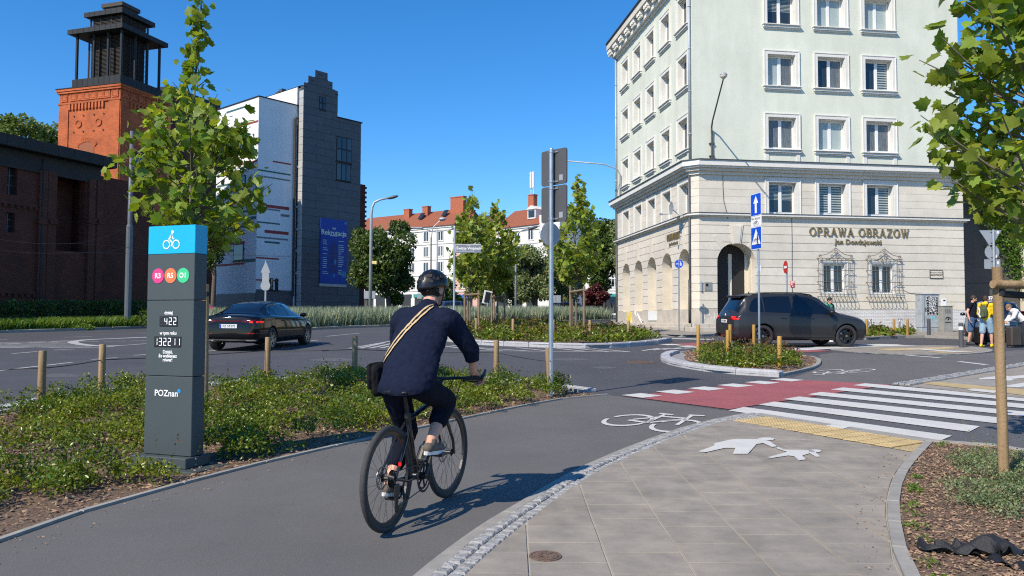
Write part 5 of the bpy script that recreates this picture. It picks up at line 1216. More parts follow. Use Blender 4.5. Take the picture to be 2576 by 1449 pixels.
# bicycle counter pylon
M['anthra'] = mat('anthracite_paint', (.052, .068, .072), rough=.55, var=.06, scale=2); M['cyan'] = mat('cyan_paint', (.0, .42, .66), rough=.45, var=.03)
M['pink'] = mat('pink_disc', (.72, .04, .22), rough=.5, var=0); M['orange'] = mat('orange_disc', (.85, .19, .06), rough=.5, var=0); M['greend'] = mat('green_disc', (.05, .55, .24), rough=.5, var=0)
M['led'] = mat('lit_segment', (.9, .93, 1), rough=.5, var=0, emit=.5); M['ledoff'] = mat('dark_segment', (.06, .055, .05), rough=.4, var=0); M['blue'] = mat('bright_blue_print', (.02, .35, .8), rough=.5, var=0)
PX, PY = -3.207, 7.545; pyl = empty('cycle_counter', (PX, PY, gz(PY)), R(-20), 'anthracite bicycle counter pylon with cyan top in the rose bed', 'counter pylon')
pw, pd_ = .555, .165; zb, zt_ = .118, 2.262
def prect(x0, x1, z0, z1, m, name, d=.004, par=None): return MB().b(x0, x1, -d, -.0005, z0, z1).build(name, m, par or pyl)
v = lambda d: zt_ - d
for a, b in ((zb, v(1.415)), (v(1.411), v(.706)), (v(.702), v(.269))): MB().cb(-pw / 2, pw / 2, 0, pd_, a, b, .004).build('casing_panel', M['anthra'], pyl)
capo = MB().cb(-pw / 2, pw / 2, 0, pd_, v(.267), zt_, .004).build('cap', M['cyan'], pyl)
MB().cb(-pw / 2 - .055, pw / 2 + .03, -.10, pd_ + .06, .02, zb - .004, .006).build('plinth', M['anthra'], pyl)
MB().cb(-pw / 2 - .16, pw / 2 + .20, -.20, pd_ + .14, -.02, .018, .004).build('base_plate', M['anthra'], pyl); MB().cb(-pw / 2 - .14, pw / 2 + .18, -.19, pd_ + .12, -.12, -.022, .01).build('footing', M['concrete'], pyl)
for x, z in ((.31, .095), (.31, .045)): MB().lathe([(.008, 0), (.006, .006), (0, .007)], 8, axis='x', c=(pw / 2 + .03, .03, z)).build('screw', M['galv'], pyl)
ic = MB(); iz = v(.143)
for cx in (-.057, .057): ic.add(*(lambda P: ([(x, -.003, z) for x, z in P], [(i, (i + 1) % 20, 20 + (i + 1) % 20, 20 + i) for i in range(20)]))([(cx + .044 * math.cos(t), iz - .035 + .044 * math.sin(t)) for t in np.linspace(0, 2 * math.pi, 21)[:20]] + [(cx + .033 * math.cos(t), iz - .035 + .033 * math.sin(t)) for t in np.linspace(0, 2 * math.pi, 21)[:20]]))
ic.flat([(x, -.003, z) for x, z in [(.012 + .0165 * math.cos(t), iz + .082 + .0165 * math.sin(t)) for t in np.linspace(0, 2 * math.pi, 15)[:14]]])
for P in ([(-.004, .066), (.012, .060), (.014, .045), (.004, .028), (.020, .014), (.034, .010), (.036, .020), (.024, .026), (.018, .040), (.0, .062), (-.006, .058), (-.034, .022), (-.032, .008), (-.022, .0), (-.012, .006)], [(-.034, .016), (-.022, .0), (.004, -.018), (-.006, -.052), (.004, -.056), (.018, -.016), (.010, -.006), (-.014, .018)]): ic.flat([(x, -.003, iz + z) for x, z in P])
ic.build('pictogram', M['whitep'], capo)
for x, m, t in ((-.148, 'pink', 'R3'), (.0, 'orange', 'R5'), (.148, 'greend', 'O1')):
 d = MB().lathe([(.070, -.0005), (.070, -.004), (0, -.004)], 32, axis='y', c=(x, 0, v(.472))).build('route_disc', M[m], pyl)
 link('lettering', text_mesh(t, .066, M['whitep'], .001, bold=.002), d, (x, -.0055, v(.474)), UPRIGHT)
for s, size, d in (('dzisiaj', .044, .822), ('w tym roku', .044, 1.012), ('Dzięki,', .043, 1.189), ('że wybierasz', .043, 1.226), ('rower!', .043, 1.263)): link('lettering', text_mesh(s, size, M['whitep'], .001, bold=.0012, spacing=.95), pyl, (-.012, -.0035, v(d)), UPRIGHT)
link('lettering', text_mesh('POZnan', .082, M['whitep'], .001, bold=.0014), pyl, (-.02, -.0035, v(1.575)), UPRIGHT)
st_ = MB()
for k in range(3): a = k * math.pi / 3; st_.b(-.022, .022, -.003, -.001, -.004, .004, M=Matrix.Translation((.128, 0, v(1.548))) @ Matrix.Rotation(a, 4, 'Y'))
st_.build('emblem', M['blue'], pyl)
SEG = {'0': 'abcdef', '1': 'bc', '2': 'abged', '3': 'abgcd', '4': 'fgbc', '8': '', ' ': ''}
def display(s, x0, x1, z0, z1):
 d = MB().cb(x0, x1, -.006, -.0005, z0, z1, .002).build('display', M['black'], pyl); n = len(s); w = (x1 - x0) / n
 y0, y1 = -.0085, -.0065
 for i, c in enumerate(s):
  on, off = MB(), MB(); a, b = x0 + w * (i + .2), x0 + w * (i + .8); q, p = z0 + (z1 - z0) * .14, z1 - (z1 - z0) * .14; m = (q + p) / 2; t = .0048; e = .003
  R_ = {'a': (a, b, p - t, p), 'd': (a, b, q, q + t), 'g': (a, b, m - t / 2, m + t / 2), 'f': (a, a + t, m + e, p - t - .001), 'b': (b - t, b, m + e, p - t - .001), 'e': (a, a + t, q + t + .001, m - e), 'c': (b - t, b, q + t + .001, m - e)}
  for k, r_ in R_.items(): (on if k in SEG[c] else off).b(r_[0], r_[1], y0, y1, r_[2], r_[3])
  dg_ = tag(off.build('digit', M['ledoff'], d), kind='stuff')
  if on.v: on.build('lit_segment', M['led'], d)
display('8422', -.118, .093, v(.948), v(.853)); display('132211', -.178, .14, v(1.142), v(1.043))
# wooden posts, stakes, bollards
def wpost(x, y, h, r, m, label, cat='post', group=None, tilt=(0, 0), name='wooden_post'):
 e = Vector((tilt[0], tilt[1], 0)); mb = MB()
 prof = [(r * 1.02, -.1), (r, h * .3), (r * .97, h * .7), (r * .95, h - .012), (r * .84, h)]
 n = 14; ph = rnd.uniform(0, 6)
 vs = []
 for (rr, z) in prof:
  for k in range(n):
   th = 2 * math.pi * k / n; q = rr * (1 + .035 * math.sin(3 * th + ph + z * 2) + .02 * math.sin(7 * th))
   vs.append((q * math.cos(th) + e.x * z, q * math.sin(th) + e.y * z, z))
 fs = [(i * n + k, i * n + (k + 1) % n, (i + 1) * n + (k + 1) % n, (i + 1) * n + k) for i in range(len(prof) - 1) for k in range(n)] + [tuple((len(prof) - 1) * n + k for k in range(n))]
 me = MB().add(vs, fs).mesh(name, M[m]); soften(me, 50)
 o = link(name, me, None, (x, y, gz(y))); return tag(o, label, cat, group)
def post_px(px, top, bot, r, m, label, group, tilt=(0, 0), Y=None, lift=0):
 x, y = G(px, bot)
 if Y: y = Y; x = xat(px, Y)
 h = zat(px, top, y) - gz(y); o = wpost(x, y, h, r, m, label, 'post', group, tilt); return (x, y, h)
gA = 'wooden posts round the rose bed'
rowA = []
for px, top, bot, lab in ((103, 882, 1040, 'pale wooden post standing farthest left, left of the counter pylon'), (254.5, 866, 1006, 'wooden post just left of the counter pylon'), (672, 848, 968, 'wooden post in the rose bed in front of the black saloon'), (892, 845, 966, 'wooden post in the rose bed between saloon and cyclist'), (1248.5, 855, 968, 'wooden post in the rose bed just right of the cyclist')):
 rowA.append(post_px(px, top, bot, .052, 'wood', lab, gA))
rowA.append(post_px(1386, 876, 998, .05, 'wood', 'leaning split wooden post beside the grey sign pole', gA, tilt=(-.065, .0)))
gB = 'yellow posts round the small island'
for px, top, bot, lab in ((1757, 818, 903, 'yellow wooden post nearest the tip of the small island'), (1831.5, 830, 913, 'shorter of two yellow posts standing close together'), (1837, 816, 892, 'taller of two yellow posts standing close together'), (1897, 816.5, 889, 'yellow wooden post left of the blue sign pole'), (1961.5, 845.5, 934, 'yellow wooden post nearest, right of the blue sign pole')):
 post_px(px, top, bot, .052, 'woody', lab, gB, lift=.1)
gC = 'wooden posts round the long island'
for px, top, bot, lab in ((1198, 800, 857, 'wooden post at the left end of the long island'), (1290.5, 802, 860, 'wooden post in front of the middle young tree'), (1392, 804, 862, 'wooden post behind the grey sign pole'), (1484, 805, 863, 'wooden post right of the right-hand young tree'), (1581, 806, 862.7, 'wooden post at the right tip of the long island'), (1160, 794, 831, 'wooden post in the long island nearest the cyclist'), (1220, 794, 826, 'wooden post between the two left young trees, at the back')):
 post_px(px, top, bot, .055, 'wood', lab, gC)
gD = 'yellow posts by the corner house'
for px, lab in ((2181, 'yellow wooden post left of the steel hoops'), (2249.5, 'yellow wooden post between the steel hoops'), (2283.5, 'yellow wooden post right of the steel hoops')):
 post_px(px, 802, 850, .055, 'woody', lab, gD)
mb = MB()
def rope(p, q, f=.72, sag=.015):
 P = []
 for t in np.linspace(0, 1, 9): P.append((p[0] + (q[0] - p[0]) * t, p[1] + (q[1] - p[1]) * t, gz(p[1]) * (1 - t) + gz(q[1]) * t + (p[2] * (1 - t) + q[2] * t) * f - sag * 4 * t * (1 - t)))
 return P
chain = [(-9.2, 9.8, .92)] + rowA
pts = []
for p, q in zip(chain, chain[1:]): pts += rope(p, q)[:-1]
mb.tube(pts + [rope(chain[-2], chain[-1])[-1]], .007, 5); tag(mb.build('wire_rope', M['iron']), 'thin dark wire strung between the posts of the rose bed', 'wire')
def stake_frame(stakes, cross, label, grp, r=.05, m='woodg'):
 b = [G(p[0], p[2]) for p in stakes]; c = np.mean(b, 0); o = empty('tree_stake_frame', (c[0], c[1], gz(c[1])), 0, label, 'tree stakes', grp); hs = []
 for (px, top, bot), (x, y) in zip(stakes, b):
  h = zat(px, top, y) - gz(y); hs.append(h); mb = MB(); mb.tube([(x - c[0], y - c[1], -.1), (x - c[0], y - c[1], h)], r, 10); mb.build('stake', M[m], o)
 z = zat(stakes[0][0], cross, b[0][1]) - gz(b[0][1])
 for i, j in ((0, len(b) - 1), (len(b) - 1, 1), (0, 1)):
  p, q = np.array(b[i]) - c, np.array(b[j]) - c; d = (q - p) / (np.linalg.norm(q - p) + 1e-6) * .12; MB().tube([(p[0] - d[0], p[1] - d[1] - .05, z), (q[0] + d[0], q[1] + d[1] - .05, z)], r * .9, 8).build('rail', M[m], o)
 return o
stake_frame([(1168.6, 732, 841), (1176.5, 733, 838), (1204, 733, 844)], 742, 'three weathered stakes round the left young tree of the island', 'tree stakes on the long island')
stake_frame([(1237, 737, 833), (1243, 738, 831), (1269, 739, 836)], 747.5, 'three weathered stakes round the middle young tree of the island', 'tree stakes on the long island')
stake_frame([(1435, 717, 849), (1439, 718, 846), (1469.5, 724, 856)], 734, 'three weathered stakes round the right young tree of the island', 'tree stakes on the long island')
def near_stakes(sp, sz, cross, r, label, ends):
 x, y = sp; o = empty('tree_stake_frame', (x, y, gz(y)), 0, label, 'tree stakes')
 h = sz; me = MB(); n = 16; vs = []
 for z in np.linspace(-.1, h, 8):
  for k in range(n):
   th = 2 * math.pi * k / n; q = r * (1 + .03 * math.sin(3 * th + z)) ; vs.append((q * math.cos(th) - .012 * z, q * math.sin(th), z))
 fs = [(i * n + k, i * n + (k + 1) % n, (i + 1) * n + (k + 1) % n, (i + 1) * n + k) for i in range(7) for k in range(n)] + [tuple(7 * n + k for k in range(n))]
 ms = me.add(vs, fs).mesh('stake', M['wood']); soften(ms, 50); link('stake', ms, o)
 ms2 = link('stake', ms, o, (ends[0], ends[1], 0)); rl = MB().tube([(-.10, -r * 1.4, cross), (ends[0] + .1, ends[1] - r * 1.4, cross)], r * .85, 12).mesh('rail', M['wood']); soften(rl, 50); link('rail', rl, o)
 MB().tube([(-.01, -.0, cross - .10), (-.01, 0, cross - .04)], r * 1.12, 12).tube([(0, .0, cross - .08), (ends[0] * .5, ends[1] * .5 + .02, cross - .1), (ends[0], ends[1], cross - .08)], .03, 8).build('strap', M['blackm'], o); return o
sx, sy = G(2527, 1216); near_stakes((sx, sy), zat(2531, 672, sy) - gz(sy), zat(2531, 716, sy) - gz(sy), .042, 'pale wooden stake and rail of the tree at the right edge', (.95, .25))
sx2, sy2 = G(515, 1034); near_stakes((sx2, sy2), zat(516, 715, sy2) - gz(sy2), zat(516, 727, sy2) - gz(sy2), .045, 'wooden stake and rail half hidden behind the counter pylon', (-.75, .25))
for px, top, bot, band_, lab in ((2337, 802, 850, False, 'grey steel bollard in front of the tall cabinet'), (2418.5, 812.6, 875.5, True, 'grey steel bollard with white band beside the man in the dark shirt')):
 x, y = G(px, bot); h = zat(px, top, y) - gz(y); o = empty('bollard', (x, y, gz(y)), 0, lab, 'bollard', 'steel bollards'); MB().lathe([(.075, 0), (.075, h - .01), (.06, h)], 14).build('tube', M['signback'], o)
 if band_: MB().lathe([(.0765, h * .72), (.0765, h * .86)], 14).build('reflective_band', M['white'], o)
for px0, px1, lab in ((2186.5, 2201, 'left steel bicycle hoop by the white brick plinth'), (2261.5, 2274, 'right steel bicycle hoop by the white brick plinth')):
 y = 38.6; xa, xb = xat(px0, y), xat(px1, y); zt3 = zat(px0, 803, y) - gz(y); o = empty('bicycle_hoop', (xa, y, gz(y)), 0, lab, 'bicycle rack', 'bicycle hoops'); w = xb - xa
 mb = MB().tube([(0, 0, 0), (0, 0, zt3 - .12), (.04, 0, zt3 - .03), (.12, 0, zt3), (w - .12, .3, zt3), (w - .04, .35, zt3 - .03), (w, .4, zt3 - .12), (w, .4, 0)], .028, 8); mb.build('hoop', M['galv'], o, smooth=True)
# signs
M['bluesign'] = mat('blue_sign', (.004, .075, .55), rough=.4, var=.03); M['redsign'] = mat('red_sign', (.5, .02, .02), rough=.4, var=.03); M['streetsign'] = mat('street_sign_grey', (.20, .205, .235), rough=.5, var=.03)
def rounded(w, h, r, n=4):
 P = []
 for cx, cy, a0 in ((w / 2 - r, h / 2 - r, 0), (-w / 2 + r, h / 2 - r, 90), (-w / 2 + r, -h / 2 + r, 180), (w / 2 - r, -h / 2 + r, 270)):
  for k in range(n + 1): a = R(a0 + 90 * k / n); P.append((cx + r * math.cos(a), cy + r * math.sin(a)))
 return P
def panel(poly, y0, y1, m, name, par, loc, rz=0): return MB().prism([(x, y0, z) for x, z in poly], (0, y1 - y0, 0)).build(name, m, par, loc=loc, rot=(0, 0, rz))
def circ(r, n=24): return [(r * math.cos(2 * math.pi * i / n), r * math.sin(2 * math.pi * i / n)) for i in range(n)]
def signpole(px, bot, top, r, label, Y=None, m='galv'):
 if Y is None: x, y = G(px, bot)
 else: x, y = xat(px, Y), Y
 h = zat(px, top, y) - gz(y); o = empty('road_sign', (x, y, gz(y)), 0, label, 'road sign'); MB().lathe([(r, -.1), (r, h - .01), (r * .9, h)], 12).build('pole', M[m], o, smooth=False); return o, x, y
o, x, y = signpole(1386, 1000, 374, .038, 'tall galvanised pole with two dark sign backs and a round one')
zz = lambda py: zat(1386, py, y) - gz(y)
for a, b in ((375, 464), (467, 558)):
 h = zz(a) - zz(b); zc_ = (zz(a) + zz(b)) / 2; s = panel(rounded(.56, h, .04), .06, .085, M['signback'], 'sign_plate', o, (0, 0, zc_), R(-46)); panel(rounded(.54, h - .02, .04), .0851, .087, M['bluesign'], 'sign_face', s, (0, 0, 0))
 mb = MB(); 
 for k in (-1, 1): mb.cb(-.10, .10, .042, .06, k * h * .42 - .015, k * h * .42 + .015, .004, M=None); mb.lathe([(.045, k * h * .42 - .02), (.045, k * h * .42 + .02)], 10)
 mb.build('clamp', M['galv'], s); MB().b(.12, .2, .058, .0595, -h * .40, -h * .24).build('sticker', M['signbackl'], s)
zc_ = zz(589); s = panel(circ(.19), .055, .08, M['signbackl'], 'sign_plate', o, (.02, 0, zc_), R(30)); mb = MB(); mb.lathe([(.192, .056), (.2, .07), (.192, .08)], 24, axis='y')
mb.build('rim', M['galv'], s); panel(circ(.188), .0801, .082, M['bluesign'], 'sign_face', s, (0, 0, 0))
o, x, y = signpole(1910.5, 886, 484, .032, 'grey pole with blue one-way sign, white plate and blue crossing sign'); zz = lambda py: zat(1910, py, y) - gz(y); rz_ = R(-76)
def face(par, zc_, w, h, m, name='sign_plate'):
 s = panel(rounded(w, h, .03), -.075, -.055, M['white'], name, par, (0, 0, zc_), rz_); panel(rounded(w - .03, h - .03, .025), -.0775, -.0752, m, 'sign_face', s, (0, 0, 0)); return s
h = zz(487) - zz(543); s = face(o, zz(515), .60, h, M['bluesign']); panel([(-.055, -h * .38), (.055, -h * .38), (.055, h * .06), (.14, h * .06), (0, h * .40), (-.14, h * .06), (-.055, h * .06)], -.080, -.0777, M['whitep'], 'arrow', s, (0, 0, 0))
h = zz(544) - zz(570); s = face(o, zz(557), .58, h, M['white']); link('lettering', text_mesh('Nie dotyczy', .105, M['black'], .001), s, (0, -.079, h * .27), UPRIGHT)
def mini_bike(par, cx, cz, s, m, y=-.079):
 mb = MB()
 for c in (-.5, .5): mb.tube([(cx + s * (c + .32 * math.cos(t)), y, cz + s * (.32 * math.sin(t))) for t in np.linspace(0, 2 * math.pi, 17)[:16]], s * .035, 4, closed=True)
 for a, b in (((-.5, 0), (-.1, 0)), ((-.1, 0), (-.25, .5)), ((-.22, .42), (.35, .45)), ((-.1, 0), (.35, .45)), ((.32, .6), (.5, 0)), ((-.35, .5), (-.12, .5)), ((.2, .62), (.36, .62)), ((-.5, 0), (-.22, .42))): mb.tube([(cx + s * a[0], y, cz + s * a[1]), (cx + s * b[0], y, cz + s * b[1])], s * .035, 4)
 return mb.build('pictogram', m, par)
mini_bike(s, 0, -h * .22, .17, M['black'])
h = zz(571) - zz(627); s = face(o, zz(599), .60, h, M['bluesign']); panel([(-.25, -h * .28), (.25, -h * .28), (0, h * .42)], -.080, -.0777, M['whitep'], 'triangle', s, (0, 0, 0))
panel([(-.24, -h * .36), (.24, -h * .36), (.24, -h * .42), (-.24, -h * .42)], -.080, -.0777, M['bluesign'], 'band', s, (0, 0, 0)); mini_bike(s, -.06, -h * .12, .13, M['black'], -.082)
mb = MB(); 
for a, b, w in (((.09, -.1), (.09, .05), .025), ((.09, -.1), (.05, -.22), .015), ((.09, -.1), (.14, -.22), .015), ((.09, .02), (.15, -.06), .012), ((.09, .02), (.04, -.05), .012)): mb.tube([(a[0], -.082, a[1]), (b[0], -.082, b[1])], w, 5)
mb.ell((.09, -.082, .09), (.03, .004, .03)); mb.build('pictogram', M['black'], s)
o, x, y = signpole(1708.5, 828, 652, .035, 'grey pole with round blue shared-path sign at the house corner', Y=38.8); zc_ = zat(1709, 664, y) - gz(y)
s = panel(circ(.205), -.07, -.05, M['bluesign'], 'sign_plate', o, (0, 0, zc_), R(-8)); mini_bike(s, -.09, -.02, .10, M['whitep'], -.073); MB().b(-.006, .006, -.074, -.0705, -.19, .19).build('divider', M['whitep'], s)
mb = MB(); mb.tube([(.08, -.074, -.09), (.08, -.074, .06)], .022, 5); mb.ell((.08, -.074, .09), (.022, .004, .022)); mb.tube([(.13, -.074, -.09), (.13, -.074, .0)], .016, 5); mb.ell((.13, -.074, .025), (.016, .004, .016)); mb.build('pictogram', M['whitep'], s)
o, x, y = signpole(1981, 840, 660, .035, 'grey pole with narrow-looking red no-entry sign behind the estate car', Y=36.5); zc_ = zat(1979, 672, y) - gz(y)
s = panel(circ(.29), -.07, -.05, M['redsign'], 'sign_plate', o, (0, 0, zc_), R(-90)); MB().b(-.19, .19, -.074, -.0705, -.05, .05).build('bar', M['whitep'], s)
o, x, y = signpole(2504, 850, 578, .045, 'grey pole with triangle, disc and plate seen from behind at right', Y=33.5, m='galvl'); zz = lambda py: zat(2500, py, y) - gz(y)
s = panel([(-.46, .0), (.46, .0), (.02, -.74)], .06, .09, M['signbackl'], 'sign_plate', o, (-.09, 0, zz(579)), 0); s2 = panel(circ(.30), .06, .09, M['signbackl'], 'sign_plate', o, (-.03, 0, zz(634)), 0); s3 = panel(rounded(.66, zz(652) - zz(676), .03), .06, .09, M['signbackl'], 'sign_plate', o, (-.03, 0, zz(664)), 0)
panel(circ(.16), .06, .08, M['signbackl'], 'sign_plate', o, (.06, 0, zz(690)), R(60))
for q, dx, dz2 in ((s, .3, -.08), (s2, .14, -.18), (s3, .22, .06)): MB().b(dx - .03, dx + .05, .0565, .0595, dz2 - .06, dz2 + .06).build('sticker', M['white'], q)
mb = MB()
for py in (583, 610, 622, 646, 656, 671): z = zz(py); mb.cb(-.10, .06, .03, .06, z - .02, z + .02, .005)
mb.build('clamp', M['galv'], o)
o, x, y = signpole(667, 806, 655, .06, 'pole with pale triangle and disc seen from behind, above the black saloon', Y=50, m='galvl'); zz = lambda py: zat(667, py, y) - gz(y)
panel([(-.30, -.75), (.30, -.75), (0, 0)], -.09, -.06, M['signbackl'], 'sign_plate', o, (0, 0, zz(656)), 0); panel(rounded(.42, 1.1, .03), -.088, -.06, M['signbackl'], 'sign_plate', o, (0, 0, zz(699)), 0); panel(circ(.30), -.09, -.06, M['signbackl'], 'sign_plate', o, (-.0, 0, zz(719)), 0)
o, x, y = signpole(1142, 816, 573, .042, 'grey pole with street name sign Święty Wojciech', Y=33.0, m='galvl'); o['category'] = 'street sign'; zz = lambda py: zat(1142, py, y) - gz(y)
x1 = xat(1209, y) - x; h = zz(614) - zz(636); zc_ = zz(625); s = MB().cb(.05, x1, -.03, .03, zc_ - h / 2, zc_ + h / 2, .01).build('sign_plate', M['white'], o); MB().b(.065, x1 - .015, -.034, -.0305, zc_ - h / 2 + .015, zc_ + h / 2 - .015).build('sign_face', M['streetsign'], s)
cx_ = (x1 + .09) / 2; link('lettering', text_mesh('Święty Wojciech', .145, M['whitep'], .001, bold=.004), s, (cx_, -.036, zc_ - .0), UPRIGHT); link('lettering', text_mesh('ulica', .07, M['whitep'], .001), s, (cx_, -.036, zc_ + h * .34), UPRIGHT); link('lettering', text_mesh('1', .065, M['whitep'], .001), s, (x1 - .1, -.036, zc_ - h * .36), UPRIGHT)
MB().b(.08, x1 - .25, -.037, -.0345, zc_ - h * .42, zc_ - h * .28).build('band', M['signbackl'], s); MB().lathe([(.045, 0), (.06, .02), (.04, .08), (0, .1)], 12, (0, 0, zz(574))).build('finial', M['galvl'], o)
# street lamps, masts and wires
def lamp(px, bot, top, Y, r, label, arm=None, head=True, m='galvl', armpx=None):
 x, y = xat(px, Y), Y; zg = gz(y); o = empty('street_lamp', (x, y, zg), 0, label, 'street lamp'); h = zat(px, top, y) - zg
 if armpx:
  ax = xat(armpx[0], Y) - x; az = zat(armpx[0], armpx[1], y) - zg; path = [(0, 0, -.1), (0, 0, az - 1.2), (ax * .04, 0, az - .7), (ax * .14, 0, az - .35), (ax * .4, 0, az - .15), (ax * .9, 0, az)]
  MB().tube(path, [r, r * .75, r * .7, r * .6, r * .55, r * .5], 10).build('pole', M[m], o, smooth=True); s = 1 if ax > 0 else -1
  MB().ell((ax, 0, az + .02), (.42, .16, .11), M=Matrix.Rotation(-s * .25, 3, 'Y')).build('lamp_head', M['signback'], o, smooth=True)
 else: MB().tube([(0, 0, -.1), (0, 0, h)], [r, r * .7], 10).build('pole', M[m], o, smooth=True)
 return o, h
o, h = lamp(931, 800, 497, 56, .13, 'tall grey street lamp curving right above the dark trees', armpx=(985, 497)); zz = lambda py: zat(931, py, 56) - gz(56); MB().cb(.12, .45, -.15, .1, zz(665), zz(657), .03).build('tag_box', M['yel'], o)
o, h = lamp(320.5, 815, 330, 43, .14, 'thick grey tram mast in front of the brewery', m='mast'); zz = lambda py: zat(320, py, 43) - gz(43); MB().lathe([(.17, -.1), (.17, zz(570)), (.145, zz(566))], 12).build('sleeve', M['mast'], o); o['category'] = 'mast'; o.name = 'tram_mast'
o, h = lamp(1083, 790, 597, 100, .12, 'slim lamp post with single globe before the white town house', m='signback'); MB().tube([(0, 0, h - .1), (.2, 0, h + 1.2), (1.2, 0, h + 2.2)], .06, 6).ell((1.4, 0, h + 2.3), (.5, .3, .25)).build('lamp_head', M['signbackl'], o)
o, h = lamp(1098, 790, 578, 95, .12, 'lamp post with two arms before the white town house', m='galvl'); MB().tube([(-2.2, 0, h + .2), (0, 0, h - .3), (2.2, 0, h + .2)], .06, 6).cb(-3.2, -1.7, -.2, .2, h + .1, h + .3, .05).cb(1.7, 3.2, -.2, .2, h + .1, h + .3, .05).build('lamp_head', M['galvl'], o)
lamp(1297, 800, 700, 60, .09, 'thin grey lamp post among the trees', armpx=(1340, 574))
o, h = lamp(1557, 520, 400, 53, .001, 'lamp arm reaching left from the side wall of the corner house'); 
for ch in list(o.children): bpy.data.objects.remove(ch)
zz = lambda py: zat(1557, py, 53) - gz(53); MB().tube([(.1, 0, zz(520)), (.1, 0, zz(440)), (-.1, 0, zz(425)), (-1.0, 0, zz(413)), (xat(1420, 53) - xat(1557, 53), 0, zz(405))], .045, 8).build('pole', M['galvl'], o, smooth=True); MB().ell((xat(1412, 53) - xat(1557, 53), 0, zz(404)), (.4, .16, .1)).build('lamp_head', M['galvl'], o, smooth=True)
wires = []
def wire(a, b, label, sag=.15, r=.007):
 P = [(a[0] + (b[0] - a[0]) * t, a[1] + (b[1] - a[1]) * t, a[2] + (b[2] - a[2]) * t - sag * 4 * t * (1 - t)) for t in np.linspace(0, 1, 13)]; mb = MB().tube(P, r, 4); return tag(mb.build('overhead_wire', M['iron']), label, 'wire', 'tram wires')
mx, my = xat(320.5, 43), 43
def W_(px, py, Y): return (xat(px, Y), Y, zat(px, py, Y))
for (a, b, lab) in ((W_(318, 568, 43), W_(185, 612, 36), 'upper stay wire from the tram mast'), (W_(318, 620, 43), W_(185, 634, 36), 'lower stay wire from the tram mast'), (W_(-60, 592, 34), W_(185, 612, 36), 'upper tram wire in front of the brewery'), (W_(-60, 620, 34), W_(185, 634, 36), 'lower tram wire in front of the brewery'), (W_(185, 612, 36), W_(900, 650, 62), 'long tram wire crossing before the striped house'), (W_(185, 634, 36), W_(900, 640, 62), 'second long tram wire before the striped house')):
 wire(a, b, lab)
# cabinets by the house, boards on the verge
M['cab'] = mat('grey_blue_cabinet', (.36, .40, .43), rough=.6, c2=(.26, .27, .27), scale=3.5, sharp=(.45, .65)); M['cab2'] = mat('grey_cabinet', (.33, .33, .30), rough=.6, c2=(.22, .21, .18), scale=5)
M['paste'] = mat('torn_poster', (.62, .62, .62), rough=.8, c2=(.03, .03, .03), scale=16, sharp=(.48, .52))
Yc = 39.2; xa, xb = xat(2318, Yc), xat(2369, Yc); hz = zat(2345, 738, Yc) - gz(Yc); o = empty('utility_cabinet', (xa, Yc, gz(Yc)), R(8.2), 'tall grey cable cabinet pasted with torn posters', 'cabinet'); w = xb - xa
MB().cb(0, w, 0, .45, .3, hz - .06, .015).build('housing', M['cab'], o); MB().cb(-.04, w + .04, -.04, .49, hz - .06, hz, .02).build('lid', M['cab'], o); MB().cb(.02, w - .02, .02, .43, -.4, .3, .01).build('plinth', M['cab'], o)
MB().b(w * .16, w * .165 + .012, -.004, 0, .32, hz - .08).build('door_gap', M['blackm'], o); MB().cb(.2, .24, -.03, 0, hz * .55, hz * .65, .006).build('handle', M['signback'], o)
MB().b(w * .28, w * .88, -.006, -.001, hz * .46, hz * .93).build('poster', M['paste'], o)
mb = MB()
for zf in np.linspace(.50, .88, 7):
 for xf in (.31, .80): x0 = w * xf; z0 = hz * zf; mb.prism([(x0, -.009, z0), (x0 + .09, -.009, z0 - .07), (x0 + .09, -.009, z0 + .04), (x0, -.009, z0 + .06)], (0, .002, 0))
for xf in (.45, .6): x0 = w * xf; mb.prism([(x0, -.009, hz * .5), (x0 + .09, -.009, hz * .47), (x0 + .09, -.009, hz * .53), (x0, -.009, hz * .55)], (0, .002, 0))
mb.build('print', M['black'], o); mb = MB()
for xf in (.55, .68): mb.lathe([(.06, -.003), (0, -.004)], 12, axis='y', c=(w * xf, 0, hz * .4)); mb.b(w * xf - .012, w * xf + .012, -.004, -.002, hz * .28, hz * .37)
mb.build('spray', mat('turquoise_spray', (.1, .55, .65), var=0), o)
xa, xb = xat(2372.5, 39), xat(2400, 39); hz = zat(2385, 769, 39) - gz(39); o = empty('utility_cabinet', (xa, 39.0, gz(39)), R(8.2), 'low grey cabinet with a stencilled eye, right of the tall one', 'cabinet'); w = xb - xa
MB().cb(0, w, 0, .35, -.3, hz - .04, .012).build('housing', M['cab2'], o); MB().cb(-.02, w + .02, -.03, .38, hz - .04, hz, .01).build('lid', M['cab2'], o)
mb = MB(); mb.tube([(w * .5 + .16 * math.cos(t), -.004, hz * .5 + .12 * math.sin(t)) for t in np.linspace(.2, math.pi - .1, 9)], .022, 4); mb.lathe([(.05, -.003), (0, -.005)], 10, axis='y', c=(w * .55, 0, hz * .52)); mb.b(w * .2, w * .8, -.005, -.001, hz * .40, hz * .43)
for a in (.3, .5, .7): mb.b(w * a - .015, w * a + .015, -.005, -.001, hz * .72, hz * .88, M=None)
mb.build('stencil', M['black'], o)
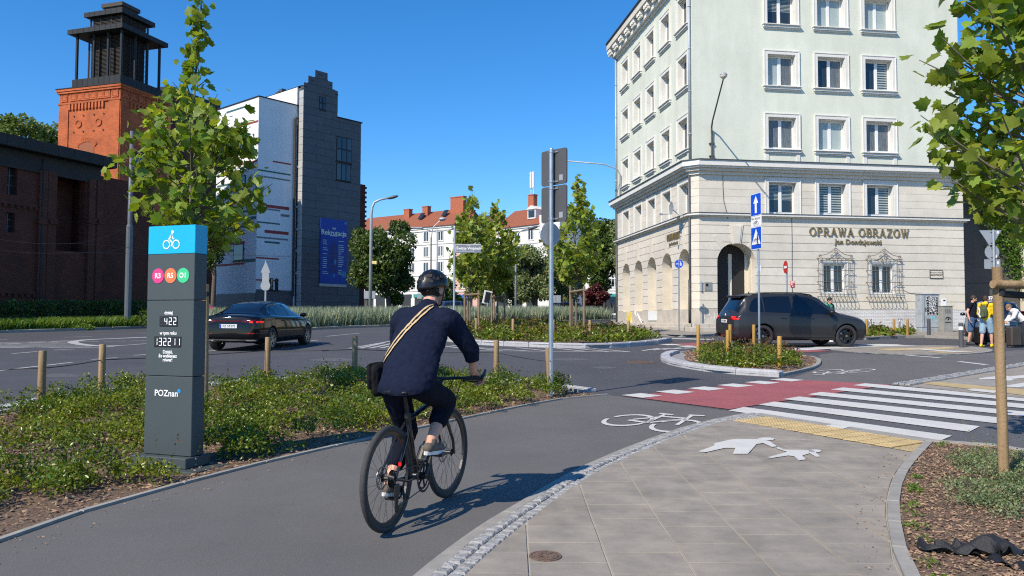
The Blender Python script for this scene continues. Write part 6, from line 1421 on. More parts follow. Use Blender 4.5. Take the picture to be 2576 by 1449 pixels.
def board(px0, px1, top, bot, foot, Y, label):
 xa, xb = xat(px0, Y), xat(px1, Y); x = (xa + xb) / 2; w = xb - xa; zg = gz(Y); o = empty('information_board', (x, Y, zg), 0, label, 'board'); z1, z0 = zat(px0, top, Y) - zg, zat(px0, bot, Y) - zg
 MB().cb(-w / 2, w / 2, -.05, .05, z0, z1, .02).build('panel', M['signbackl'], o)
 for s in (-1, 1): MB().tube([(s * w * .25, .08, -.2), (s * w * .25, .08, z1 - .1)], .06, 8).build('leg', M['signback'], o)
board(915, 944, 732, 752, 800, 62, 'grey board on two legs under the dark trees by the lamp'); board(1049, 1061, 738, 752, 800, 75, 'narrow grey board just left of the cyclist helmet'); board(1388, 1398.5, 743, 762, 790, 70, 'left of twin grey boards behind the sign pole'); board(1399, 1411, 743, 762, 790, 70, 'right of twin grey boards behind the sign pole'); board(1533, 1558, 746, 763, 790, 72, 'grey board half hidden by the corner house')
x, y = xat(1251, 75), 75; o = empty('road_sign', (x, y, gz(y)), 0, 'round red and blue sign nearly hidden in the middle tree', 'road sign'); h = zat(1251, 678, y) - gz(y); MB().lathe([(.06, 0), (.06, h + .5)], 8).build('pole', M['galvl'], o); panel(circ(.8), -.1, -.07, M['redsign'], 'sign_plate', o, (.2, 0, h + .3), 0); panel(circ(.62), -.12, -.101, M['bluesign'], 'sign_face', o, (.2, 0, h + .3), 0)
x, y = xat(1226, 60), 60; o = empty('road_sign', (x, y, gz(y)), 0, 'tilted dark solar panel sign between the two left young trees', 'road sign'); h = zat(1226, 748, y) - gz(y); MB().lathe([(.05, 0), (.05, h)], 8).build('pole', M['galvl'], o); MB().cb(-.2, .2, -.05, .02, -.4, .4, .02).build('sign_plate', M['black'], o, loc=(0, 0, h), rot=(0, .2, .3)); MB().cb(-.32, .32, .02, .05, -.5, .5, .02).build('frame', M['white'], o, loc=(0, 0, h), rot=(0, .2, .3))
# vehicles
M['carglass'] = mat('car_glass', (.008, .009, .011), rough=.02, var=0, spec=.9)
M['tint'] = mat('dark_tinted_glass', (.004, .005, .008), rough=.02, var=0, spec=.9)
M['chrome'] = mat('chrome', (.8, .8, .82), rough=.08, metal=1, var=0)
M['tail'] = mat('red_tail_light', (.45, .008, .008), rough=.12, var=0, spec=.7); M['taild'] = mat('dark_red_light', (.09, .004, .005), rough=.12, var=0)
M['lit'] = mat('lit_brake_light', (.9, .02, .015), rough=.2, var=0, emit=.6)
M['platew'] = mat('number_plate', (.75, .75, .74), rough=.4, var=0); M['plateb'] = mat('plate_blue', (.01, .05, .4), rough=.4, var=0)
M['rim'] = mat('dark_alloy', (.03, .03, .032), rough=.25, metal=.7, var=0); M['rims'] = mat('silver_alloy', (.30, .29, .28), rough=.3, metal=.9, var=0); M['disc'] = mat('brake_disc', (.3, .3, .3), rough=.35, metal=1, var=0)
M['p_grey'] = mat('frozen_grey_paint', (.036, .038, .043), rough=.32, metal=.4, var=.03, coat=.15, spec=.5); M['p_black'] = mat('black_car_paint', (.002, .0022, .004), rough=.5, var=0, coat=.7, spec=.05)
M['p_navy'] = mat('navy_car_paint', (.008, .011, .02), rough=.2, var=0, coat=1); M['p_red'] = mat('red_car_paint', (.5, .01, .015), rough=.2, var=0, coat=1); M['p_blue'] = mat('blue_car_paint', (.02, .04, .10), rough=.2, var=0, coat=1)
CARS = {
 'suv': dict(top=[(-2.46, .52), (-2.45, .86), (-2.40, 1.06), (-2.30, 1.17), (-2.12, 1.44), (-1.98, 1.64), (-1.80, 1.695), (-1.2, 1.745), (-.4, 1.765), (.25, 1.735), (.62, 1.64), (1.05, 1.36), (1.36, 1.17), (1.7, 1.12), (2.1, 1.03), (2.33, .93), (2.44, .74), (2.46, .45)],
    bot=[(-2.46, .44), (-2.3, .30), (-1.5, .24), (1.6, .24), (2.3, .24), (2.46, .34)], wid=[(-2.46, .66), (-2.42, .82), (-2.3, .93), (-2.0, .985), (-1.3, 1.0), (1.4, .99), (1.9, .96), (2.2, .88), (2.38, .72), (2.46, .50)],
    sh=[(-2.46, .50), (-2.42, .92), (-2.2, 1.10), (-1.5, 1.13), (0, 1.08), (1.2, 1.03), (2.0, .93), (2.35, .80), (2.46, .42)], roof=.665, L=2.46, ax=(1.52, -1.455), r=.385, tr=.83),
 'sedan': dict(top=[(-2.46, .55), (-2.44, .90), (-2.38, 1.045), (-2.2, 1.075), (-1.85, 1.10), (-1.5, 1.25), (-1.0, 1.41), (-.4, 1.468), (.2, 1.455), (.6, 1.36), (1.05, 1.12), (1.3, 1.0), (1.7, .95), (2.15, .86), (2.36, .76), (2.45, .62), (2.47, .42)],
    bot=[(-2.46, .42), (-2.3, .27), (-1.5, .20), (1.6, .19), (2.3, .20), (2.47, .30)], wid=[(-2.46, .60), (-2.42, .78), (-2.3, .87), (-2.0, .92), (-1.3, .94), (1.3, .94), (1.9, .90), (2.2, .82), (2.38, .66), (2.47, .44)],
    sh=[(-2.46, .52), (-2.42, .90), (-2.2, .99), (-1.5, 1.0), (0, .96), (1.2, .90), (2.0, .80), (2.35, .68), (2.47, .38)], roof=.60, L=2.46, ax=(1.48, -1.48), r=.345, tr=.80),
 'hatch': dict(top=[(-2.2, .5), (-2.19, .85), (-2.12, 1.05), (-2.0, 1.25), (-1.86, 1.48), (-1.6, 1.58), (-.8, 1.62), (0, 1.60), (.45, 1.48), (.95, 1.16), (1.2, 1.04), (1.7, .97), (2.0, .86), (2.16, .70), (2.2, .42)],
    bot=[(-2.2, .40), (-2.0, .26), (-1.3, .20), (1.4, .20), (2.0, .22), (2.2, .30)], wid=[(-2.2, .66), (-2.16, .80), (-2.0, .88), (-1.3, .90), (1.2, .90), (1.7, .86), (2.0, .76), (2.14, .62), (2.2, .42)],
    sh=[(-2.2, .48), (-2.15, .88), (-1.9, 1.0), (-1.2, 1.02), (0, .97), (1.1, .92), (1.7, .84), (2.05, .72), (2.2, .38)], roof=.62, L=2.2, ax=(1.32, -1.33), r=.325, tr=.78)}
fz_ = lambda z: z if z < .9 else .9 + (z - .9) * 1.12
fs_ = lambda z: .5 + (z - .5) * 1.06 if z > .5 else z
CARS['suv']['top'] = [(x, fz_(z)) for x, z in CARS['suv']['top']]; CARS['suv']['sh'] = [(x, fs_(z)) for x, z in CARS['suv']['sh']]
class Body:
 def __init__(s, P):
  s.P = P; L0, L1 = P['top'][0][0], P['top'][-1][0]
  xs = np.unique(np.concatenate([np.linspace(L0, L0 + .5, 34), np.linspace(L0 + .5, L1 - .5, 60), np.linspace(L1 - .5, L1, 26)]))
  s.xs = xs
  def f(k):
   a = np.array(P[k]); v = np.interp(xs, a[:, 0], a[:, 1])
   xx = np.linspace(L0, L1, 500); vv = np.interp(xx, a[:, 0], a[:, 1]); ker = np.hanning(29); ker /= ker.sum(); pad = np.concatenate([np.full(14, vv[0]), vv, np.full(14, vv[-1])]); sm = np.convolve(pad, ker, 'valid')
   w = np.clip(np.minimum(xs - L0, L1 - xs) / .35, 0, 1); return v * (1 - w) + np.interp(xs, xx, sm) * w
  s.top, s.bot, s.wid, s.sh = f('top'), f('bot'), f('wid'), f('sh'); s.sec = [s._sec(i) for i in range(len(xs))]
 def _sec(s, i):
  zt, zb, w, zs = s.top[i], s.bot[i], s.wid[i], s.sh[i]; zs = min(zs, zt - .01); zb = min(zb, zs - .02); g = min(max((zt - zs) / .45, 0), 1); wr = w * (.74 + (s.P['roof'] / .98 - .74) * g)
  hz = zs - zb
  pts = [(0, zb), (.78 * w, zb), (.95 * w, zb + .12 * hz), (1.0 * w, zb + .45 * hz), (.995 * w, zb + .72 * hz), (.975 * w, zs - .05 * hz), (.935 * w, zs)]
  if g > .02:
   pts += [(.935 * w + (wr - .935 * w) * .5, zs + (zt - zs) * .48), (wr, zt - .10 * g - .02), (wr * .9, zt - .035), (wr * .5, zt - .008), (0, zt)]
  else: pts += [(.86 * w, zs + (zt - zs) * .5), (.75 * w, zs + (zt - zs) * .75), (.6 * w, zs + (zt - zs) * .88), (.3 * w, zt - .001), (0, zt)]
  P = np.array(pts); out = []
  for k in range(len(P) - 1):
   p0, p1, p2, p3 = P[max(k - 1, 0)], P[k], P[k + 1], P[min(k + 2, len(P) - 1)]
   n = 3
   for q in range(n): t = q / n; out.append(.5 * ((2 * p1) + (p2 - p0) * t + (2 * p0 - 5 * p1 + 4 * p2 - p3) * t * t + (3 * p1 - p0 - 3 * p2 + p3) * t ** 3))
  out.append(P[-1]); out = np.array(out); out[:, 0] = np.maximum(out[:, 0], 0); return out
 def mesh(s, name, m):
  n = len(s.xs); k = len(s.sec[0]); mb = MB(); vs = []
  for i in range(n):
   for (y, z) in s.sec[i]: vs.append((s.xs[i], y, z))
   for (y, z) in s.sec[i][1:-1][::-1]: vs.append((s.xs[i], -y, z))
  r = 2 * k - 2; fs = [(i * r + j, (i + 1) * r + j, (i + 1) * r + (j + 1) % r, i * r + (j + 1) % r) for i in range(n - 1) for j in range(r)]
  fs += [tuple(range(r)), tuple((n - 1) * r + j for j in range(r))[::-1]]
  return mb.add(vs, fs).mesh(name, m, True)
 def y_at(s, x, z):
  i = min(max(np.searchsorted(s.xs, x), 1), len(s.xs) - 1); t = (x - s.xs[i - 1]) / (s.xs[i] - s.xs[i - 1]); o = []
  for k in (i - 1, i):
   q = s.sec[k]; m = q[:, 1].argmin(); zz = np.maximum.accumulate(q[:, 1]); o.append(np.interp(z, zz, q[:, 0]) if z <= zz[-1] else 0)
  return o[0] * (1 - t) + o[1] * t
 def z_at(s, x, y):
  i = min(max(np.searchsorted(s.xs, x), 1), len(s.xs) - 1); t = (x - s.xs[i - 1]) / (s.xs[i] - s.xs[i - 1]); o = []
  for k in (i - 1, i):
   q = s.sec[k][10:]; o.append(np.interp(abs(y), q[::-1, 0], q[::-1, 1]))
  return o[0] * (1 - t) + o[1] * t
 def x_end(s, y, z, rear=True):
  rng = range(len(s.xs)) if rear else range(len(s.xs) - 1, -1, -1)
  for i in rng:
   q = s.sec[i]; 
   if q[0, 1] <= z <= q[-1, 1]:
    m = np.interp(z, np.maximum.accumulate(q[:, 1]), q[:, 0])
    if m >= abs(y): return s.xs[i]
  return s.xs[0 if rear else -1]
 def side(s, xs, lo, hi, off=.006, nz=4, sgn=1):
  mb = MB(); n = len(xs)
  for i in range(n):
   for k in range(nz + 1): z = lo[i] + (hi[i] - lo[i]) * k / nz; mb.v.append((xs[i], sgn * (s.y_at(xs[i], z) + off), z))
  for i in range(n - 1):
   for k in range(nz): mb.f.append((i * (nz + 1) + k, (i + 1) * (nz + 1) + k, (i + 1) * (nz + 1) + k + 1, i * (nz + 1) + k + 1)); mb.m.append(0)
  return mb
 def end(s, y0, y1, z0, z1, off=.008, ny=8, nz=4, rear=True, shape=None):
  mb = MB()
  for i in range(ny + 1):
   f = i / ny; y = y0 + (y1 - y0) * f; a, b = (z0, z1) if shape is None else shape(f)
   for k in range(nz + 1): z = a + (b - a) * k / nz; mb.v.append((s.x_end(y, z, rear) + (-off if rear else off), y, z))
  for i in range(ny):
   for k in range(nz): mb.f.append((i * (nz + 1) + k, (i + 1) * (nz + 1) + k, (i + 1) * (nz + 1) + k + 1, i * (nz + 1) + k + 1)); mb.m.append(0)
  return mb
 def topp(s, xa, xb, wa, wb, off=.007, nx=10, ny=10):
  mb = MB()
  for i in range(nx + 1):
   f = i / nx; x = xa + (xb - xa) * f; w = wa + (wb - wa) * f
   for k in range(ny + 1): y = -w + 2 * w * k / ny; mb.v.append((x, y, s.z_at(x, y) + off))
  for i in range(nx):
   for k in range(ny): mb.f.append((i * (ny + 1) + k, (i + 1) * (ny + 1) + k, (i + 1) * (ny + 1) + k + 1, i * (ny + 1) + k + 1)); mb.m.append(0)
  return mb
def make_wheel(r, w, rimm, n=10):
 t = MB().lathe([(r * .66, -w / 2 + .02), (r * .72, -w / 2), (r * .93, -w / 2), (r * .99, -w / 2 + .03), (r, 0), (r * .99, w / 2 - .03), (r * .93, w / 2), (r * .72, w / 2), (r * .66, w / 2 - .02), (r * .66, -w / 2 + .02)], 36, axis='y').mesh('tyre', M['rubber'], True)
 a = MB().lathe([(r * .66, -w / 2 + .015), (r * .70, -w / 2 + .005), (r * .68, -w / 2 + .03), (r * .60, -w / 2 + .05), (r * .60, w / 2), (r * .66, w / 2), (r * .66, -w / 2 + .015)], 36, axis='y')
 for i in range(n):
  th = 2 * math.pi * i / n + (.10 if i % 2 else -.10); Mx = Matrix.Rotation(th, 4, 'Y'); a.prism([Mx @ Vector(p) for p in ((-.030, -w / 2 + .035, r * .1), (.030, -w / 2 + .035, r * .1), (.018, -w / 2 + .015, r * .65), (-.018, -w / 2 + .015, r * .65))], Mx @ Vector((0, .03, 0)) if False else (0, .03, 0))
 a.lathe([(0, -w / 2 + .015), (r * .17, -w / 2 + .02), (r * .18, -w / 2 + .07)], 16, axis='y'); a = a.mesh('rim', rimm)
 d = MB().lathe([(r * .5, .0), (r * .5, .02), (r * .2, .03), (r * .2, -.02), (r * .5, .0)], 24, axis='y').mesh('brake_disc', M['disc']); k = MB().lathe([(r * .17 * .6, -w / 2 + .012), (0, -w / 2 + .011)], 12, axis='y').mesh('hub_cap', M['rims'])
 return t, a, d, k
def plate_part(par, B, y, z, txt, w=.52, h=.115, rear=True, blue=True):
 x = B.x_end(y, z, rear) - .012 if rear else B.x_end(y, z, False) + .012; e = bpy.data.objects; p = MB().cb(x - .008, x + .006, y - w / 2, y + w / 2, z - h / 2, z + h / 2, .003).build('number_plate', M['platew'], par)
 if blue: MB().b(x - .0095, x - .0082, y + w / 2 - .048, y + w / 2 - .004, z - h / 2 + .004, z + h / 2 - .004).build('country_band', M['plateb'], p)
 link('lettering', text_mesh(txt, .095, M['black'], .0008, bold=.001), p, (x - .010, y - .02, z), (R(90), 0, R(-90))); return p
def car(name, label, kind, loc, az, paint, rimm, windows, glass='carglass', cat='car', group=None, detail=True, arch=.05):
 P = CARS[kind]; B = Body(P); o = empty(name, (loc[0], loc[1], gz(loc[1])), R(90 - az), label, cat, group); o.rotation_euler = (0, 0, R(90 - az))
 dx, dy = math.sin(R(az)), math.cos(R(az)); o.rotation_euler = Euler((math.atan(SLOPE * dx) * 1.0, -math.atan(SLOPE * dy), R(90 - az)), 'XYZ') if loc[1] < 60 else o.rotation_euler
 me = B.mesh('body', M[paint]); bo = link('body', me, o); r = P['r']
 if detail:
  cu = MB()
  for ax in P['ax']:
   for s in (-1, 1): cu.lathe([(r + arch, 0), (r + arch, .42 * 1)], 32, (ax, s * 1.02 if s < 0 else .60, r), axis='y')
  co = bpy.data.objects.new('cutter', cu.mesh('cutter', M['blackm'])); b2 = bpy.data.objects.new('tmpbody', me); TMP.collection.objects.link(co); TMP.collection.objects.link(b2)
  md = b2.modifiers.new('arch', 'BOOLEAN'); md.operation = 'DIFFERENCE'; md.object = co; md.solver = 'EXACT'; md.material_mode = 'TRANSFER'
  dg = tmp_dg(); nm = bpy.data.meshes.new_from_object(b2.evaluated_get(dg)); bo.data = nm; bpy.data.objects.remove(co); bpy.data.objects.remove(b2)
  nm.polygons.foreach_set('use_smooth', [True] * len(nm.polygons)); soften(nm, 35)
 t, a, d, k = make_wheel(r, .25, rimm)
 for ax in P['ax']:
  for s in (-1, 1):
   w = link('wheel', t, o, (ax, s * P['tr'] * 1.0, r), (0, 0, 0 if s < 0 else math.pi)); link('rim', a, w); link('brake_disc', d, w); link('hub_cap', k, w)
 for s in (-1, 1):
  for xs, lo, hi in windows: B.side(xs, lo, hi, sgn=s).build('side_window', M[glass], bo, smooth=True)
 return o, bo, B
def seam(B, bo, xs, zs, sgn=-1, w=.006):
 mb = MB(); n = len(xs)
 for x, z in zip(xs, zs): y = B.y_at(x, z) + .003; mb.v += [(x - w, sgn * y, z), (x + w, sgn * y, z)]
 for i in range(n - 1): mb.f.append((2 * i, 2 * i + 1, 2 * i + 3, 2 * i + 2)); mb.m.append(0)
 return mb.build('panel_gap', M['black'], bo)
I = lambda a, b, n=7: list(np.linspace(a, b, n))
hd = 83; Hx, Hy = math.sin(R(hd)), math.cos(R(hd)); fw = (xat(2131.8, 27.5), 27.5); cx_, cy_ = fw[0] - Hx * 1.52 - Hy * .83, fw[1] - Hy * 1.52 + Hx * .83
win = [(I(-1.90, -1.42), [1.20, 1.185, 1.18, 1.18, 1.18, 1.18, 1.18], [1.30, 1.43, 1.52, 1.57, 1.59, 1.60, 1.605]), (I(-1.37, -.42), I(1.175, 1.145), [1.61, 1.62, 1.63, 1.635, 1.64, 1.64, 1.64]), (I(-.30, 1.06, 9), I(1.14, 1.10, 9), [1.64, 1.64, 1.63, 1.61, 1.56, 1.48, 1.38, 1.26, 1.13])]
win = [(a, [fz_(z) - .01 for z in l], [fz_(z) for z in h]) for a, l, h in win]
suv, sb, B = car('estate_car', 'matt dark grey off-road car with rear towards the viewer', 'suv', (cx_, cy_), hd, 'p_grey', M['rim'], win, 'tint')
suv.location.x -= .1
rw = B.topp(-2.27, -1.99, .80, .62).build('rear_window', M['tint'], sb, smooth=True); B.topp(.66, 1.32, .60, .80).build('windscreen', M['carglass'], sb, smooth=True)
sp = MB().cb(-2.10, -1.86, -.64, .64, 1.72, 1.76, .012).build('spoiler', M['p_grey'], sb); MB().cb(-2.115, -2.06, -.56, .56, 1.675, 1.719, .01).build('spoiler_lip', M['black'], sp); MB().b(-2.108, -2.098, -.2, .2, 1.73, 1.747).build('high_brake_light', M['taild'], sp)
for s in (-1, 1):
 mb = B.end(s * .38, s * .93, .93, 1.07, .012, ny=12, shape=lambda f: (.945 - .02 * f, .985 + .085 * min(1, f * 1.6))); tl = mb.build('tail_light', M['taild'], sb, smooth=True)
 B.end(s * .40, s * .70, .95, .97, .018, ny=8).build('light_bar', M['tail'], tl); B.end(s * .56, s * .80, 1.0, 1.055, .018, ny=8, shape=lambda f: (1.005, 1.05)).build('light_bar', M['lit'], tl); B.end(s * .70, s * .92, .95, .99, .018, ny=6).build('light_bar', M['lit'], tl)
 B.end(s * .58, s * .86, .635, .67, .012, ny=8).build('reflector', M['taild'], sb)
 B.end(s * .42, s * .84, .33, .44, .012, ny=8).build('rear_vent', M['black'], sb); mb = MB()
 for q in (.52, .68): mb.cb(-2.50, -2.36, s * q - .055 if s > 0 else -q - .055, s * q + .055 if s > 0 else -q + .055, .345, .425, .012)
 mb.build('exhaust', M['rim'], sb)
 B.side(I(-2.0, -.95, 12), [.385 + math.sqrt(max(.445 ** 2 - (x + 1.455) ** 2, 0)) for x in I(-1.88, -1.03, 12)], [.385 + math.sqrt(max(.50 ** 2 - (x + 1.455) ** 2, 0)) for x in I(-1.93, -.98, 12)], .010, 2, s).build('wheel_arch_trim', M['p_grey'], sb)
 mr = MB().ell((.92, s * 1.07, 1.2), (.10, .13, .085)); mr.tube([(.95, s * .93, 1.10), (.93, s * 1.02, 1.14)], .03, 6); mr.build('wing_mirror', M['black'], sb, smooth=True)
 B.end(s * .55, s * .86, .80, .92, .01, rear=False).build('headlight', M['carglass'], sb, smooth=True)
 for x0, x1 in ((-.86, -.62), (.10, .34)): y = B.y_at(x0, 1.0); MB().cb(x0, x1, min(s * (y - .005), s * (y + .03)), max(s * (y - .005), s * (y + .03)), .985, 1.012, .008).build('door_handle', M['p_grey'], sb)
 seam(B, sb, [-.38, -.38, -.39, -.40], [.42, .7, 1.0, 1.14], s); seam(B, sb, [1.12, 1.10, 1.02, .98], [.42, .6, .9, 1.08], s); seam(B, sb, [-1.05, -1.12, -1.30, -1.38], [.5, .8, 1.0, 1.17], s)
 mb = MB(); zr_ = [B.z_at(x, .62) + .03 for x in I(-1.7, .35)]; mb.tube([(-1.78, s * .60, zr_[0] - .04)] + [(x, s * .62, z) for x, z in zip(I(-1.7, .35), zr_)] + [(.45, s * .62, zr_[-1] - .05)], .018, 6); mb.build('roof_rail', M['black'], sb)
 B.side(I(-1.0, 1.05), [.26] * 7, [.34] * 7, .012, 2, s).build('sill_trim', M['black'], sb)
 B.side([1.00, 1.05, 1.10, 1.14], [.62, .58, .56, .62], [.74, .78, .79, .76], .008, 2, s).build('side_vent', M['black'], sb)
plate_part(sb, B, .0, .88, 'PY 8009S'); B.end(-.37, .37, .945, .975, .011).build('light_strip', M['black'], sb)
MB().lathe([(.05, 0), (.042, -.008), (0, -.01)], 20, axis='x', c=(B.x_end(0, 1.08) - .004, 0, 1.085)).build('badge', M['platew'], sb); MB().tube([(-2.34, -.30, 1.20), (-2.30, -.1, 1.22), (-2.27, .16, 1.21)], .014, 6).build('wiper', M['black'], sb); B.end(.52, .72, .83, .855, .011).build('badge', M['chrome'], sb)
B.end(-.9, .9, .42, .47, .010, ny=16).build('bumper_line', M['black'], sb); B.end(-.94, .94, .755, .764, .004, ny=16).build('panel_gap', M['black'], sb)
for s in (-1, 1): MB().cb(-.95, -.35, s * .36 - .2, s * .36 + .2, .55, 1.2, .08).cb(.25, .75, s * .36 - .2, s * .36 + .2, .55, 1.15, .08)
MB().lathe([(.012, 0), (.03, .03), (0, .07)], 8, (-1.55, 0, 1.83)).build('aerial', M['black'], sb)
hd = 6; Hx, Hy = math.sin(R(hd)), math.cos(R(hd)); rwp = (xat(676, 25.0), 25.0); cx_, cy_ = rwp[0] + Hx * 1.48 - Hy * .80, rwp[1] + Hy * 1.48 + Hx * .80
win = [(I(-1.45, -1.06), [1.05, 1.04, 1.035, 1.03, 1.03, 1.03, 1.03], [1.09, 1.16, 1.21, 1.25, 1.28, 1.295, 1.31]), (I(-1.02, -.14), I(1.03, 1.005), [1.315, 1.335, 1.35, 1.355, 1.36, 1.36, 1.36]), (I(-.06, 1.0, 9), I(1.0, .97, 9), [1.36, 1.355, 1.345, 1.325, 1.29, 1.235, 1.165, 1.085, 1.0])]
sed, sb, B = car('saloon_car', 'glossy black saloon driving away along the main road', 'sedan', (cx_, cy_), hd, 'p_black', M['rims'], win, 'tint')
sed.scale = (1.03,) * 3
B.topp(-1.86, -1.06, .74, .52).build('rear_window', M['tint'], sb, smooth=True); B.topp(.64, 1.26, .54, .74).build('windscreen', M['carglass'], sb, smooth=True)
for s in (-1, 1):
 B.end(s * .40, s * .90, .82, .93, .010, ny=12, shape=lambda f: (.86 - .05 * f, .915 + .02 * f)).build('tail_light', M['taild'], sb, smooth=True)
 for q in (.62, .80): B.end(s * q, s * (q + .10), .84, .91, .018, ny=3, shape=lambda f: (.835, .90 - .04 * abs(f - .5))).build('light_star', M['lit'], sb)
 B.end(s * .50, s * .84, .52, .55, .012, ny=8).build('reflector', M['tail'], sb)
 B.end(s * .50, s * .82, .30, .345, .014, ny=8).build('exhaust_trim', M['chrome'], sb)
 B.side(I(-1.47, 1.0, 22), [np.interp(x, [-1.47, -1.2, 0, 1.0], [1.045, 1.03, .995, .965]) - .02 for x in I(-1.47, 1.0, 22)], [np.interp(x, [-1.47, -1.2, 0, 1.0], [1.045, 1.03, .995, .965]) - .004 for x in I(-1.47, 1.0, 22)], .010, 1, s).build('window_chrome', M['chrome'], sb)
 tx_ = I(-1.47, 1.0, 26); tz_ = [np.interp(x, [-1.47, -1.3, -1.06, -.7, -.14, .3, .6, 1.0], [1.08, 1.19, 1.32, 1.362, 1.376, 1.34, 1.25, 1.0]) for x in tx_]; B.side(tx_, tz_, [z + .016 for z in tz_], .010, 1, s).build('window_chrome', M['chrome'], sb)
 MB().ell((.86, s * 1.0, 1.02), (.10, .12, .07)).tube([(.9, s * .88, .98), (.87, s * .96, 1.0)], .025, 6).build('wing_mirror', M['p_black'], sb, smooth=True)
 B.side(I(-1.0, 1.0), [.215] * 7, [.24] * 7, .012, 1, s).build('sill_chrome', M['chrome'], sb)
 for x0, x1 in ((-.80, -.56), (.18, .42)): y = B.y_at(x0, .88); MB().cb(x0, x1, min(s * (y - .005), s * (y + .025)), max(s * (y - .005), s * (y + .025)), .87, .892, .008).build('door_handle', M['p_black'], sb)
 seam(B, sb, [-.12, -.12, -.12], [.30, .6, .99], s); seam(B, sb, [1.05, 1.04, .98], [.34, .6, .95], s); B.end(s * .5, s * .8, .62, .72, .01, rear=False).build('headlight', M['carglass'], sb, smooth=True)
B.end(-.42, .42, .875, .905, .010).build('light_strip', M['taild'], sb); B.end(-.84, .84, .325, .35, .012, ny=16).build('bumper_chrome', M['chrome'], sb)
plate_part(sb, B, 0, .74, 'PZ 5T575'); MB().lathe([(.045, 0), (.05, -.008), (.03, -.01), (.01, -.012), (0, -.012)], 18, axis='x', c=(B.x_end(0, .99) - .004, 0, .985)).build('badge', M['chrome'], sb); B.end(-.86, .86, .23, .30, .012, ny=14).build('diffuser', M['black'], sb)
hd = 24; win2 = [(I(-1.75, -1.15), [1.08, 1.06, 1.05, 1.05, 1.05, 1.05, 1.05], [1.14, 1.3, 1.4, 1.44, 1.46, 1.47, 1.475]), (I(-1.08, -.2), I(1.05, 1.02), [1.48, 1.49, 1.5, 1.5, 1.5, 1.5, 1.5]), (I(-.1, .9, 7), I(1.02, 1.0, 7), [1.5, 1.49, 1.45, 1.38, 1.28, 1.16, 1.03])]
Y = 30.6; tx_, ty_ = xat(2520, Y), Y; tax, tb_, B = car('taxi', 'dark navy taxi with open boot area at the right edge', 'hatch', (tx_ + .8, ty_ + 1.9), hd, 'p_navy', M['rims'], win2, 'carglass')
tax['label'] = 'dark navy taxi parked at the right edge behind the suitcase'
B.topp(-2.06, -1.86, .72, .60).build('rear_window', M['carglass'], tb_, smooth=True); B.topp(.5, 1.16, .56, .74).build('windscreen', M['carglass'], tb_, smooth=True)
for s in (-1, 1):
 B.end(s * .62, s * .86, .82, 1.22, .014, ny=5, nz=8).build('tail_light', M['tail'], tb_, smooth=True); B.end(s * .62, s * .84, .84, .90, .02, ny=4).build('light_bar', M['platew'], tb_); MB().ell((.8, s * 1.0, 1.05), (.09, .11, .07)).build('wing_mirror', M['p_navy'], tb_, smooth=True)
 mb = MB(); mb.tube([(x, s * .60, B.z_at(x, .60) + .03) for x in I(-1.5, .2)], .016, 6); mb.build('roof_rail', M['galv'], tb_)
plate_part(tb_, B, .0, .74, 'PO 4WP88'); B.end(-.5, .5, .83, .86, .015).build('boot_chrome', M['chrome'], tb_)
ts = MB().cb(-.2, .0, -.26, .26, 1.63, 1.78, .03).build('taxi_sign', M['white'], tb_); link('lettering', text_mesh('TAXI', .13, M['black'], .001, bold=.003), ts, (-.205, 0, 1.705), (R(90), 0, R(-90)))
Y = 50; red, rb_, B = car('parked_car', 'red car with black roof box half hidden behind the black saloon', 'hatch', (xat(492, Y), Y), 80, 'p_red', M['rims'], win2, 'carglass')
MB().cb(-1.5, .5, -.35, .35, 1.72, 2.02, .12).build('roof_box', M['black'], rb_); MB().tube([(-1.0, -.5, 1.62), (-1.0, -.5, 1.70), (-1.0, .5, 1.70), (-1.0, .5, 1.62)], .02, 6).tube([(.1, -.5, 1.6), (.1, -.5, 1.70), (.1, .5, 1.70), (.1, .5, 1.6)], .02, 6).build('roof_bar', M['galv'], rb_)
for px, Y, az, lab in ((1158, 72, 70, 'dark blue car passing behind the street name pole'), (1440, 74, 75, 'dark blue car passing behind the sign pole and young tree')):
 car('passing_car', lab, 'hatch', (xat(px, Y), Y), az, 'p_blue', M['rims'], win2, 'carglass', group='cars beyond the grass verge', detail=False)
# bicycle
M['frame'] = mat('black_frame_paint', (.008, .008, .010), rough=.3, var=0, coat=.5); M['tyreg'] = mat('dusty_tyre', (.045, .044, .042), rough=.8, var=.25, scale=20); M['steel'] = mat('bright_steel', (.35, .35, .36), rough=.3, metal=1, var=0); M['dsteel'] = mat('dark_steel', (.05, .05, .052), rough=.4, metal=.8, var=0)
BH = 19; BR = (-.833, 5.49); pitch = math.atan(SLOPE * math.cos(R(BH)))
bike = empty('bicycle', (BR[0], BR[1], gz(BR[1]) + .007), R(90 - BH), 'black trekking bicycle ridden along the cycle path', 'bicycle'); bike.rotation_euler = (0, -pitch, R(90 - BH))
WR = .356; WB = 1.01; ra = Vector((0, 0, WR)); fa = Vector((WB, 0, WR)); bb = Vector((.44, 0, .285)); st = Vector((.305, 0, .74)); ht = Vector((.835, 0, .84)); hb = Vector((.872, 0, .70)); sad = Vector((.255, 0, .925))
fr = MB()
fr.tube([bb, st], .019, 10).tube([bb, hb], [.024, .026], 10).tube([st - Vector((-.01, 0, .03)), ht - Vector((0, 0, .03))], .019, 10).tube([ht + Vector((-.008, 0, .03)), hb - Vector((-.008, 0, .03))], .024, 12)
for s in (-1, 1): fr.tube([bb + Vector((-.03, s * .03, 0)), Vector((.2, s * .05, .30)), ra + Vector((0, s * .062, 0))], .011, 8).tube([st + Vector((0, s * .02, -.05)), Vector((.18, s * .045, .56)), ra + Vector((0, s * .062, 0))], .009, 8)
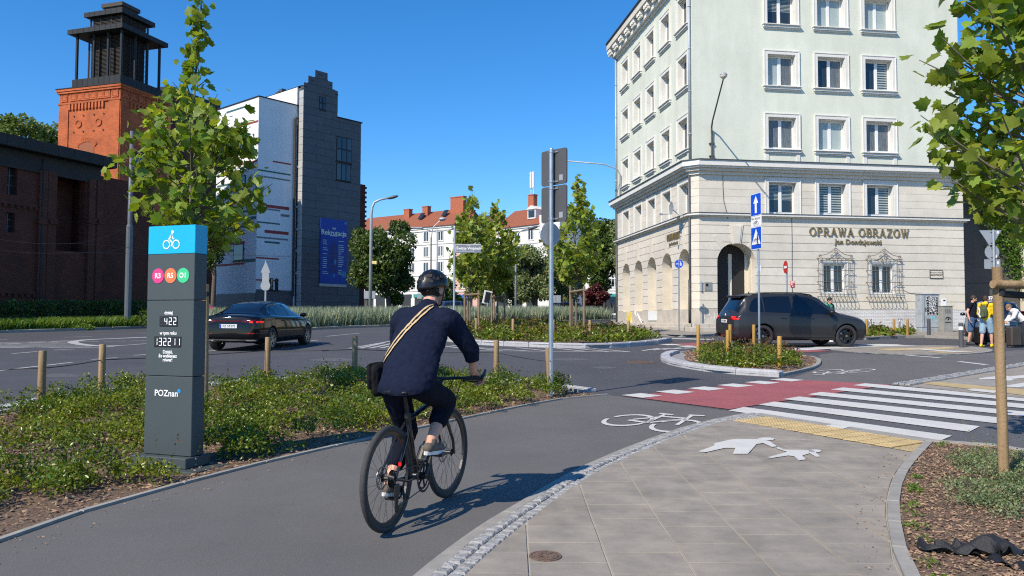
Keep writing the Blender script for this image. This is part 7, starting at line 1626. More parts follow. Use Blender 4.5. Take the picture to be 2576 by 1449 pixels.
fr.lathe([(.03, -.045), (.03, .045)], 14, tuple(bb), 'y'); fme = fr.mesh('frame', M['frame']); soften(fme, 60); fo = link('frame', fme, bike)
sp_ = MB().tube([st, sad - Vector((0, 0, .03))], .0145, 10); sp_.lathe([(.024, -.02), (.024, .02)], 12, tuple(st)); sp_.build('seat_post', M['black'], bike, smooth=False)
fk = MB()
steer = math.atan2(.5, 6)
for s in (-1, 1): fk.tube([hb + Vector((.006, s * .03, -.04)), hb + Vector((.012, s * .052, -.08)), fa + Vector((-.02, s * .056, .1)), fa + Vector((0, s * .056, 0))], [.018, .016, .012, .011], 8)
fk.cb(.855, .905, -.055, .055, .635, .68, .012); fk.build('fork', M['frame'], bike)
bar = MB(); bz_ = .955
bar.tube([(.83, 0, .88), (.90, 0, .935)], .017, 10).tube([(.905, .32, bz_), (.915, .16, bz_), (.92, 0, .945), (.915, -.16, bz_), (.905, -.32, bz_)], .0125, 10).lathe([(.022, .87), (.022, .90)], 12, (.828, 0, 0)); hbar = bar.build('handlebar', M['black'], bike)
for s in (-1, 1):
 MB().tube([(.913, s * .205, bz_), (.905, s * .335, bz_)], .0165, 10).build('grip', M['rubber'], hbar); MB().tube([(.925, s * .185, bz_ - .01), (.965, s * .21, bz_ - .03), (.975, s * .30, bz_ - .035)], .007, 6).cb(.90, .935, s * .185 - .012, s * .185 + .012, bz_ - .03, bz_ + .008, .004).build('brake_lever', M['dsteel'], hbar)
 MB().tube([(.90, s * .335, bz_), (.93, s * .342, bz_ + .03), (.985, s * .335, bz_ + .06)], [.014, .013, .008], 8).build('bar_end', M['black'], hbar)
 MB().tube([(.93, s * .17, bz_ - .01), (1.02, s * .12, bz_ - .02), (1.05, s * .07, bz_ - .14), (.98, s * .05, bz_ - .27), (.90, s * .05, .66)], .0045, 6).build('brake_cable', M['black'], hbar)
MB().tube([(.93, -.10, bz_), (1.03, -.06, bz_ + .02), (1.06, 0, bz_ - .1), (.93, .02, bz_ - .25)], .0045, 6).build('brake_cable', M['black'], hbar)
sd = MB(); n = 14
for i in range(11):
 t = i / 10; x = sad.x - .14 + .27 * t; w = .072 * (1 - t) ** .7 + .020; 
 for k in range(n): th = 2 * math.pi * k / n; sd.v.append((x, w * math.cos(th), sad.z + .012 * math.sin(th) * (1.6 if math.sin(th) < 0 else 1) - .012 * math.sin(math.pi * t)))
for i in range(10):
 for k in range(n): sd.f.append((i * n + k, i * n + (k + 1) % n, (i + 1) * n + (k + 1) % n, (i + 1) * n + k)); sd.m.append(0)
sd.f += [tuple(range(n))[::-1], tuple(10 * n + k for k in range(n))]; sd.m += [0, 0]; so_ = sd.build('saddle', M['black'], bike, smooth=True)
def cyc_wheel(c, disc_r, cas, yaw=0):
 w = MB(); n = 56; vs = []
 for i in range(n):
  a = 2 * math.pi * i / n
  for k in range(10): th = 2 * math.pi * k / 10; q = WR - .0225 + .0225 * math.cos(th); vs.append((q * math.cos(a), .0225 * math.sin(th), q * math.sin(a)))
 fs = [(i * 10 + k, i * 10 + (k + 1) % 10, ((i + 1) % n) * 10 + (k + 1) % 10, ((i + 1) % n) * 10 + k) for i in range(n) for k in range(10)]
 o = w.add(vs, fs).build('wheel', M['tyreg'], bike, smooth=True, loc=c, rot=(0, 0, yaw))
 rm = MB().lathe([(WR - .042, -.012), (WR - .042, .012), (WR - .066, .009), (WR - .066, -.009), (WR - .042, -.012)], 48, axis='y').build('rim', M['black'], o)
 sp = MB()
 for i in range(28):
  a = 2 * math.pi * i / 28; s = 1 if i % 2 else -1; a2 = a + (.45 if (i // 2) % 2 else -.45); sp.tube([(.025 * math.cos(a2), s * .03, .025 * math.sin(a2)), ((WR - .06) * math.cos(a), 0, (WR - .06) * math.sin(a))], .0012, 3, cap=False)
 sp.build('spokes', M['dsteel'], o); MB().lathe([(.008, -.065), (.012, -.05), (.028, -.035), (.014, -.028), (.014, .028), (.028, .035), (.012, .05), (.008, .065)], 14, axis='y').build('hub', M['black'], o)
 d = MB(); d.lathe([(disc_r, .042), (disc_r, .044), (disc_r - .014, .044), (disc_r - .014, .042), (disc_r, .042)], 28, axis='y')
 for i in range(6): a = i * math.pi / 3; d.tube([(.02 * math.cos(a), .043, .02 * math.sin(a)), ((disc_r - .01) * math.cos(a + .5), .043, (disc_r - .01) * math.sin(a + .5))], .004, 4)
 d.build('brake_disc', M['steel'], o)
 if cas:
  q = MB()
  for i in range(8): r_ = .06 - i * .0045; q.lathe([(r_, -.030 - i * .0038), (r_, -.0325 - i * .0038), (r_ * .7, -.0325 - i * .0038)], 22, axis='y')
  q.build('cassette', M['dsteel'], o)
 return o
cyc_wheel(ra, .08, True); cyc_wheel(fa, .085, False, R(-2))
ck = MB(); ca = R(62); cp = Vector((bb.x + .17 * math.cos(ca), 0, bb.z + .17 * math.sin(ca))); cl = Vector((bb.x - .17 * math.cos(ca), 0, bb.z - .17 * math.sin(ca)))
ck.tube([bb + Vector((0, -.075, 0)), cp + Vector((0, -.085, 0))], [.016, .011], 8).tube([bb + Vector((0, .075, 0)), cl + Vector((0, .085, 0))], [.016, .011], 8).lathe([(.02, -.08), (.02, .08)], 12, tuple(bb), 'y'); ck.build('crank', M['dsteel'], bike)
cr = MB().lathe([(.092, -.052), (.092, -.056), (.078, -.056), (.078, -.052), (.092, -.052)], 40, tuple(bb), 'y')
for i in range(5): a = i * 2 * math.pi / 5; cr.tube([bb + Vector((0, -.054, 0)), bb + Vector((.082 * math.cos(a), -.054, .082 * math.sin(a)))], .008, 6)
cr.build('chainring', M['dsteel'], bike); MB().lathe([(.115, -.062), (.115, -.064), (.098, -.064), (.098, -.062), (.115, -.062)], 32, tuple(bb), 'y').build('chain_guard', M['black'], bike)
dx_, dz_ = .02, .22
MB().tube([(.44, -.054, .285 + .09), (0, -.045, WR + .045), (-.045, -.045, WR), (-.02, -.045, WR - .04), (.045, -.045, .24), (.03, -.045, .15), (.06, -.045, .135), (.10, -.047, .16), (.44, -.054, .195)], .0045, 5).build('chain', M['dsteel'], bike)
MB().cb(-.015, .04, -.075, -.05, .24, .32, .008).cb(.02, .055, -.055, -.038, .13, .26, .006).lathe([(.028, -.05), (.028, -.042)], 14, (.05, 0, .145), 'y').lathe([(.022, -.05), (.022, -.042)], 14, (.045, 0, .24), 'y').build('derailleur', M['black'], bike)
for p, s in ((cp, -1), (cl, 1)): MB().cb(p.x - .05, p.x + .05, min(s * .095, s * .19), max(s * .095, s * .19), p.z - .011, p.z + .011, .005).build('pedal', M['black'], bike)
MB().lathe([(.03, 0), (.037, .01), (.037, .12), (.022, .15), (.02, .17), (0, .175)], 14, M=Matrix.Translation((.50, 0, .37)) @ Matrix.Rotation(R(40), 4, 'Y')).build('bottle', M['steel'], bike)
MB().tube([(.055, -.066, WR + .08), (.05, -.066, WR + .10)], .010, 8).build('reflector', M['lit'], bike)
# people
def flesh(mb, voxel, sm=4, name='body', mats=None, disp=None):
 o = bpy.data.objects.new('tmp', mb.mesh('tmp', mats)); TMP.collection.objects.link(o)
 md = o.modifiers.new('r', 'REMESH'); md.mode = 'VOXEL'; md.voxel_size = voxel; md.use_smooth_shade = True
 if sm: s = o.modifiers.new('s', 'SMOOTH'); s.iterations = sm; s.factor = .5
 if disp:
  tx = bpy.data.textures.new('wrinkle', 'CLOUDS'); tx.noise_scale = disp[0]; d = o.modifiers.new('d', 'DISPLACE'); d.texture = tx; d.strength = disp[1]; d.mid_level = .5; d.texture_coords = 'LOCAL'; t2 = bpy.data.textures.new('crease', 'CLOUDS'); t2.noise_scale = disp[0] * .28; t2.noise_type = 'HARD_NOISE'; d2 = o.modifiers.new('d2', 'DISPLACE'); d2.texture = t2; d2.strength = disp[1] * -.35; d2.mid_level = .4; d2.texture_coords = 'LOCAL'
 dg = tmp_dg(); me = bpy.data.meshes.new_from_object(o.evaluated_get(dg)); bpy.data.objects.remove(o)
 me.materials.clear(); me.materials.append(mats); me.polygons.foreach_set('use_smooth', [True] * len(me.polygons)); me.name = name; return me
def cap(mb, a, b, ra_, rb_, n=12):
 a, b = Vector(a), Vector(b); P, Rr = [], []; d = (b - a); L = d.length or 1e-6; d = d / L
 for k in range(4): t = -math.pi / 2 + math.pi / 2 * k / 4 + .12; P.append(a + d * ra_ * math.sin(t)); Rr.append(max(ra_ * math.cos(t), .001))
 for k in range(6): t = k / 5; P.append(a + (b - a) * t); Rr.append(ra_ + (rb_ - ra_) * t)
 for k in range(1, 5): t = math.pi / 2 * k / 4 - (.12 if k == 4 else 0); P.append(b + d * rb_ * math.sin(t)); Rr.append(max(rb_ * math.cos(t), .001))
 mb.tube(P, Rr, n)
def chain_(mb, pts, rs):
 for i in range(len(pts) - 1): cap(mb, pts[i], pts[i + 1], rs[i], rs[i + 1])
def hand(mb, wrist, d, palm, side, r=.009, curl=.9, scale=1.0):
 w = Vector(wrist); d = Vector(d).normalized(); p = Vector(palm).normalized(); p = (p - d * p.dot(d)).normalized(); l = d.cross(p) * side; s = scale
 for k in range(4): cap(mb, w + l * (k - 1.5) * .012 * s, w + d * .085 * s + l * (k - 1.5) * .021 * s, .014 * s, .013 * s)
 for k, ln in enumerate((.85, 1.0, .95, .75)):
  b = w + d * .088 * s + l * (1.5 - k) * .021 * s; q = b; a = 0
  for seg, m in ((.042, .45), (.028, .9), (.022, .8)): a += curl * m; q2 = q + (d * math.cos(a) + p * math.sin(a)) * seg * ln * s; cap(mb, q, q2, r * s, r * .92 * s, 8); q = q2
 b = w + d * .025 * s + l * .030 * s; q = b + (l * .75 + d * .6 + p * .35).normalized() * .045 * s; cap(mb, b, q, .013 * s, .011 * s, 8); cap(mb, q, q + (d * .8 + p * .5 + l * .1).normalized() * .032 * s, .011 * s, .009 * s, 8)
def head(mb, c, f, up=(0, 0, 1), s=1.0):
 c = Vector(c); f = Vector(f).normalized(); u = Vector(up); u = (u - f * u.dot(f)).normalized(); l = u.cross(f); Rm = Matrix((f, l, u)).transposed()
 P = lambda a, b, d: c + (f * a + l * b + u * d) * s
 mb.ell(P(-.008, 0, .028), (.098 * s, .078 * s, .092 * s), Rm, 18, 12); mb.ell(P(.03, 0, -.045), (.066 * s, .058 * s, .078 * s), Rm, 14, 10); cap(mb, P(.082, 0, .02), P(.108, 0, -.018), .009 * s, .016 * s, 8); mb.ell(P(.06, 0, -.096), (.03 * s, .03 * s, .022 * s), Rm)
 for q in (-1, 1): mb.ell(P(-.004, q * .080, -.008), (.022 * s, .011 * s, .034 * s), Rm, 10, 8); mb.ell(P(.075, q * .034, .035), (.018 * s, .024 * s, .010 * s), Rm); mb.ell(P(.05, q * .045, -.025), (.03 * s, .022 * s, .028 * s), Rm)
 mb.ell(P(.092, 0, -.055), (.010 * s, .024 * s, .008 * s), Rm); return P, Rm
def face_bits(o, P, Rm, hairm, s=1.0, beard=False):
 e = MB(); 
 for q in (-1, 1): e.ell(P(.082, q * .032, .014), (.010 * s, .013 * s, .007 * s), Rm, 8, 6)
 e.build('eyes', M['eye'], o); b = MB()
 for q in (-1, 1): b.ell(P(.090, q * .033, .038), (.006 * s, .018 * s, .004 * s), Rm, 8, 6)
 b.build('eyebrows', hairm, o); MB().ell(P(.098, 0, -.055), (.006 * s, .022 * s, .006 * s), Rm, 8, 6).build('lips', M['lips'], o)
M['skin'] = mat('skin', (.60, .32, .22), rough=.55, var=.08, scale=12); M['eye'] = mat('eye', (.02, .015, .012), rough=.2, var=0); M['lips'] = mat('lips', (.38, .13, .11), rough=.5, var=0)
M['navy'] = mat('navy_sweater', (.010, .0145, .034), rough=.95, var=.2, scale=30, bump=.25, bscale=220, spec=.12); M['trouser'] = mat('dark_trousers', (.007, .009, .018), rough=.9, var=.2, scale=10, bump=.2, bscale=120, spec=.12); M['helmet'] = mat('helmet_shell', (.005, .005, .006), rough=.35, var=0, coat=.25, spec=.4)
M['shoe'] = mat('grey_shoe', (.13, .105, .085), rough=.85, var=.15); M['sole'] = mat('white_sole', (.72, .71, .68), rough=.6, var=.05); M['strap'] = mat('tan_strap', (.50, .36, .20), rough=.8, var=.08); M['bagc'] = mat('black_bag', (.010, .010, .012), rough=.8, var=.2, spec=.15)
hipR, hipL = (.285, -.10, .96), (.285, .10, .96); knR, knL = (.70, -.125, .80), (.53, .12, .60); anR, anL = (.425, -.125, .545), (.265, .125, .27); toeR, toeL = (.60, -.125, .465), (.43, .13, .17)
shR, shL = (.625, -.195, 1.405), (.60, .195, 1.405); elR, elL = (.77, -.30, 1.19), (.76, .30, 1.19); wrR, wrL = (.885, -.275, 1.005), (.885, .275, 1.005)
b = MB()
for t in np.linspace(0, 1, 7): c = Vector((.275, 0, 1.0)).lerp(Vector((.61, 0, 1.41)), t); b.ell(c, (.088, .15 + .01 * t, .11), Matrix.Rotation(-.6, 3, 'Y'), 16, 10)
chain_(b, [(.61, -.14, 1.40), (.61, .14, 1.40)], [.066, .066]); chain_(b, [(.64, 0, 1.45), (.70, 0, 1.56)], [.066, .057])
for hp_, kn, an, toe in ((hipR, knR, anR, toeR), (hipL, knL, anL, toeL)):
 chain_(b, [hp_, kn], [.092, .060]); mid_ = Vector(kn).lerp(Vector(an), .35); chain_(b, [kn, tuple(mid_), an], [.056, .056, .036]); heel = Vector(an) + Vector((-.045, 0, -.05)); cap(b, heel, toe, .034, .03); cap(b, an, heel, .036, .034)
for sh_, el, wr, sd_ in ((shR, elR, wrR, -1), (shL, elL, wrL, 1)):
 chain_(b, [sh_, el, wr], [.058, .042, .028]); hand(b, Vector(wr) , Vector((.045, sd_ * .012, -.028)), (.1, 0, -1), -sd_ * 1, curl=1.25, r=.0095)
hc = Vector((.752, 0, 1.635)); fdir = Vector((.93, -.30, -.12)); Pf, Rmf = head(b, hc, fdir)
rider = link('person', flesh(b, .0055, 3, 'person', M['skin']), None, bike.location, bike.rotation_euler)
tag(rider, 'cyclist in navy sweater and black helmet riding away on the path', 'person'); face_bits(rider, Pf, Rmf, M['eye'])
sw = MB()
for t in np.linspace(0, 1, 10):
 c = Vector((.245, 0, .94)).lerp(Vector((.60, 0, 1.40)), t); sw.ell(c, (.142 - .008 * t, .207 - .004 * t + .008 * math.sin(3 * t), .125), Matrix.Rotation(-.6, 3, 'Y'), 20, 12)
chain_(sw, [(.60, -.165, 1.405), (.60, .165, 1.405)], [.104, .104]); chain_(sw, [(.61, 0, 1.43), (.66, 0, 1.49)], [.105, .082])
for sh_, el, wr in ((shR, elR, wrR), (shL, elL, wrL)):
 w2 = Vector(el).lerp(Vector(wr), .9); chain_(sw, [sh_, el, tuple(w2)], [.088, .066, .044])
swm = flesh(sw, .0085, 6, 'sweater', M['navy'], disp=(.17, .022)); bm = bmesh.new(); bm.from_mesh(swm); bmesh.ops.bisect_plane(bm, geom=bm.verts[:] + bm.edges[:] + bm.faces[:], plane_co=(.2, 0, .925), plane_no=(.28, 0, -1), clear_outer=True); bm.to_mesh(swm); bm.free()
swo = link('sweater', swm, rider)
tr = MB()
for t in np.linspace(0, 1, 4): tr.ell(Vector((.28, 0, .95)).lerp(Vector((.30, 0, 1.03)), t), (.118, .165, .075), None, 18, 10)
for hp_, kn, an, f in ((hipR, knR, anR, .5), (hipL, knL, anL, .62)):
 hem = Vector(kn).lerp(Vector(an), f); chain_(tr, [hp_, kn, tuple(hem)], [.105, .084, .070])
link('trousers', flesh(tr, .0085, 5, 'trousers', M['trouser'], disp=(.14, .018)), rider)
for an, toe in ((anR, toeR), (anL, toeL)):
 an, toe = Vector(an), Vector(toe); d = (toe - (an + Vector((-.045, 0, -.05)))).normalized(); heel = an + Vector((-.05, 0, -.055)); sh_ = MB(); up = Vector((-d.z, 0, d.x)); 
 cap(sh_, heel + up * .012, toe + up * .004 - d * .01, .041, .036); cap(sh_, an + Vector((.005, 0, -.012)), heel + up * .02 + d * .03, .046, .044); so2 = link('shoe', flesh(sh_, .006, 3, 'shoe', M['shoe']), rider)
 sl_ = MB(); n = 18; o1 = []
 for i in range(n):
  a = 2 * math.pi * i / n; lx = .5 + .5 * math.cos(a); p = heel + (toe - heel) * 1.0 * lx + d * (.045 * math.cos(a)) + Vector((0, .043 * math.sin(a), 0)); o1.append(p - up * .036)
 sl_.prism(o1, up * .026); link('sole', sl_.mesh('sole', M['sole']), so2)
hm = MB(); Pq = lambda a, bb_, d: hc + Rmf @ Vector((a, bb_, d))
nu, nv = 32, 14; shell = MB()
for j in range(nv + 1):
 ph = math.pi / 2 * (1 - j / nv) - (.12 * j / nv)
 for i in range(nu):
  th = 2 * math.pi * i / nu; back = max(0, -math.cos(th)); rr = 1 + .03 * math.cos(6 * th) * math.cos(ph)
  drop = -.045 * back * (j / nv) ** 3
  shell.v.append(Pq(.135 * math.cos(ph) * math.cos(th) * rr - .012, .108 * math.cos(ph) * math.sin(th) * rr, .043 + .118 * math.sin(ph) * rr + drop))
for j in range(nv):
 for i in range(nu): shell.f.append((j * nu + i, (j + 1) * nu + i, (j + 1) * nu + (i + 1) % nu, j * nu + (i + 1) % nu)); shell.m.append(0)
hl = shell.build('helmet', M['helmet'], rider, smooth=True); md = hl.modifiers.new('s', 'SOLIDIFY'); md.thickness = .024; md.offset = -1
vn = MB()
for th0, ph0, w, h in ((180, 22, .022, .015), (150, 34, .026, .015), (210, 34, .026, .015), (120, 24, .026, .014), (240, 24, .026, .014), (165, 52, .026, .010), (195, 52, .026, .010), (90, 30, .024, .014), (270, 30, .024, .014), (140, 12, .02, .01), (220, 12, .02, .01)):
 th, ph = R(th0), R(ph0); n_ = Vector((math.cos(ph) * math.cos(th), math.cos(ph) * math.sin(th), math.sin(ph))); c = Vector((.137 * n_.x - .012, .110 * n_.y, .043 + .120 * n_.z - .02 * max(0, -math.cos(th)) * (1 - ph0 / 90))); t1_ = Vector((-n_.y, n_.x, 0)).normalized(); t2_ = n_.cross(t1_)
 vn.prism([hc + Rmf @ (c + t1_ * a * w + t2_ * bq * h) for a, bq in ((-1, -.6), (-.6, -1), (.7, -1), (1, -.4), (.8, 1), (-.8, 1))], Rmf @ (-n_ * .01))
vn.build('helmet_vents', M['blackm'], hl)
sb_ = MB()
for s in (-1, 1): sb_.tube([Pq(.03, s * .086, .03), Pq(.025, s * .083, -.04), Pq(.045, s * .05, -.105), Pq(.06, 0, -.122)], .006, 6); sb_.tube([Pq(-.09, s * .075, .0), Pq(-.02, s * .088, -.035), Pq(.025, s * .083, -.04)], .005, 6)
sb_.tube([Pq(-.105, -.05, -.015), Pq(-.125, 0, -.02), Pq(-.105, .05, -.015)], .014, 6); sb_.build('helmet_strap', M['black'], hl)
hr = MB(); hr.ell(hc + Rmf @ Vector((-.022, 0, -.005)), (.092, .081, .062), Rmf, 16, 10); hr.build('hair', mat('dark_hair', (.025, .016, .011), rough=.6, var=.2, scale=60), rider, smooth=True)
from mathutils.bvhtree import BVHTree
bag = empty('messenger_bag', bike.location, 0, 'black messenger bag with tan strap on the cyclist back', 'bag'); bag.rotation_euler = bike.rotation_euler
bv = BVHTree.FromPolygons([v_.co for v_ in swo.data.vertices], [p.vertices for p in swo.data.polygons])
bgm = MB(); bgm.cb(.15, .38, .165, .225, .87, 1.11, .03); bgm.cb(.14, .39, .215, .24, .93, 1.12, .012); link('pouch', flesh(bgm, .008, 8, 'pouch', M['bagc'], disp=(.1, .02)), bag)
def onback(y, z, off):
 h_ = bv.ray_cast(Vector((-.6, y, z)), Vector((1, 0, 0)))
 return (h_[0] + h_[1] * off) if h_[0] is not None else None
def ribbon(y0, z0, y1, z1, w, off, n=26, bow=.03):
 L, Rr = [], []
 for i in range(n + 1):
  t = i / n; y, z = y0 + (y1 - y0) * t, z0 + (z1 - z0) * t + bow * math.sin(math.pi * t); d = Vector((0, y1 - y0, z1 - z0)).normalized(); q = Vector((0, -d.z, d.y)) * w / 2
  a, c = onback(y + q.y, z + q.z, off), onback(y - q.y, z - q.z, off)
  if a is not None and c is not None: L.append(a); Rr.append(c)
 mb = MB(); mb.v = [tuple(p) for p in L + Rr]; k = len(L); mb.f = [(i, i + 1, k + i + 1, k + i) for i in range(k - 1)]; mb.m = [0] * (k - 1); return mb
ribbon(.20, 1.10, -.075, 1.515, .042, .010).build('strap', M['strap'], bag); ribbon(.20, 1.10, -.075, 1.515, .012, .012).build('strap_stripe', M['bagc'], bag)
MB().tube([(-.0 + .64, -.10, 1.50), (.72, -.10, 1.47), (.76, -.02, 1.38)], .014, 6).build('strap_end', M['strap'], bag)
def person(label, x, y, az, hgt, J, shirt, legs, shoe, hairm, sleeves=.35, short=.45, hood=False, face=(1, 0, -.1), extra=None, belly=0, group=None, skin=None):
 s = hgt / 1.78; D = dict(hip=.93, kn=.50, an=.09); V_ = lambda p: Vector(p)
 o_loc = (x, y, gz(y)); b = MB()
 jt = dict(pel=(0, 0, .98), chest=(0, 0, 1.36), neck=(0, 0, 1.50), head=(.015, 0, 1.655), shR=(0, -.185, 1.44), shL=(0, .185, 1.44), elR=(-.02, -.25, 1.16), elL=(-.02, .25, 1.16), wrR=(.05, -.26, .92), wrL=(.05, .26, .92), hipR=(0, -.095, .95), hipL=(0, .095, .95), knR=(.03, -.11, .51), knL=(.03, .11, .51), anR=(-.01, -.12, .09), anL=(-.01, .12, .09))
 jt.update(J); jt = {k: V_(p) for k, p in jt.items()}
 n = 6
 for t in np.linspace(0, 1, n): c = jt['pel'].lerp(jt['chest'], t); b.ell(c, (.105 + belly * math.sin(math.pi * t), .155 + belly * .3, .12), None, 16, 10)
 chain_(b, [jt['shR'], jt['shL']], [.07, .07]); chain_(b, [jt['chest'].lerp(jt['neck'], .6), jt['neck'], jt['neck'].lerp(jt['head'], .6)], [.075, .058, .055])
 for q in 'RL':
  sg = -1 if q == 'R' else 1
  chain_(b, [jt['sh' + q], jt['el' + q], jt['wr' + q]], [.056, .043, .029]); hand(b, jt['wr' + q], (jt['wr' + q] - jt['el' + q]), (1, 0, 0) if abs((jt['wr' + q] - jt['el' + q]).normalized().x) < .8 else (0, 0, -1), -sg, curl=.6, r=.010)
  mid_ = jt['kn' + q].lerp(jt['an' + q], .35); chain_(b, [jt['hip' + q], jt['kn' + q], mid_, jt['an' + q]], [.09, .058, .058, .036]); an = jt['an' + q]; cap(b, an + Vector((-.03, 0, -.05)), an + Vector((.16, 0, -.06)), .034, .028)
 fd = Vector(face); P, Rm = head(b, jt['head'], fd)
 sk = skin or M['skin']; o = link('person', flesh(b, .009, 3, 'person', sk), None, o_loc, (0, 0, R(90 - az)), s); tag(o, label, 'person', group); face_bits(o, P, Rm, hairm)
 t_ = MB()
 for t in np.linspace(0, 1, 8): c = (jt['pel'] + Vector((0, 0, -.02))).lerp(jt['chest'] + Vector((0, 0, .02)), t); t_.ell(c, (.135 - .01 * t + belly * math.sin(math.pi * t), .185 - .01 * t + belly * .3, .12), None, 18, 10)
 chain_(t_, [jt['shR'], jt['shL']], [.088, .088]); chain_(t_, [jt['chest'].lerp(jt['neck'], .5), jt['neck'] - Vector((0, 0, .03))], [.09, .075])
 for q in 'RL':
  if sleeves <= 1: chain_(t_, [jt['sh' + q], jt['sh' + q].lerp(jt['el' + q], sleeves)], [.082, .070])
  else: chain_(t_, [jt['sh' + q], jt['el' + q], jt['el' + q].lerp(jt['wr' + q], .92)], [.082, .064, .046])
 if hood: t_.ell(jt['neck'] + Vector((-.07, 0, .0)), (.09, .12, .07))
 link('shirt', flesh(t_, .012, 4, 'shirt', shirt, disp=(.10, .02)), o)
 l_ = MB(); l_.ell(jt['pel'] - Vector((0, 0, .04)), (.135 + belly * .3, .18, .12), None, 18, 10)
 for q in 'RL':
  if short <= 1: chain_(l_, [jt['hip' + q], jt['hip' + q].lerp(jt['kn' + q], .5 + short * .5 if short > .9 else .92)], [.112, .100])
  else: chain_(l_, [jt['hip' + q], jt['kn' + q], jt['kn' + q].lerp(jt['an' + q], .93)], [.112, .078, .062])
 link('shorts' if short <= 1 else 'trousers', flesh(l_, .012, 4, 'legwear', legs, disp=(.09, .016)), o)
 for q in 'RL':
  an = jt['an' + q]; sh_ = MB(); cap(sh_, an + Vector((-.04, 0, -.045)), an + Vector((.17, 0, -.052)), .043, .036); cap(sh_, an, an + Vector((-.03, 0, -.04)), .048, .046); link('shoe', flesh(sh_, .01, 3, 'shoe', shoe), o)
 h_ = MB(); c = jt['head'] + Rm @ Vector((-.022, 0, .045)); h_.ell(c, (.103, .091, .09), Rm, 18, 12); h_.ell(c + Rm @ Vector((-.02, 0, -.05)), (.08, .082, .05), Rm, 14, 10); link('hair', flesh(h_, .009, 2, 'hair', hairm, disp=(.03, .012)), o)
 return o, jt, P, Rm
M['tee'] = mat('dark_tee', (.012, .013, .022), rough=.9, var=.15, spec=.12); M['denim'] = mat('denim', (.045, .10, .20), rough=.9, var=.3, scale=14); M['ldenim'] = mat('light_denim', (.26, .38, .48), rough=.9, var=.2, scale=14); M['yhood'] = mat('yellow_hoodie', (.72, .50, .01), rough=.9, var=.08); M['yshoe'] = mat('yellow_shoe', (.75, .50, .01), rough=.7, var=.05); M['bshoe'] = mat('dark_trainer', (.02, .022, .03), rough=.7, var=.2)
M['hairb'] = mat('brown_hair', (.045, .026, .016), rough=.7, var=.3, scale=60); M['hairk'] = mat('black_hair', (.012, .010, .009), rough=.6, var=.3, scale=60); M['hairg'] = mat('greying_hair', (.20, .13, .07), rough=.7, var=.4, scale=60); M['green'] = mat('green_hoodie', (.06, .30, .21), rough=.9, var=.1); M['whiteh'] = mat('white_hoodie', (.78, .77, .76), rough=.9, var=.05); M['pack'] = mat('olive_pack', (.07, .085, .04), rough=.85, var=.2); M['dtro'] = mat('dark_jeans', (.02, .025, .04), rough=.9, var=.2)
x, y = G(2448, 868.5)
o, jt, P, Rm = person('man in dark t-shirt and denim shorts standing by the taxi', x, y, 140, 1.80, dict(head=(.05, 0, 1.645), elR=(-.06, -.30, 1.17), wrR=(.02, -.33, .93), elL=(-.02, .27, 1.17), wrL=(.10, .24, .95), anR=(-.10, -.15, .09), knR=(-.02, -.13, .51), anL=(.12, .13, .09), knL=(.09, .12, .51)), M['tee'], M['denim'], M['bshoe'], M['hairb'], sleeves=.42, short=.5, face=(.9, .35, -.45), belly=.035)
bd_ = MB().ell(P(.062, 0, -.075), (.046, .054, .045), Rm, 14, 10).build('beard', M['hairb'], o, smooth=True)
x, y = G(2482, 873.5)
o, jt, P, Rm = person('man in yellow hoodie and yellow shoes with olive rucksack', x, y, 55, 1.78, dict(head=(.03, 0, 1.645), elR=(.06, -.24, 1.15), wrR=(.26, -.24, .94), elL=(.02, .25, 1.15), wrL=(.18, .22, .96), anR=(.14, -.11, .09), knR=(.12, -.11, .51), anL=(-.12, .12, .09), knL=(-.02, .12, .50)), M['yhood'], M['ldenim'], M['yshoe'], M['hairb'], sleeves=2, short=.5, hood=True, face=(.95, -.1, -.25))
bk = empty('rucksack', o.location, 0, 'olive rucksack with white mark on the yellow hoodie', 'backpack'); bk.rotation_euler = o.rotation_euler; pk_ = MB(); pk_.ell((-.20, 0, 1.22), (.10, .155, .24)); pk_.cb(-.30, -.14, -.13, .13, 1.02, 1.36, .05); pm_ = flesh(pk_, .012, 3, 'pack', M['pack']); pko = link('pack', pm_, bk); MB().cb(-.325, -.30, -.10, .10, 1.04, 1.22, .02).build('pocket', M['pack'], bk); MB().tube([(-.305, .09, 1.36), (-.33, .05, 1.25), (-.33, .08, 1.12), (-.32, .03, 1.03)], .022, 6).build('white_mark', M['whitep'], bk)
for s in (-1, 1): MB().tube([(-.14, s * .09, 1.40), (-.04, s * .12, 1.53), (.11, s * .13, 1.40), (.13, s * .15, 1.2), (-.08, s * .19, 1.06)], .02, 6).build('shoulder_strap', M['bagc'], bk)
x, y = xat(2566, 28.2), 28.2
o, jt, P, Rm = person('woman in white hoodie bending over a suitcase at the right edge', x, y, -80, 1.68, dict(pel=(-.12, 0, .96), chest=(.16, 0, 1.26), neck=(.27, 0, 1.36), head=(.37, 0, 1.45), shR=(.19, -.17, 1.32), shL=(.19, .17, 1.32), elR=(.30, -.20, 1.08), elL=(.30, .20, 1.08), wrR=(.45, -.10, .95), wrL=(.45, .12, .95), hipR=(-.12, -.095, .93), hipL=(-.12, .095, .93), knR=(-.02, -.11, .51), knL=(-.04, .11, .51), anR=(-.06, -.12, .09), anL=(-.10, .12, .09)), M['whiteh'], M['dtro'], M['bshoe'], M['hairg'], sleeves=2, short=2, hood=True, face=(.75, 0, -.65))
x, y = xat(2086, 30.8), 30.8
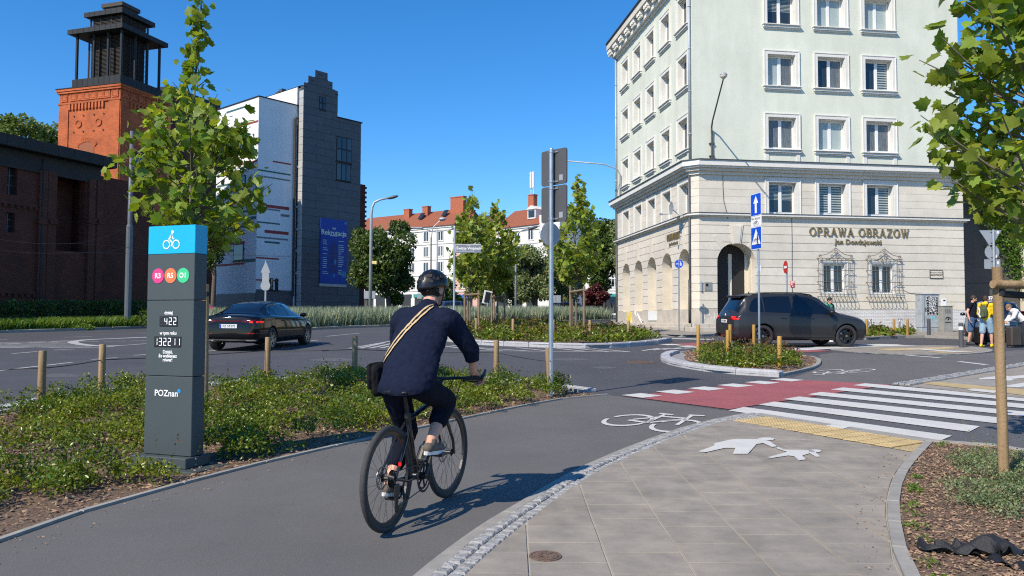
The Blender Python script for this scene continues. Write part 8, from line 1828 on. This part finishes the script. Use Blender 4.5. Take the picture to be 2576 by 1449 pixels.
o, jt, P, Rm = person('boy in green hoodie walking behind the grey estate car', x, y, 150, 1.72, dict(elR=(-.02, -.23, 1.17), wrR=(.12, -.2, .98), head=(.05, 0, 1.64), knR=(.1, -.1, .51), anR=(.05, -.1, .09), anL=(-.2, .1, .12)), M['green'], M['dtro'], M['sole'], M['hairk'], sleeves=2, short=2, hood=True, face=(.9, .1, -.4))
for s in (-1, 1): MB().tube([(-.1, s * .10, 1.46), (.02, s * .12, 1.545), (.13, s * .12, 1.40), (.15, s * .13, 1.2), (.02, s * .20, 1.02)], .02, 6).build('rucksack_strap', M['bagc'], o)
M['case'] = mat('bronze_case', (.075, .062, .052), rough=.4, metal=.3, var=.1)
Yc = 27.6; xa, xb = xat(2534, Yc), xat(2563, Yc); zt4 = zat(2548, 822, Yc) - gz(Yc); o = empty('suitcase', ((xa + xb) / 2, Yc, gz(Yc)), R(12), 'ribbed bronze suitcase standing beside the woman in white', 'suitcase'); w = (xb - xa) / 2
MB().cb(-w, w, -.14, .14, .06, zt4, .04).build('shell', M['case'], o)
for i in range(8): MB().cb(-w + .03 + i * (2 * w - .06) / 8, -w + .03 + (i + .62) * (2 * w - .06) / 8, -.152, -.135, .10, zt4 - .05, .006).build('rib', M['case'], o)
for sx_ in (-1, 1):
 for sy_ in (-1, 1): MB().lathe([(.03, -.012), (.03, .012)], 10, (sx_ * (w - .05), sy_ * .1, .03), 'y').build('caster', M['black'], o)
MB().tube([(-.1, 0, zt4), (-.1, 0, zt4 + .04), (.1, 0, zt4 + .04), (.1, 0, zt4)], .012, 6).build('handle', M['black'], o)
x, y = xat(2466, 28.9), 28.9; o = empty('suitcase', (x, y, gz(y)), R(10), 'black suitcase between the two men', 'suitcase'); MB().cb(-.2, .2, -.12, .12, .05, .66, .04).build('shell', M['bagc'], o); MB().tube([(-.09, 0, .66), (-.09, 0, .98), (.09, 0, .98), (.09, 0, .66)], .011, 6).build('handle', M['galv'], o)
for sx_ in (-1, 1): MB().lathe([(.03, -.012), (.03, .012)], 10, (sx_ * .15, -.08, .03), 'y').build('caster', M['black'], o)
# trees
def leafmat_obj(name, c, c2):
 m = leafmat(name, c, c2); N = m.node_tree.nodes
 for n in list(N):
  if n.type == 'NEW_GEOMETRY':
   oi = N.new('ShaderNodeObjectInfo')
   for l in list(n.outputs['Random Per Island'].links): m.node_tree.links.new(oi.outputs['Random'], l.to_socket)
 return m
M['plane_o'] = leafmat_obj('plane_leaf_single', (.13, .21, .022), (.25, .33, .05))
def young_plane(x, y, H_, prof, nb, per, size, label, leafm, single=0, lean=(0, 0), trunk_r=.035, group=None, seed=1, singlem=None, bias=None):
 global nr; nr = np.random.default_rng(seed); g = gz(y); o = empty('plane_tree', (x, y, g), 0, label, 'tree', group)
 zs = np.array([p[0] for p in prof]); rs = np.array([p[1] for p in prof]); z0 = zs.min()
 tp = [(lean[0] * (z / H_) ** 2 * H_ * .1 + .03 * math.sin(z * 1.3 + seed), lean[1] * (z / H_) ** 2 * H_ * .1 + .03 * math.cos(z * 1.7 + seed), z) for z in np.linspace(-.1, H_ - .1, 12)]
 tr = MB().tube(tp, [trunk_r * (1 - .85 * i / 11) for i in range(12)], 9); br = MB(); P, Dv = [], []
 def tx(z): k = np.clip((z + .1) / H_ * 11, 0, 10.99); i = int(k); f = k - i; return np.array(tp[i]) * (1 - f) + np.array(tp[i + 1]) * f
 for i in range(nb):
  zt_ = nr.uniform(z0, zs.max())
  while nr.random() > (np.interp(zt_, zs, rs) / rs.max()) ** .55: zt_ = nr.uniform(z0, zs.max())
  r_ = np.interp(zt_, zs, rs) * nr.uniform(.7, 1.12); a = i * 2.39996 + nr.uniform(-.4, .4)
  if bias is not None and nr.random() < bias[1]: a = bias[0] + nr.normal(0, .7)
  zb_ = max(z0 * .92, zt_ - r_ * nr.uniform(.5, .95)); p0 = tx(zb_); tip = tx(zt_) + np.array([r_ * math.cos(a), r_ * math.sin(a), nr.uniform(-.05, .12)])
  mid_ = p0 * .5 + tip * .5 + np.array([0, 0, -.05 * r_]); path = [p0, p0 * .6 + mid_ * .4, mid_, mid_ * .4 + tip * .6, tip]
  br.tube(path, [trunk_r * .38, trunk_r * .3, trunk_r * .24, trunk_r * .17, .004], 5)
  n = max(3, int(per * (.35 + r_))); 
  for t in nr.uniform(.3, 1.0, n) ** .75:
   q = p0 * (1 - t) ** 2 + 2 * mid_ * t * (1 - t) + tip * t * t; off = nr.normal(0, .055 + .03 * r_, 3); P.append(q + off); Dv.append(off * 6 + (tip - p0) / (r_ + .2) * .4 + np.array([0, 0, -.25]))
 for z in np.linspace(zs.max() - 1.0, H_, 26): P.append(tx(z) + nr.normal(0, .06, 3)); Dv.append(np.array([*nr.normal(0, .6, 2), .5]))
 me = tr.mesh('trunk', M['barkl'], True); link('trunk', me, o); br.build('branches', M['barkl'], o)
 P, Dv = np.array(P), np.array(Dv); S = nr.uniform(size * .6, size * 1.15, len(P)) * np.where(nr.random(len(P)) < .15, .55, 1)
 if single:
  d = (P[:, 0] + x) ** 2 + (P[:, 1] + y) ** 2; px = (P[:, 0] + x) / (P[:, 1] + y) * FD + CXD; pz = CYD + 87 - (P[:, 2] + g - H) / (P[:, 1] + y) * FD
  vis = (px < 2600) & (px > -30) & (pz > -40); score = np.where(vis, S / np.sqrt(d), 0); idx = np.argsort(-score); one, rest = idx[:single], idx[single:]
 else: one, rest = [], np.arange(len(P))
 V, F = leaves(P[rest], S[rest], LOBED, up=.35, dirs=Dv[rest] * .8, spread=.7); cr = tag(link('crown', fastmesh('crown', V, F, leafm), o), kind='stuff')
 if single:
  lm = fastmesh('leaf', LOBED[0], LOBED[1], singlem); Rm = rotmats(len(one), .35, Dv[one] * .8, .7)
  for k, i in enumerate(one):
   l = bpy.data.objects.new('leaf', lm); COL.objects.link(l); l.parent = cr; m = Matrix(Rm[k].tolist()).to_4x4(); l.matrix_local = Matrix.Translation(P[i].tolist()) @ m @ Matrix.Scale(float(S[i]), 4)
 return o
zA = lambda py, Y: zat(465, py, Y) - gz(Y)
ty0 = 11.85; tx0 = xat(466, ty0); pr = [(zA(p, ty0), r_) for p, r_ in ((620, .4), (570, .9), (500, 1.12), (400, 1.08), (300, .78), (230, .40), (180, .15), (60, .08), (10, .06))]
young_plane(tx0, ty0, zA(-25, ty0), pr, 92, 17, .15, 'tall young plane tree rising behind the bicycle counter', M['plane'], 300, seed=5, singlem=M['plane_o'], lean=(.25, 0))
young_plane(5.0, 7.3, 6.2, [(2.35, .85), (2.8, 1.05), (3.3, 1.22), (3.9, 1.12), (4.6, 1.0), (5.4, .6), (6.0, .2)], 92, 18, .145, 'plane tree reaching into the picture from the right edge', M['plane'], 300, seed=8, singlem=M['plane_o'], trunk_r=.05, bias=(math.pi, .22))
gT = 'young plane trees on the long island'
for px, bot, top, prof_, lab, sd_, lz in ((1183, 839, 470, ((715, .35), (690, .8), (640, 1.15), (600, 1.05), (560, .75), (530, .42), (500, .25)), 'left of the three young plane trees on the long island', 21, (.1, 0)), (1252, 834, 505, ((730, .3), (700, .8), (650, 1.3), (600, 1.15), (570, .8), (550, .45), (525, .28)), 'middle of the three young plane trees on the long island', 22, (0, 0)), (1448, 847, 438, ((705, .4), (670, 1.0), (630, 1.35), (590, 1.25), (550, .85), (520, .5), (480, .34), (455, .25)), 'right of the three young plane trees on the long island', 25, (.05, 0))):
 x, y = G(px, bot); zz = lambda py: zat(px, py, y) - gz(y); young_plane(x, y, zz(top), [(zz(p), r_) for p, r_ in prof_], 80, 17, .22, lab, M['plane2'], seed=sd_, group=gT, trunk_r=.06, lean=lz)
def big_tree(px, Y, hw, top, bot, leafm, n, size, label, trunk=None, seed=1, flat=1.0, name='tree', clumps=34, base=None, group=None, tr_r=.22):
 global nr; nr = np.random.default_rng(seed); x = xat(px, Y); g = gz(Y); o = empty(name, (x, Y, g), 0, label, 'tree', group); sc = Y / FD; rw = hw * sc; z1, z0 = zat(px, top, Y) - g, zat(px, bot, Y) - g; cz = (z0 + z1) / 2; rh = (z1 - z0) / 2
 C = nr.normal(size=(clumps, 3)); C /= np.linalg.norm(C, axis=1, keepdims=True); C *= nr.uniform(.35, .95, (clumps, 1)) ; C = C * np.array([rw, rw * flat, rh]) + np.array([0, 0, cz]); CR = nr.uniform(.16, .38, clumps) * (rw + rh) / 2
 k = nr.integers(0, clumps, n); d = nr.normal(size=(n, 3)); d /= np.linalg.norm(d, axis=1, keepdims=True); P = C[k] + d * (CR[k] * nr.uniform(.45, 1.08, n) ** .5)[:, None] * np.array([1, 1, .85])
 V, F = leaves(P, nr.uniform(.6, 1.3, n) * size, up=.15, nrm=d); tag(link('crown', fastmesh('crown', V, F, leafm), o), kind='stuff')
 t = MB(); tpz = cz + rh * .3; t.tube([(0, 0, -.3), (.1 * tr_r, 0, z0 * .5), (.4 * tr_r, 0, z0), (0, 0, tpz)], [tr_r * 1.2, tr_r, tr_r * .85, tr_r * .2], 9)
 for i in range(7): c = C[nr.integers(0, clumps)]; b0 = max(z0 * .8, .8) + nr.uniform(0, .35) * rh; t.tube([(0, 0, b0), tuple(np.array([c[0] * .45, c[1] * .45, b0 * .5 + c[2] * .5])), tuple(c)], [tr_r * .5, tr_r * .32, tr_r * .1], 6)
 t.build('trunk', M['bark'], o, smooth=True); return o
gBk = 'trees across the square'
big_tree(975, 84, 70, 545, 772, M['dtree'], 16000, .36, 'dense dark tree between the grey block and the white town house', seed=31, group=gBk, tr_r=.3)
big_tree(922, 92, 42, 538, 760, M['dtree'], 9000, .36, 'dark tree close against the grey school block', seed=32, group=gBk, tr_r=.3)
big_tree(1105, 96, 52, 690, 785, M['dtree'], 7000, .32, 'low dark tree behind the street name pole', seed=33, group=gBk)
big_tree(1140, 88, 28, 735, 790, M['dtree'], 2400, .24, 'dark shrub-like tree left of the young trees', seed=34, group=gBk)
big_tree(1212, 78, 62, 640, 765, M['ltree'], 7000, .30, 'light green tree behind the two left young trees', seed=35, group=gBk)
big_tree(1290, 82, 50, 615, 775, M['mtree'], 8000, .3, 'grey-green tree between middle and right young trees', seed=45, group=gBk)
big_tree(1430, 84, 50, 640, 778, M['mtree'], 8000, .3, 'low grey-green tree behind the right young tree', seed=46, group=gBk)
big_tree(1345, 74, 66, 588, 770, M['mtree'], 13000, .28, 'grey-green tree left of the round sign back', seed=36, group=gBk)
big_tree(1408, 78, 46, 575, 760, M['mtree'], 9000, .28, 'grey-green tree behind the tall sign pole', seed=37, group=gBk)
big_tree(1516, 72, 62, 516, 745, M['dtree'], 15000, .29, 'tall dark tree against the left edge of the corner house', seed=38, group=gBk, tr_r=.3)
big_tree(1565, 66, 30, 545, 700, M['mtree'], 3200, .24, 'loose tree crown peeping out behind the corner house', seed=39, group=gBk)
big_tree(1494, 68, 34, 712, 775, M['redtree'], 6000, .22, 'dark red ornamental tree under the tall dark tree', seed=40, group=gBk)
big_tree(60, 110, 95, 288, 400, M['ltree'], 9000, .5, 'sunlit bright green tree above the brewery roof', seed=41, tr_r=.4)
big_tree(535, 76, 26, 570, 690, M['dtree'], 2600, .26, 'dark tree in front of the striped house, beside the pylon', seed=42)
big_tree(448, 82, 46, 440, 700, M['dtree'], 5200, .3, 'dark tree between tower and striped house behind the young plane', seed=43)
big_tree(2600, 58, 75, 330, 660, M['ivy'], 9000, .28, 'bright green tree over the wall at the right edge', seed=44)
nr = np.random.default_rng(50); n = 9000; u = nr.uniform(-1.6, 4, n); zz_ = nr.uniform(2.6, 10.5, n); keep = zz_ > 7.2 - u * 1.7 + nr.normal(0, .6, n); P = np.column_stack([u[keep], -.1 - np.abs(nr.normal(0, .22, keep.sum())), zz_[keep]]); V, F = leaves(P, nr.uniform(.12, .24, len(P)), up=.3)
iv = tag(link('ivy', fastmesh('ivy', V, F, M['ivy']), None, dh.location, dh.rotation_euler), 'green climbing plant covering the shaded house wall at right', 'climbing plant')
iv['kind'] = 'stuff'
# beds, verges, ground cover
nr = np.random.default_rng(60)
def dline(p, line): return min(math.hypot(p[0] - q[0], p[1] - q[1]) for q in line[::3])
thinL = lambda p: dline(p, pathL) > .26 + .16 * math.sin(p[0] * 5 + p[1] * 3) + .1 * rnd.random() and dline(p, edge_in) > .1 and p[0] / max(p[1], .1) > -.75 and p[1] > 4.4 and rnd.random() < (.95 if math.sin(p[0] * 2.6 + 1) * math.cos(p[1] * 2.3 + p[0]) < .4 else .35)
shrubs('ground_cover_roses', bedL, 1150, 150, h=(.06, .38), r=.23, size=(.026, .050), mats=[M['rose'], M['rosered']], label='low glossy green rose plants covering the bed along the cycle path', cat='ground cover', avoid=((PX, PY, .30), (PX + .15, PY - .35, .30), (PX + .3, PY - .2, .28)), thin=thinL)
chips('bark_mulch', [p for p in bedL if p[1] < 13.8], 17000, 'brown bark chips lying in the bed along the cycle path', size=(.012, .05), dz=.014)
shrubs('ground_cover_roses', bed2, 150, 130, h=(.10, .36), r=.32, size=(.045, .075), mats=[M['rose'], M['rosered']], label='reddish rose bushes on the small traffic island', cat='ground cover', dz=.06, shoots=.8, thin=lambda p: 1772 < p[0] / p[1] * FD + CXD < 1992 + 8 * rnd.random())
chips('bark_mulch', bed2, 1600, 'bark chips under the roses of the small island', size=(.03, .08), dz=.06)
shrubs('ground_cover_roses', bed1, 560, 120, h=(.15, .4), r=.42, size=(.065, .10), mats=[M['rose'], M['rosered']], label='bright green ground cover on the long traffic island', cat='ground cover', dz=.12, shoots=.5)
pe = [G(*p) for p in [(2392, 1165), (2470, 1148), (2600, 1150), (2620, 1330), (2520, 1318), (2440, 1290), (2372, 1296), (2378, 1240), (2420, 1215)]]
shrubs('creeping_shrub', pe, 105, 85, h=(.05, .13), r=.13, size=(.014, .026), mats=[M['euony'], M['rose']], label='pale variegated creeping shrub in the bark at the right edge', cat='ground cover', dz=.035, shoots=.1)
chips('bark_mulch', bedR, 24000, 'brown bark chips in the bed at the right edge', size=(.008, .034), dz=.032)
shrubs('weed_tuft', offset(kerbR, -.13)[6:] + offset(kerbR, -.22)[6:][::-1], 22, 26, h=(.02, .06), r=.05, size=(.015, .03), mats=[M['grassb'], M['grassb']], label='small weeds along the inner edge of the kerb', cat='weeds', dz=.035, shoots=0)
hr_ = [G(*p) for p in [(2165, 853), (2292, 851), (2292, 843), (2165, 843)]]
shrubs('ground_cover_roses', hr_, 20, 110, h=(.1, .42), r=.35, size=(.08, .13), mats=[M['rose'], M['rosered']], label='small rose bushes between posts by the white brick plinth', cat='ground cover', dz=.1, shoots=.8)
gv = offset(vk2, .5)[2:] + offset(vk2, 5.5)[::-1]
gr = blades('ornamental_grass', gv, 42000, (.4, 1.15), .055, M['grass'], 'tall blue-green ornamental grass on the verge beyond the road', lean=.22, dz=.1)
gv2 = offset(vk, .6)[8:] + offset(vk, 2.2)[8:][::-1]
blades('verge_grass', gv2, 15000, (.25, .62), .05, M['grassb'], 'green grass clumps along the verge before the brewery', lean=.4, dz=.1)
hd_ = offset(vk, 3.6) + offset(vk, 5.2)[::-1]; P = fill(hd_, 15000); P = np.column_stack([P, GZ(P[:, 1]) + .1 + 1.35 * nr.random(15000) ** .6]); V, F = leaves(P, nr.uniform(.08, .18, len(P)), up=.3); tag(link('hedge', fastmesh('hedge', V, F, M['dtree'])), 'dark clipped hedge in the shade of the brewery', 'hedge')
hd2 = offset(vk2, 6.0)[0:14] + offset(vk2, 7.6)[0:14][::-1]; P = fill(hd2, 5000); P = np.column_stack([P, GZ(P[:, 1]) + .1 + .9 * nr.random(5000) ** .6]); V, F = leaves(P, nr.uniform(.1, .2, len(P)), up=.3); tag(link('hedge', fastmesh('hedge', V, F, M['dtree'])), 'low dark hedge in front of the striped house', 'hedge')
mp = [G(*p) for p in [(20, 836), (200, 834), (190, 826), (60, 827)]]; cxm, cym = np.mean(mp, 0); n = 14000; t = nr.uniform(0, 2 * np.pi, n); q = np.sqrt(nr.random(n)); X = cxm + 2.3 * q * np.cos(t); Yh = cym + .8 * q * np.sin(t); Z = GZ(Yh) + .1 + .62 * (1 - q ** 2) * (.75 + .35 * np.sin(X * 2.3) * np.cos(Yh * 2)) * nr.uniform(.85, 1, n)
V, F = leaves(np.column_stack([X, Yh, Z]), nr.uniform(.05, .13, n), up=.9); tag(link('grass_heap', fastmesh('grass_heap', V, F, M['grassb'])), 'heap of cut grass on the verge at far left', 'grass heap', kind='stuff')
zt = lambda x, y: G((3320 + x * .3098) * .6743, (1700 + y * .3098) * .6743)
M['fabric'] = mat('black_weed_fabric', (.014, .014, .016), rough=.6, var=.3, scale=20, bump=.4, bscale=120)
fb = MB(); line = smooth_line([zt(*p) for p in [(335, 1160), (520, 1215), (760, 1225), (960, 1225), (1180, 1210), (1400, 1235), (1530, 1290)]], 8); nn = 15; wd_ = [.05, .10, .12, .16, .22, .20, .10]
for i, p in enumerate(line):
 f = i / (len(line) - 1); w = np.interp(f, np.linspace(0, 1, 7), wd_); a = np.array(offset(line, 1)[i]) - np.array(p)
 for k in range(nn): s = k / (nn - 1) - .5; q = np.array(p) + a * s * w * 1.3; fold = .035 * math.sin(f * 23 + s * 7) + .03 * math.sin(f * 9 + 2) * math.cos(s * 9) + .05 * math.exp(-((f - .72) / .1) ** 2) + .03 * math.exp(-((f - .45) / .03) ** 2); fb.v.append((q[0], q[1], gz(q[1]) + .05 + max(fold, -.012) * (1 - abs(s) * .6)))
for i in range(len(line) - 1):
 for k in range(nn - 1): fb.f.append((i * nn + k, i * nn + k + 1, (i + 1) * nn + k + 1, (i + 1) * nn + k)); fb.m.append(0)
fo_ = fb.build('weed_fabric', M['fabric'], None, smooth=True); fo_.modifiers.new('s', 'SUBSURF').render_levels = 2; tag(fo_, 'crumpled black weed fabric lying in the bark at bottom right', 'fabric')
fb2 = MB(); l2 = [zt(*p) for p in [(980, 1240), (1250, 1330), (1614, 1440), (1900, 1500)]]; l3 = smooth_line(l2, 6)
for i, p in enumerate(l3):
 for k in range(7): s = k / 6 - .5; a = np.array(offset(l3, 1)[i]) - np.array(p); q = np.array(p) + a * s * .12; fb2.v.append((q[0], q[1], gz(q[1]) + .045 + .02 * math.sin(i * 1.1 + s * 5)))
for i in range(len(l3) - 1):
 for k in range(6): fb2.f.append((i * 7 + k, i * 7 + k + 1, (i + 1) * 7 + k + 1, (i + 1) * 7 + k)); fb2.m.append(0)
fb2.build('fabric_edge', M['fabric'], fo_, smooth=True)
lt = chips('stray_litter', [p for p in offset(pathL, -.02) if 4 < p[1] < 12.5] + [p for p in offset(pathL, -.35) if 4 < p[1] < 12.5][::-1], 260, 'bark crumbs strayed onto the edge of the cycle path', size=(.006, .02), dz=.008)
chips('stray_litter', [p for p in offset(kerbR, .02) if p[1] > 3.8] + [p for p in offset(kerbR, .22) if p[1] > 3.8][::-1], 150, 'bark crumbs strayed over the kerb onto the paving', size=(.006, .022), dz=.034)
bpy.data.scenes.remove(TMP)
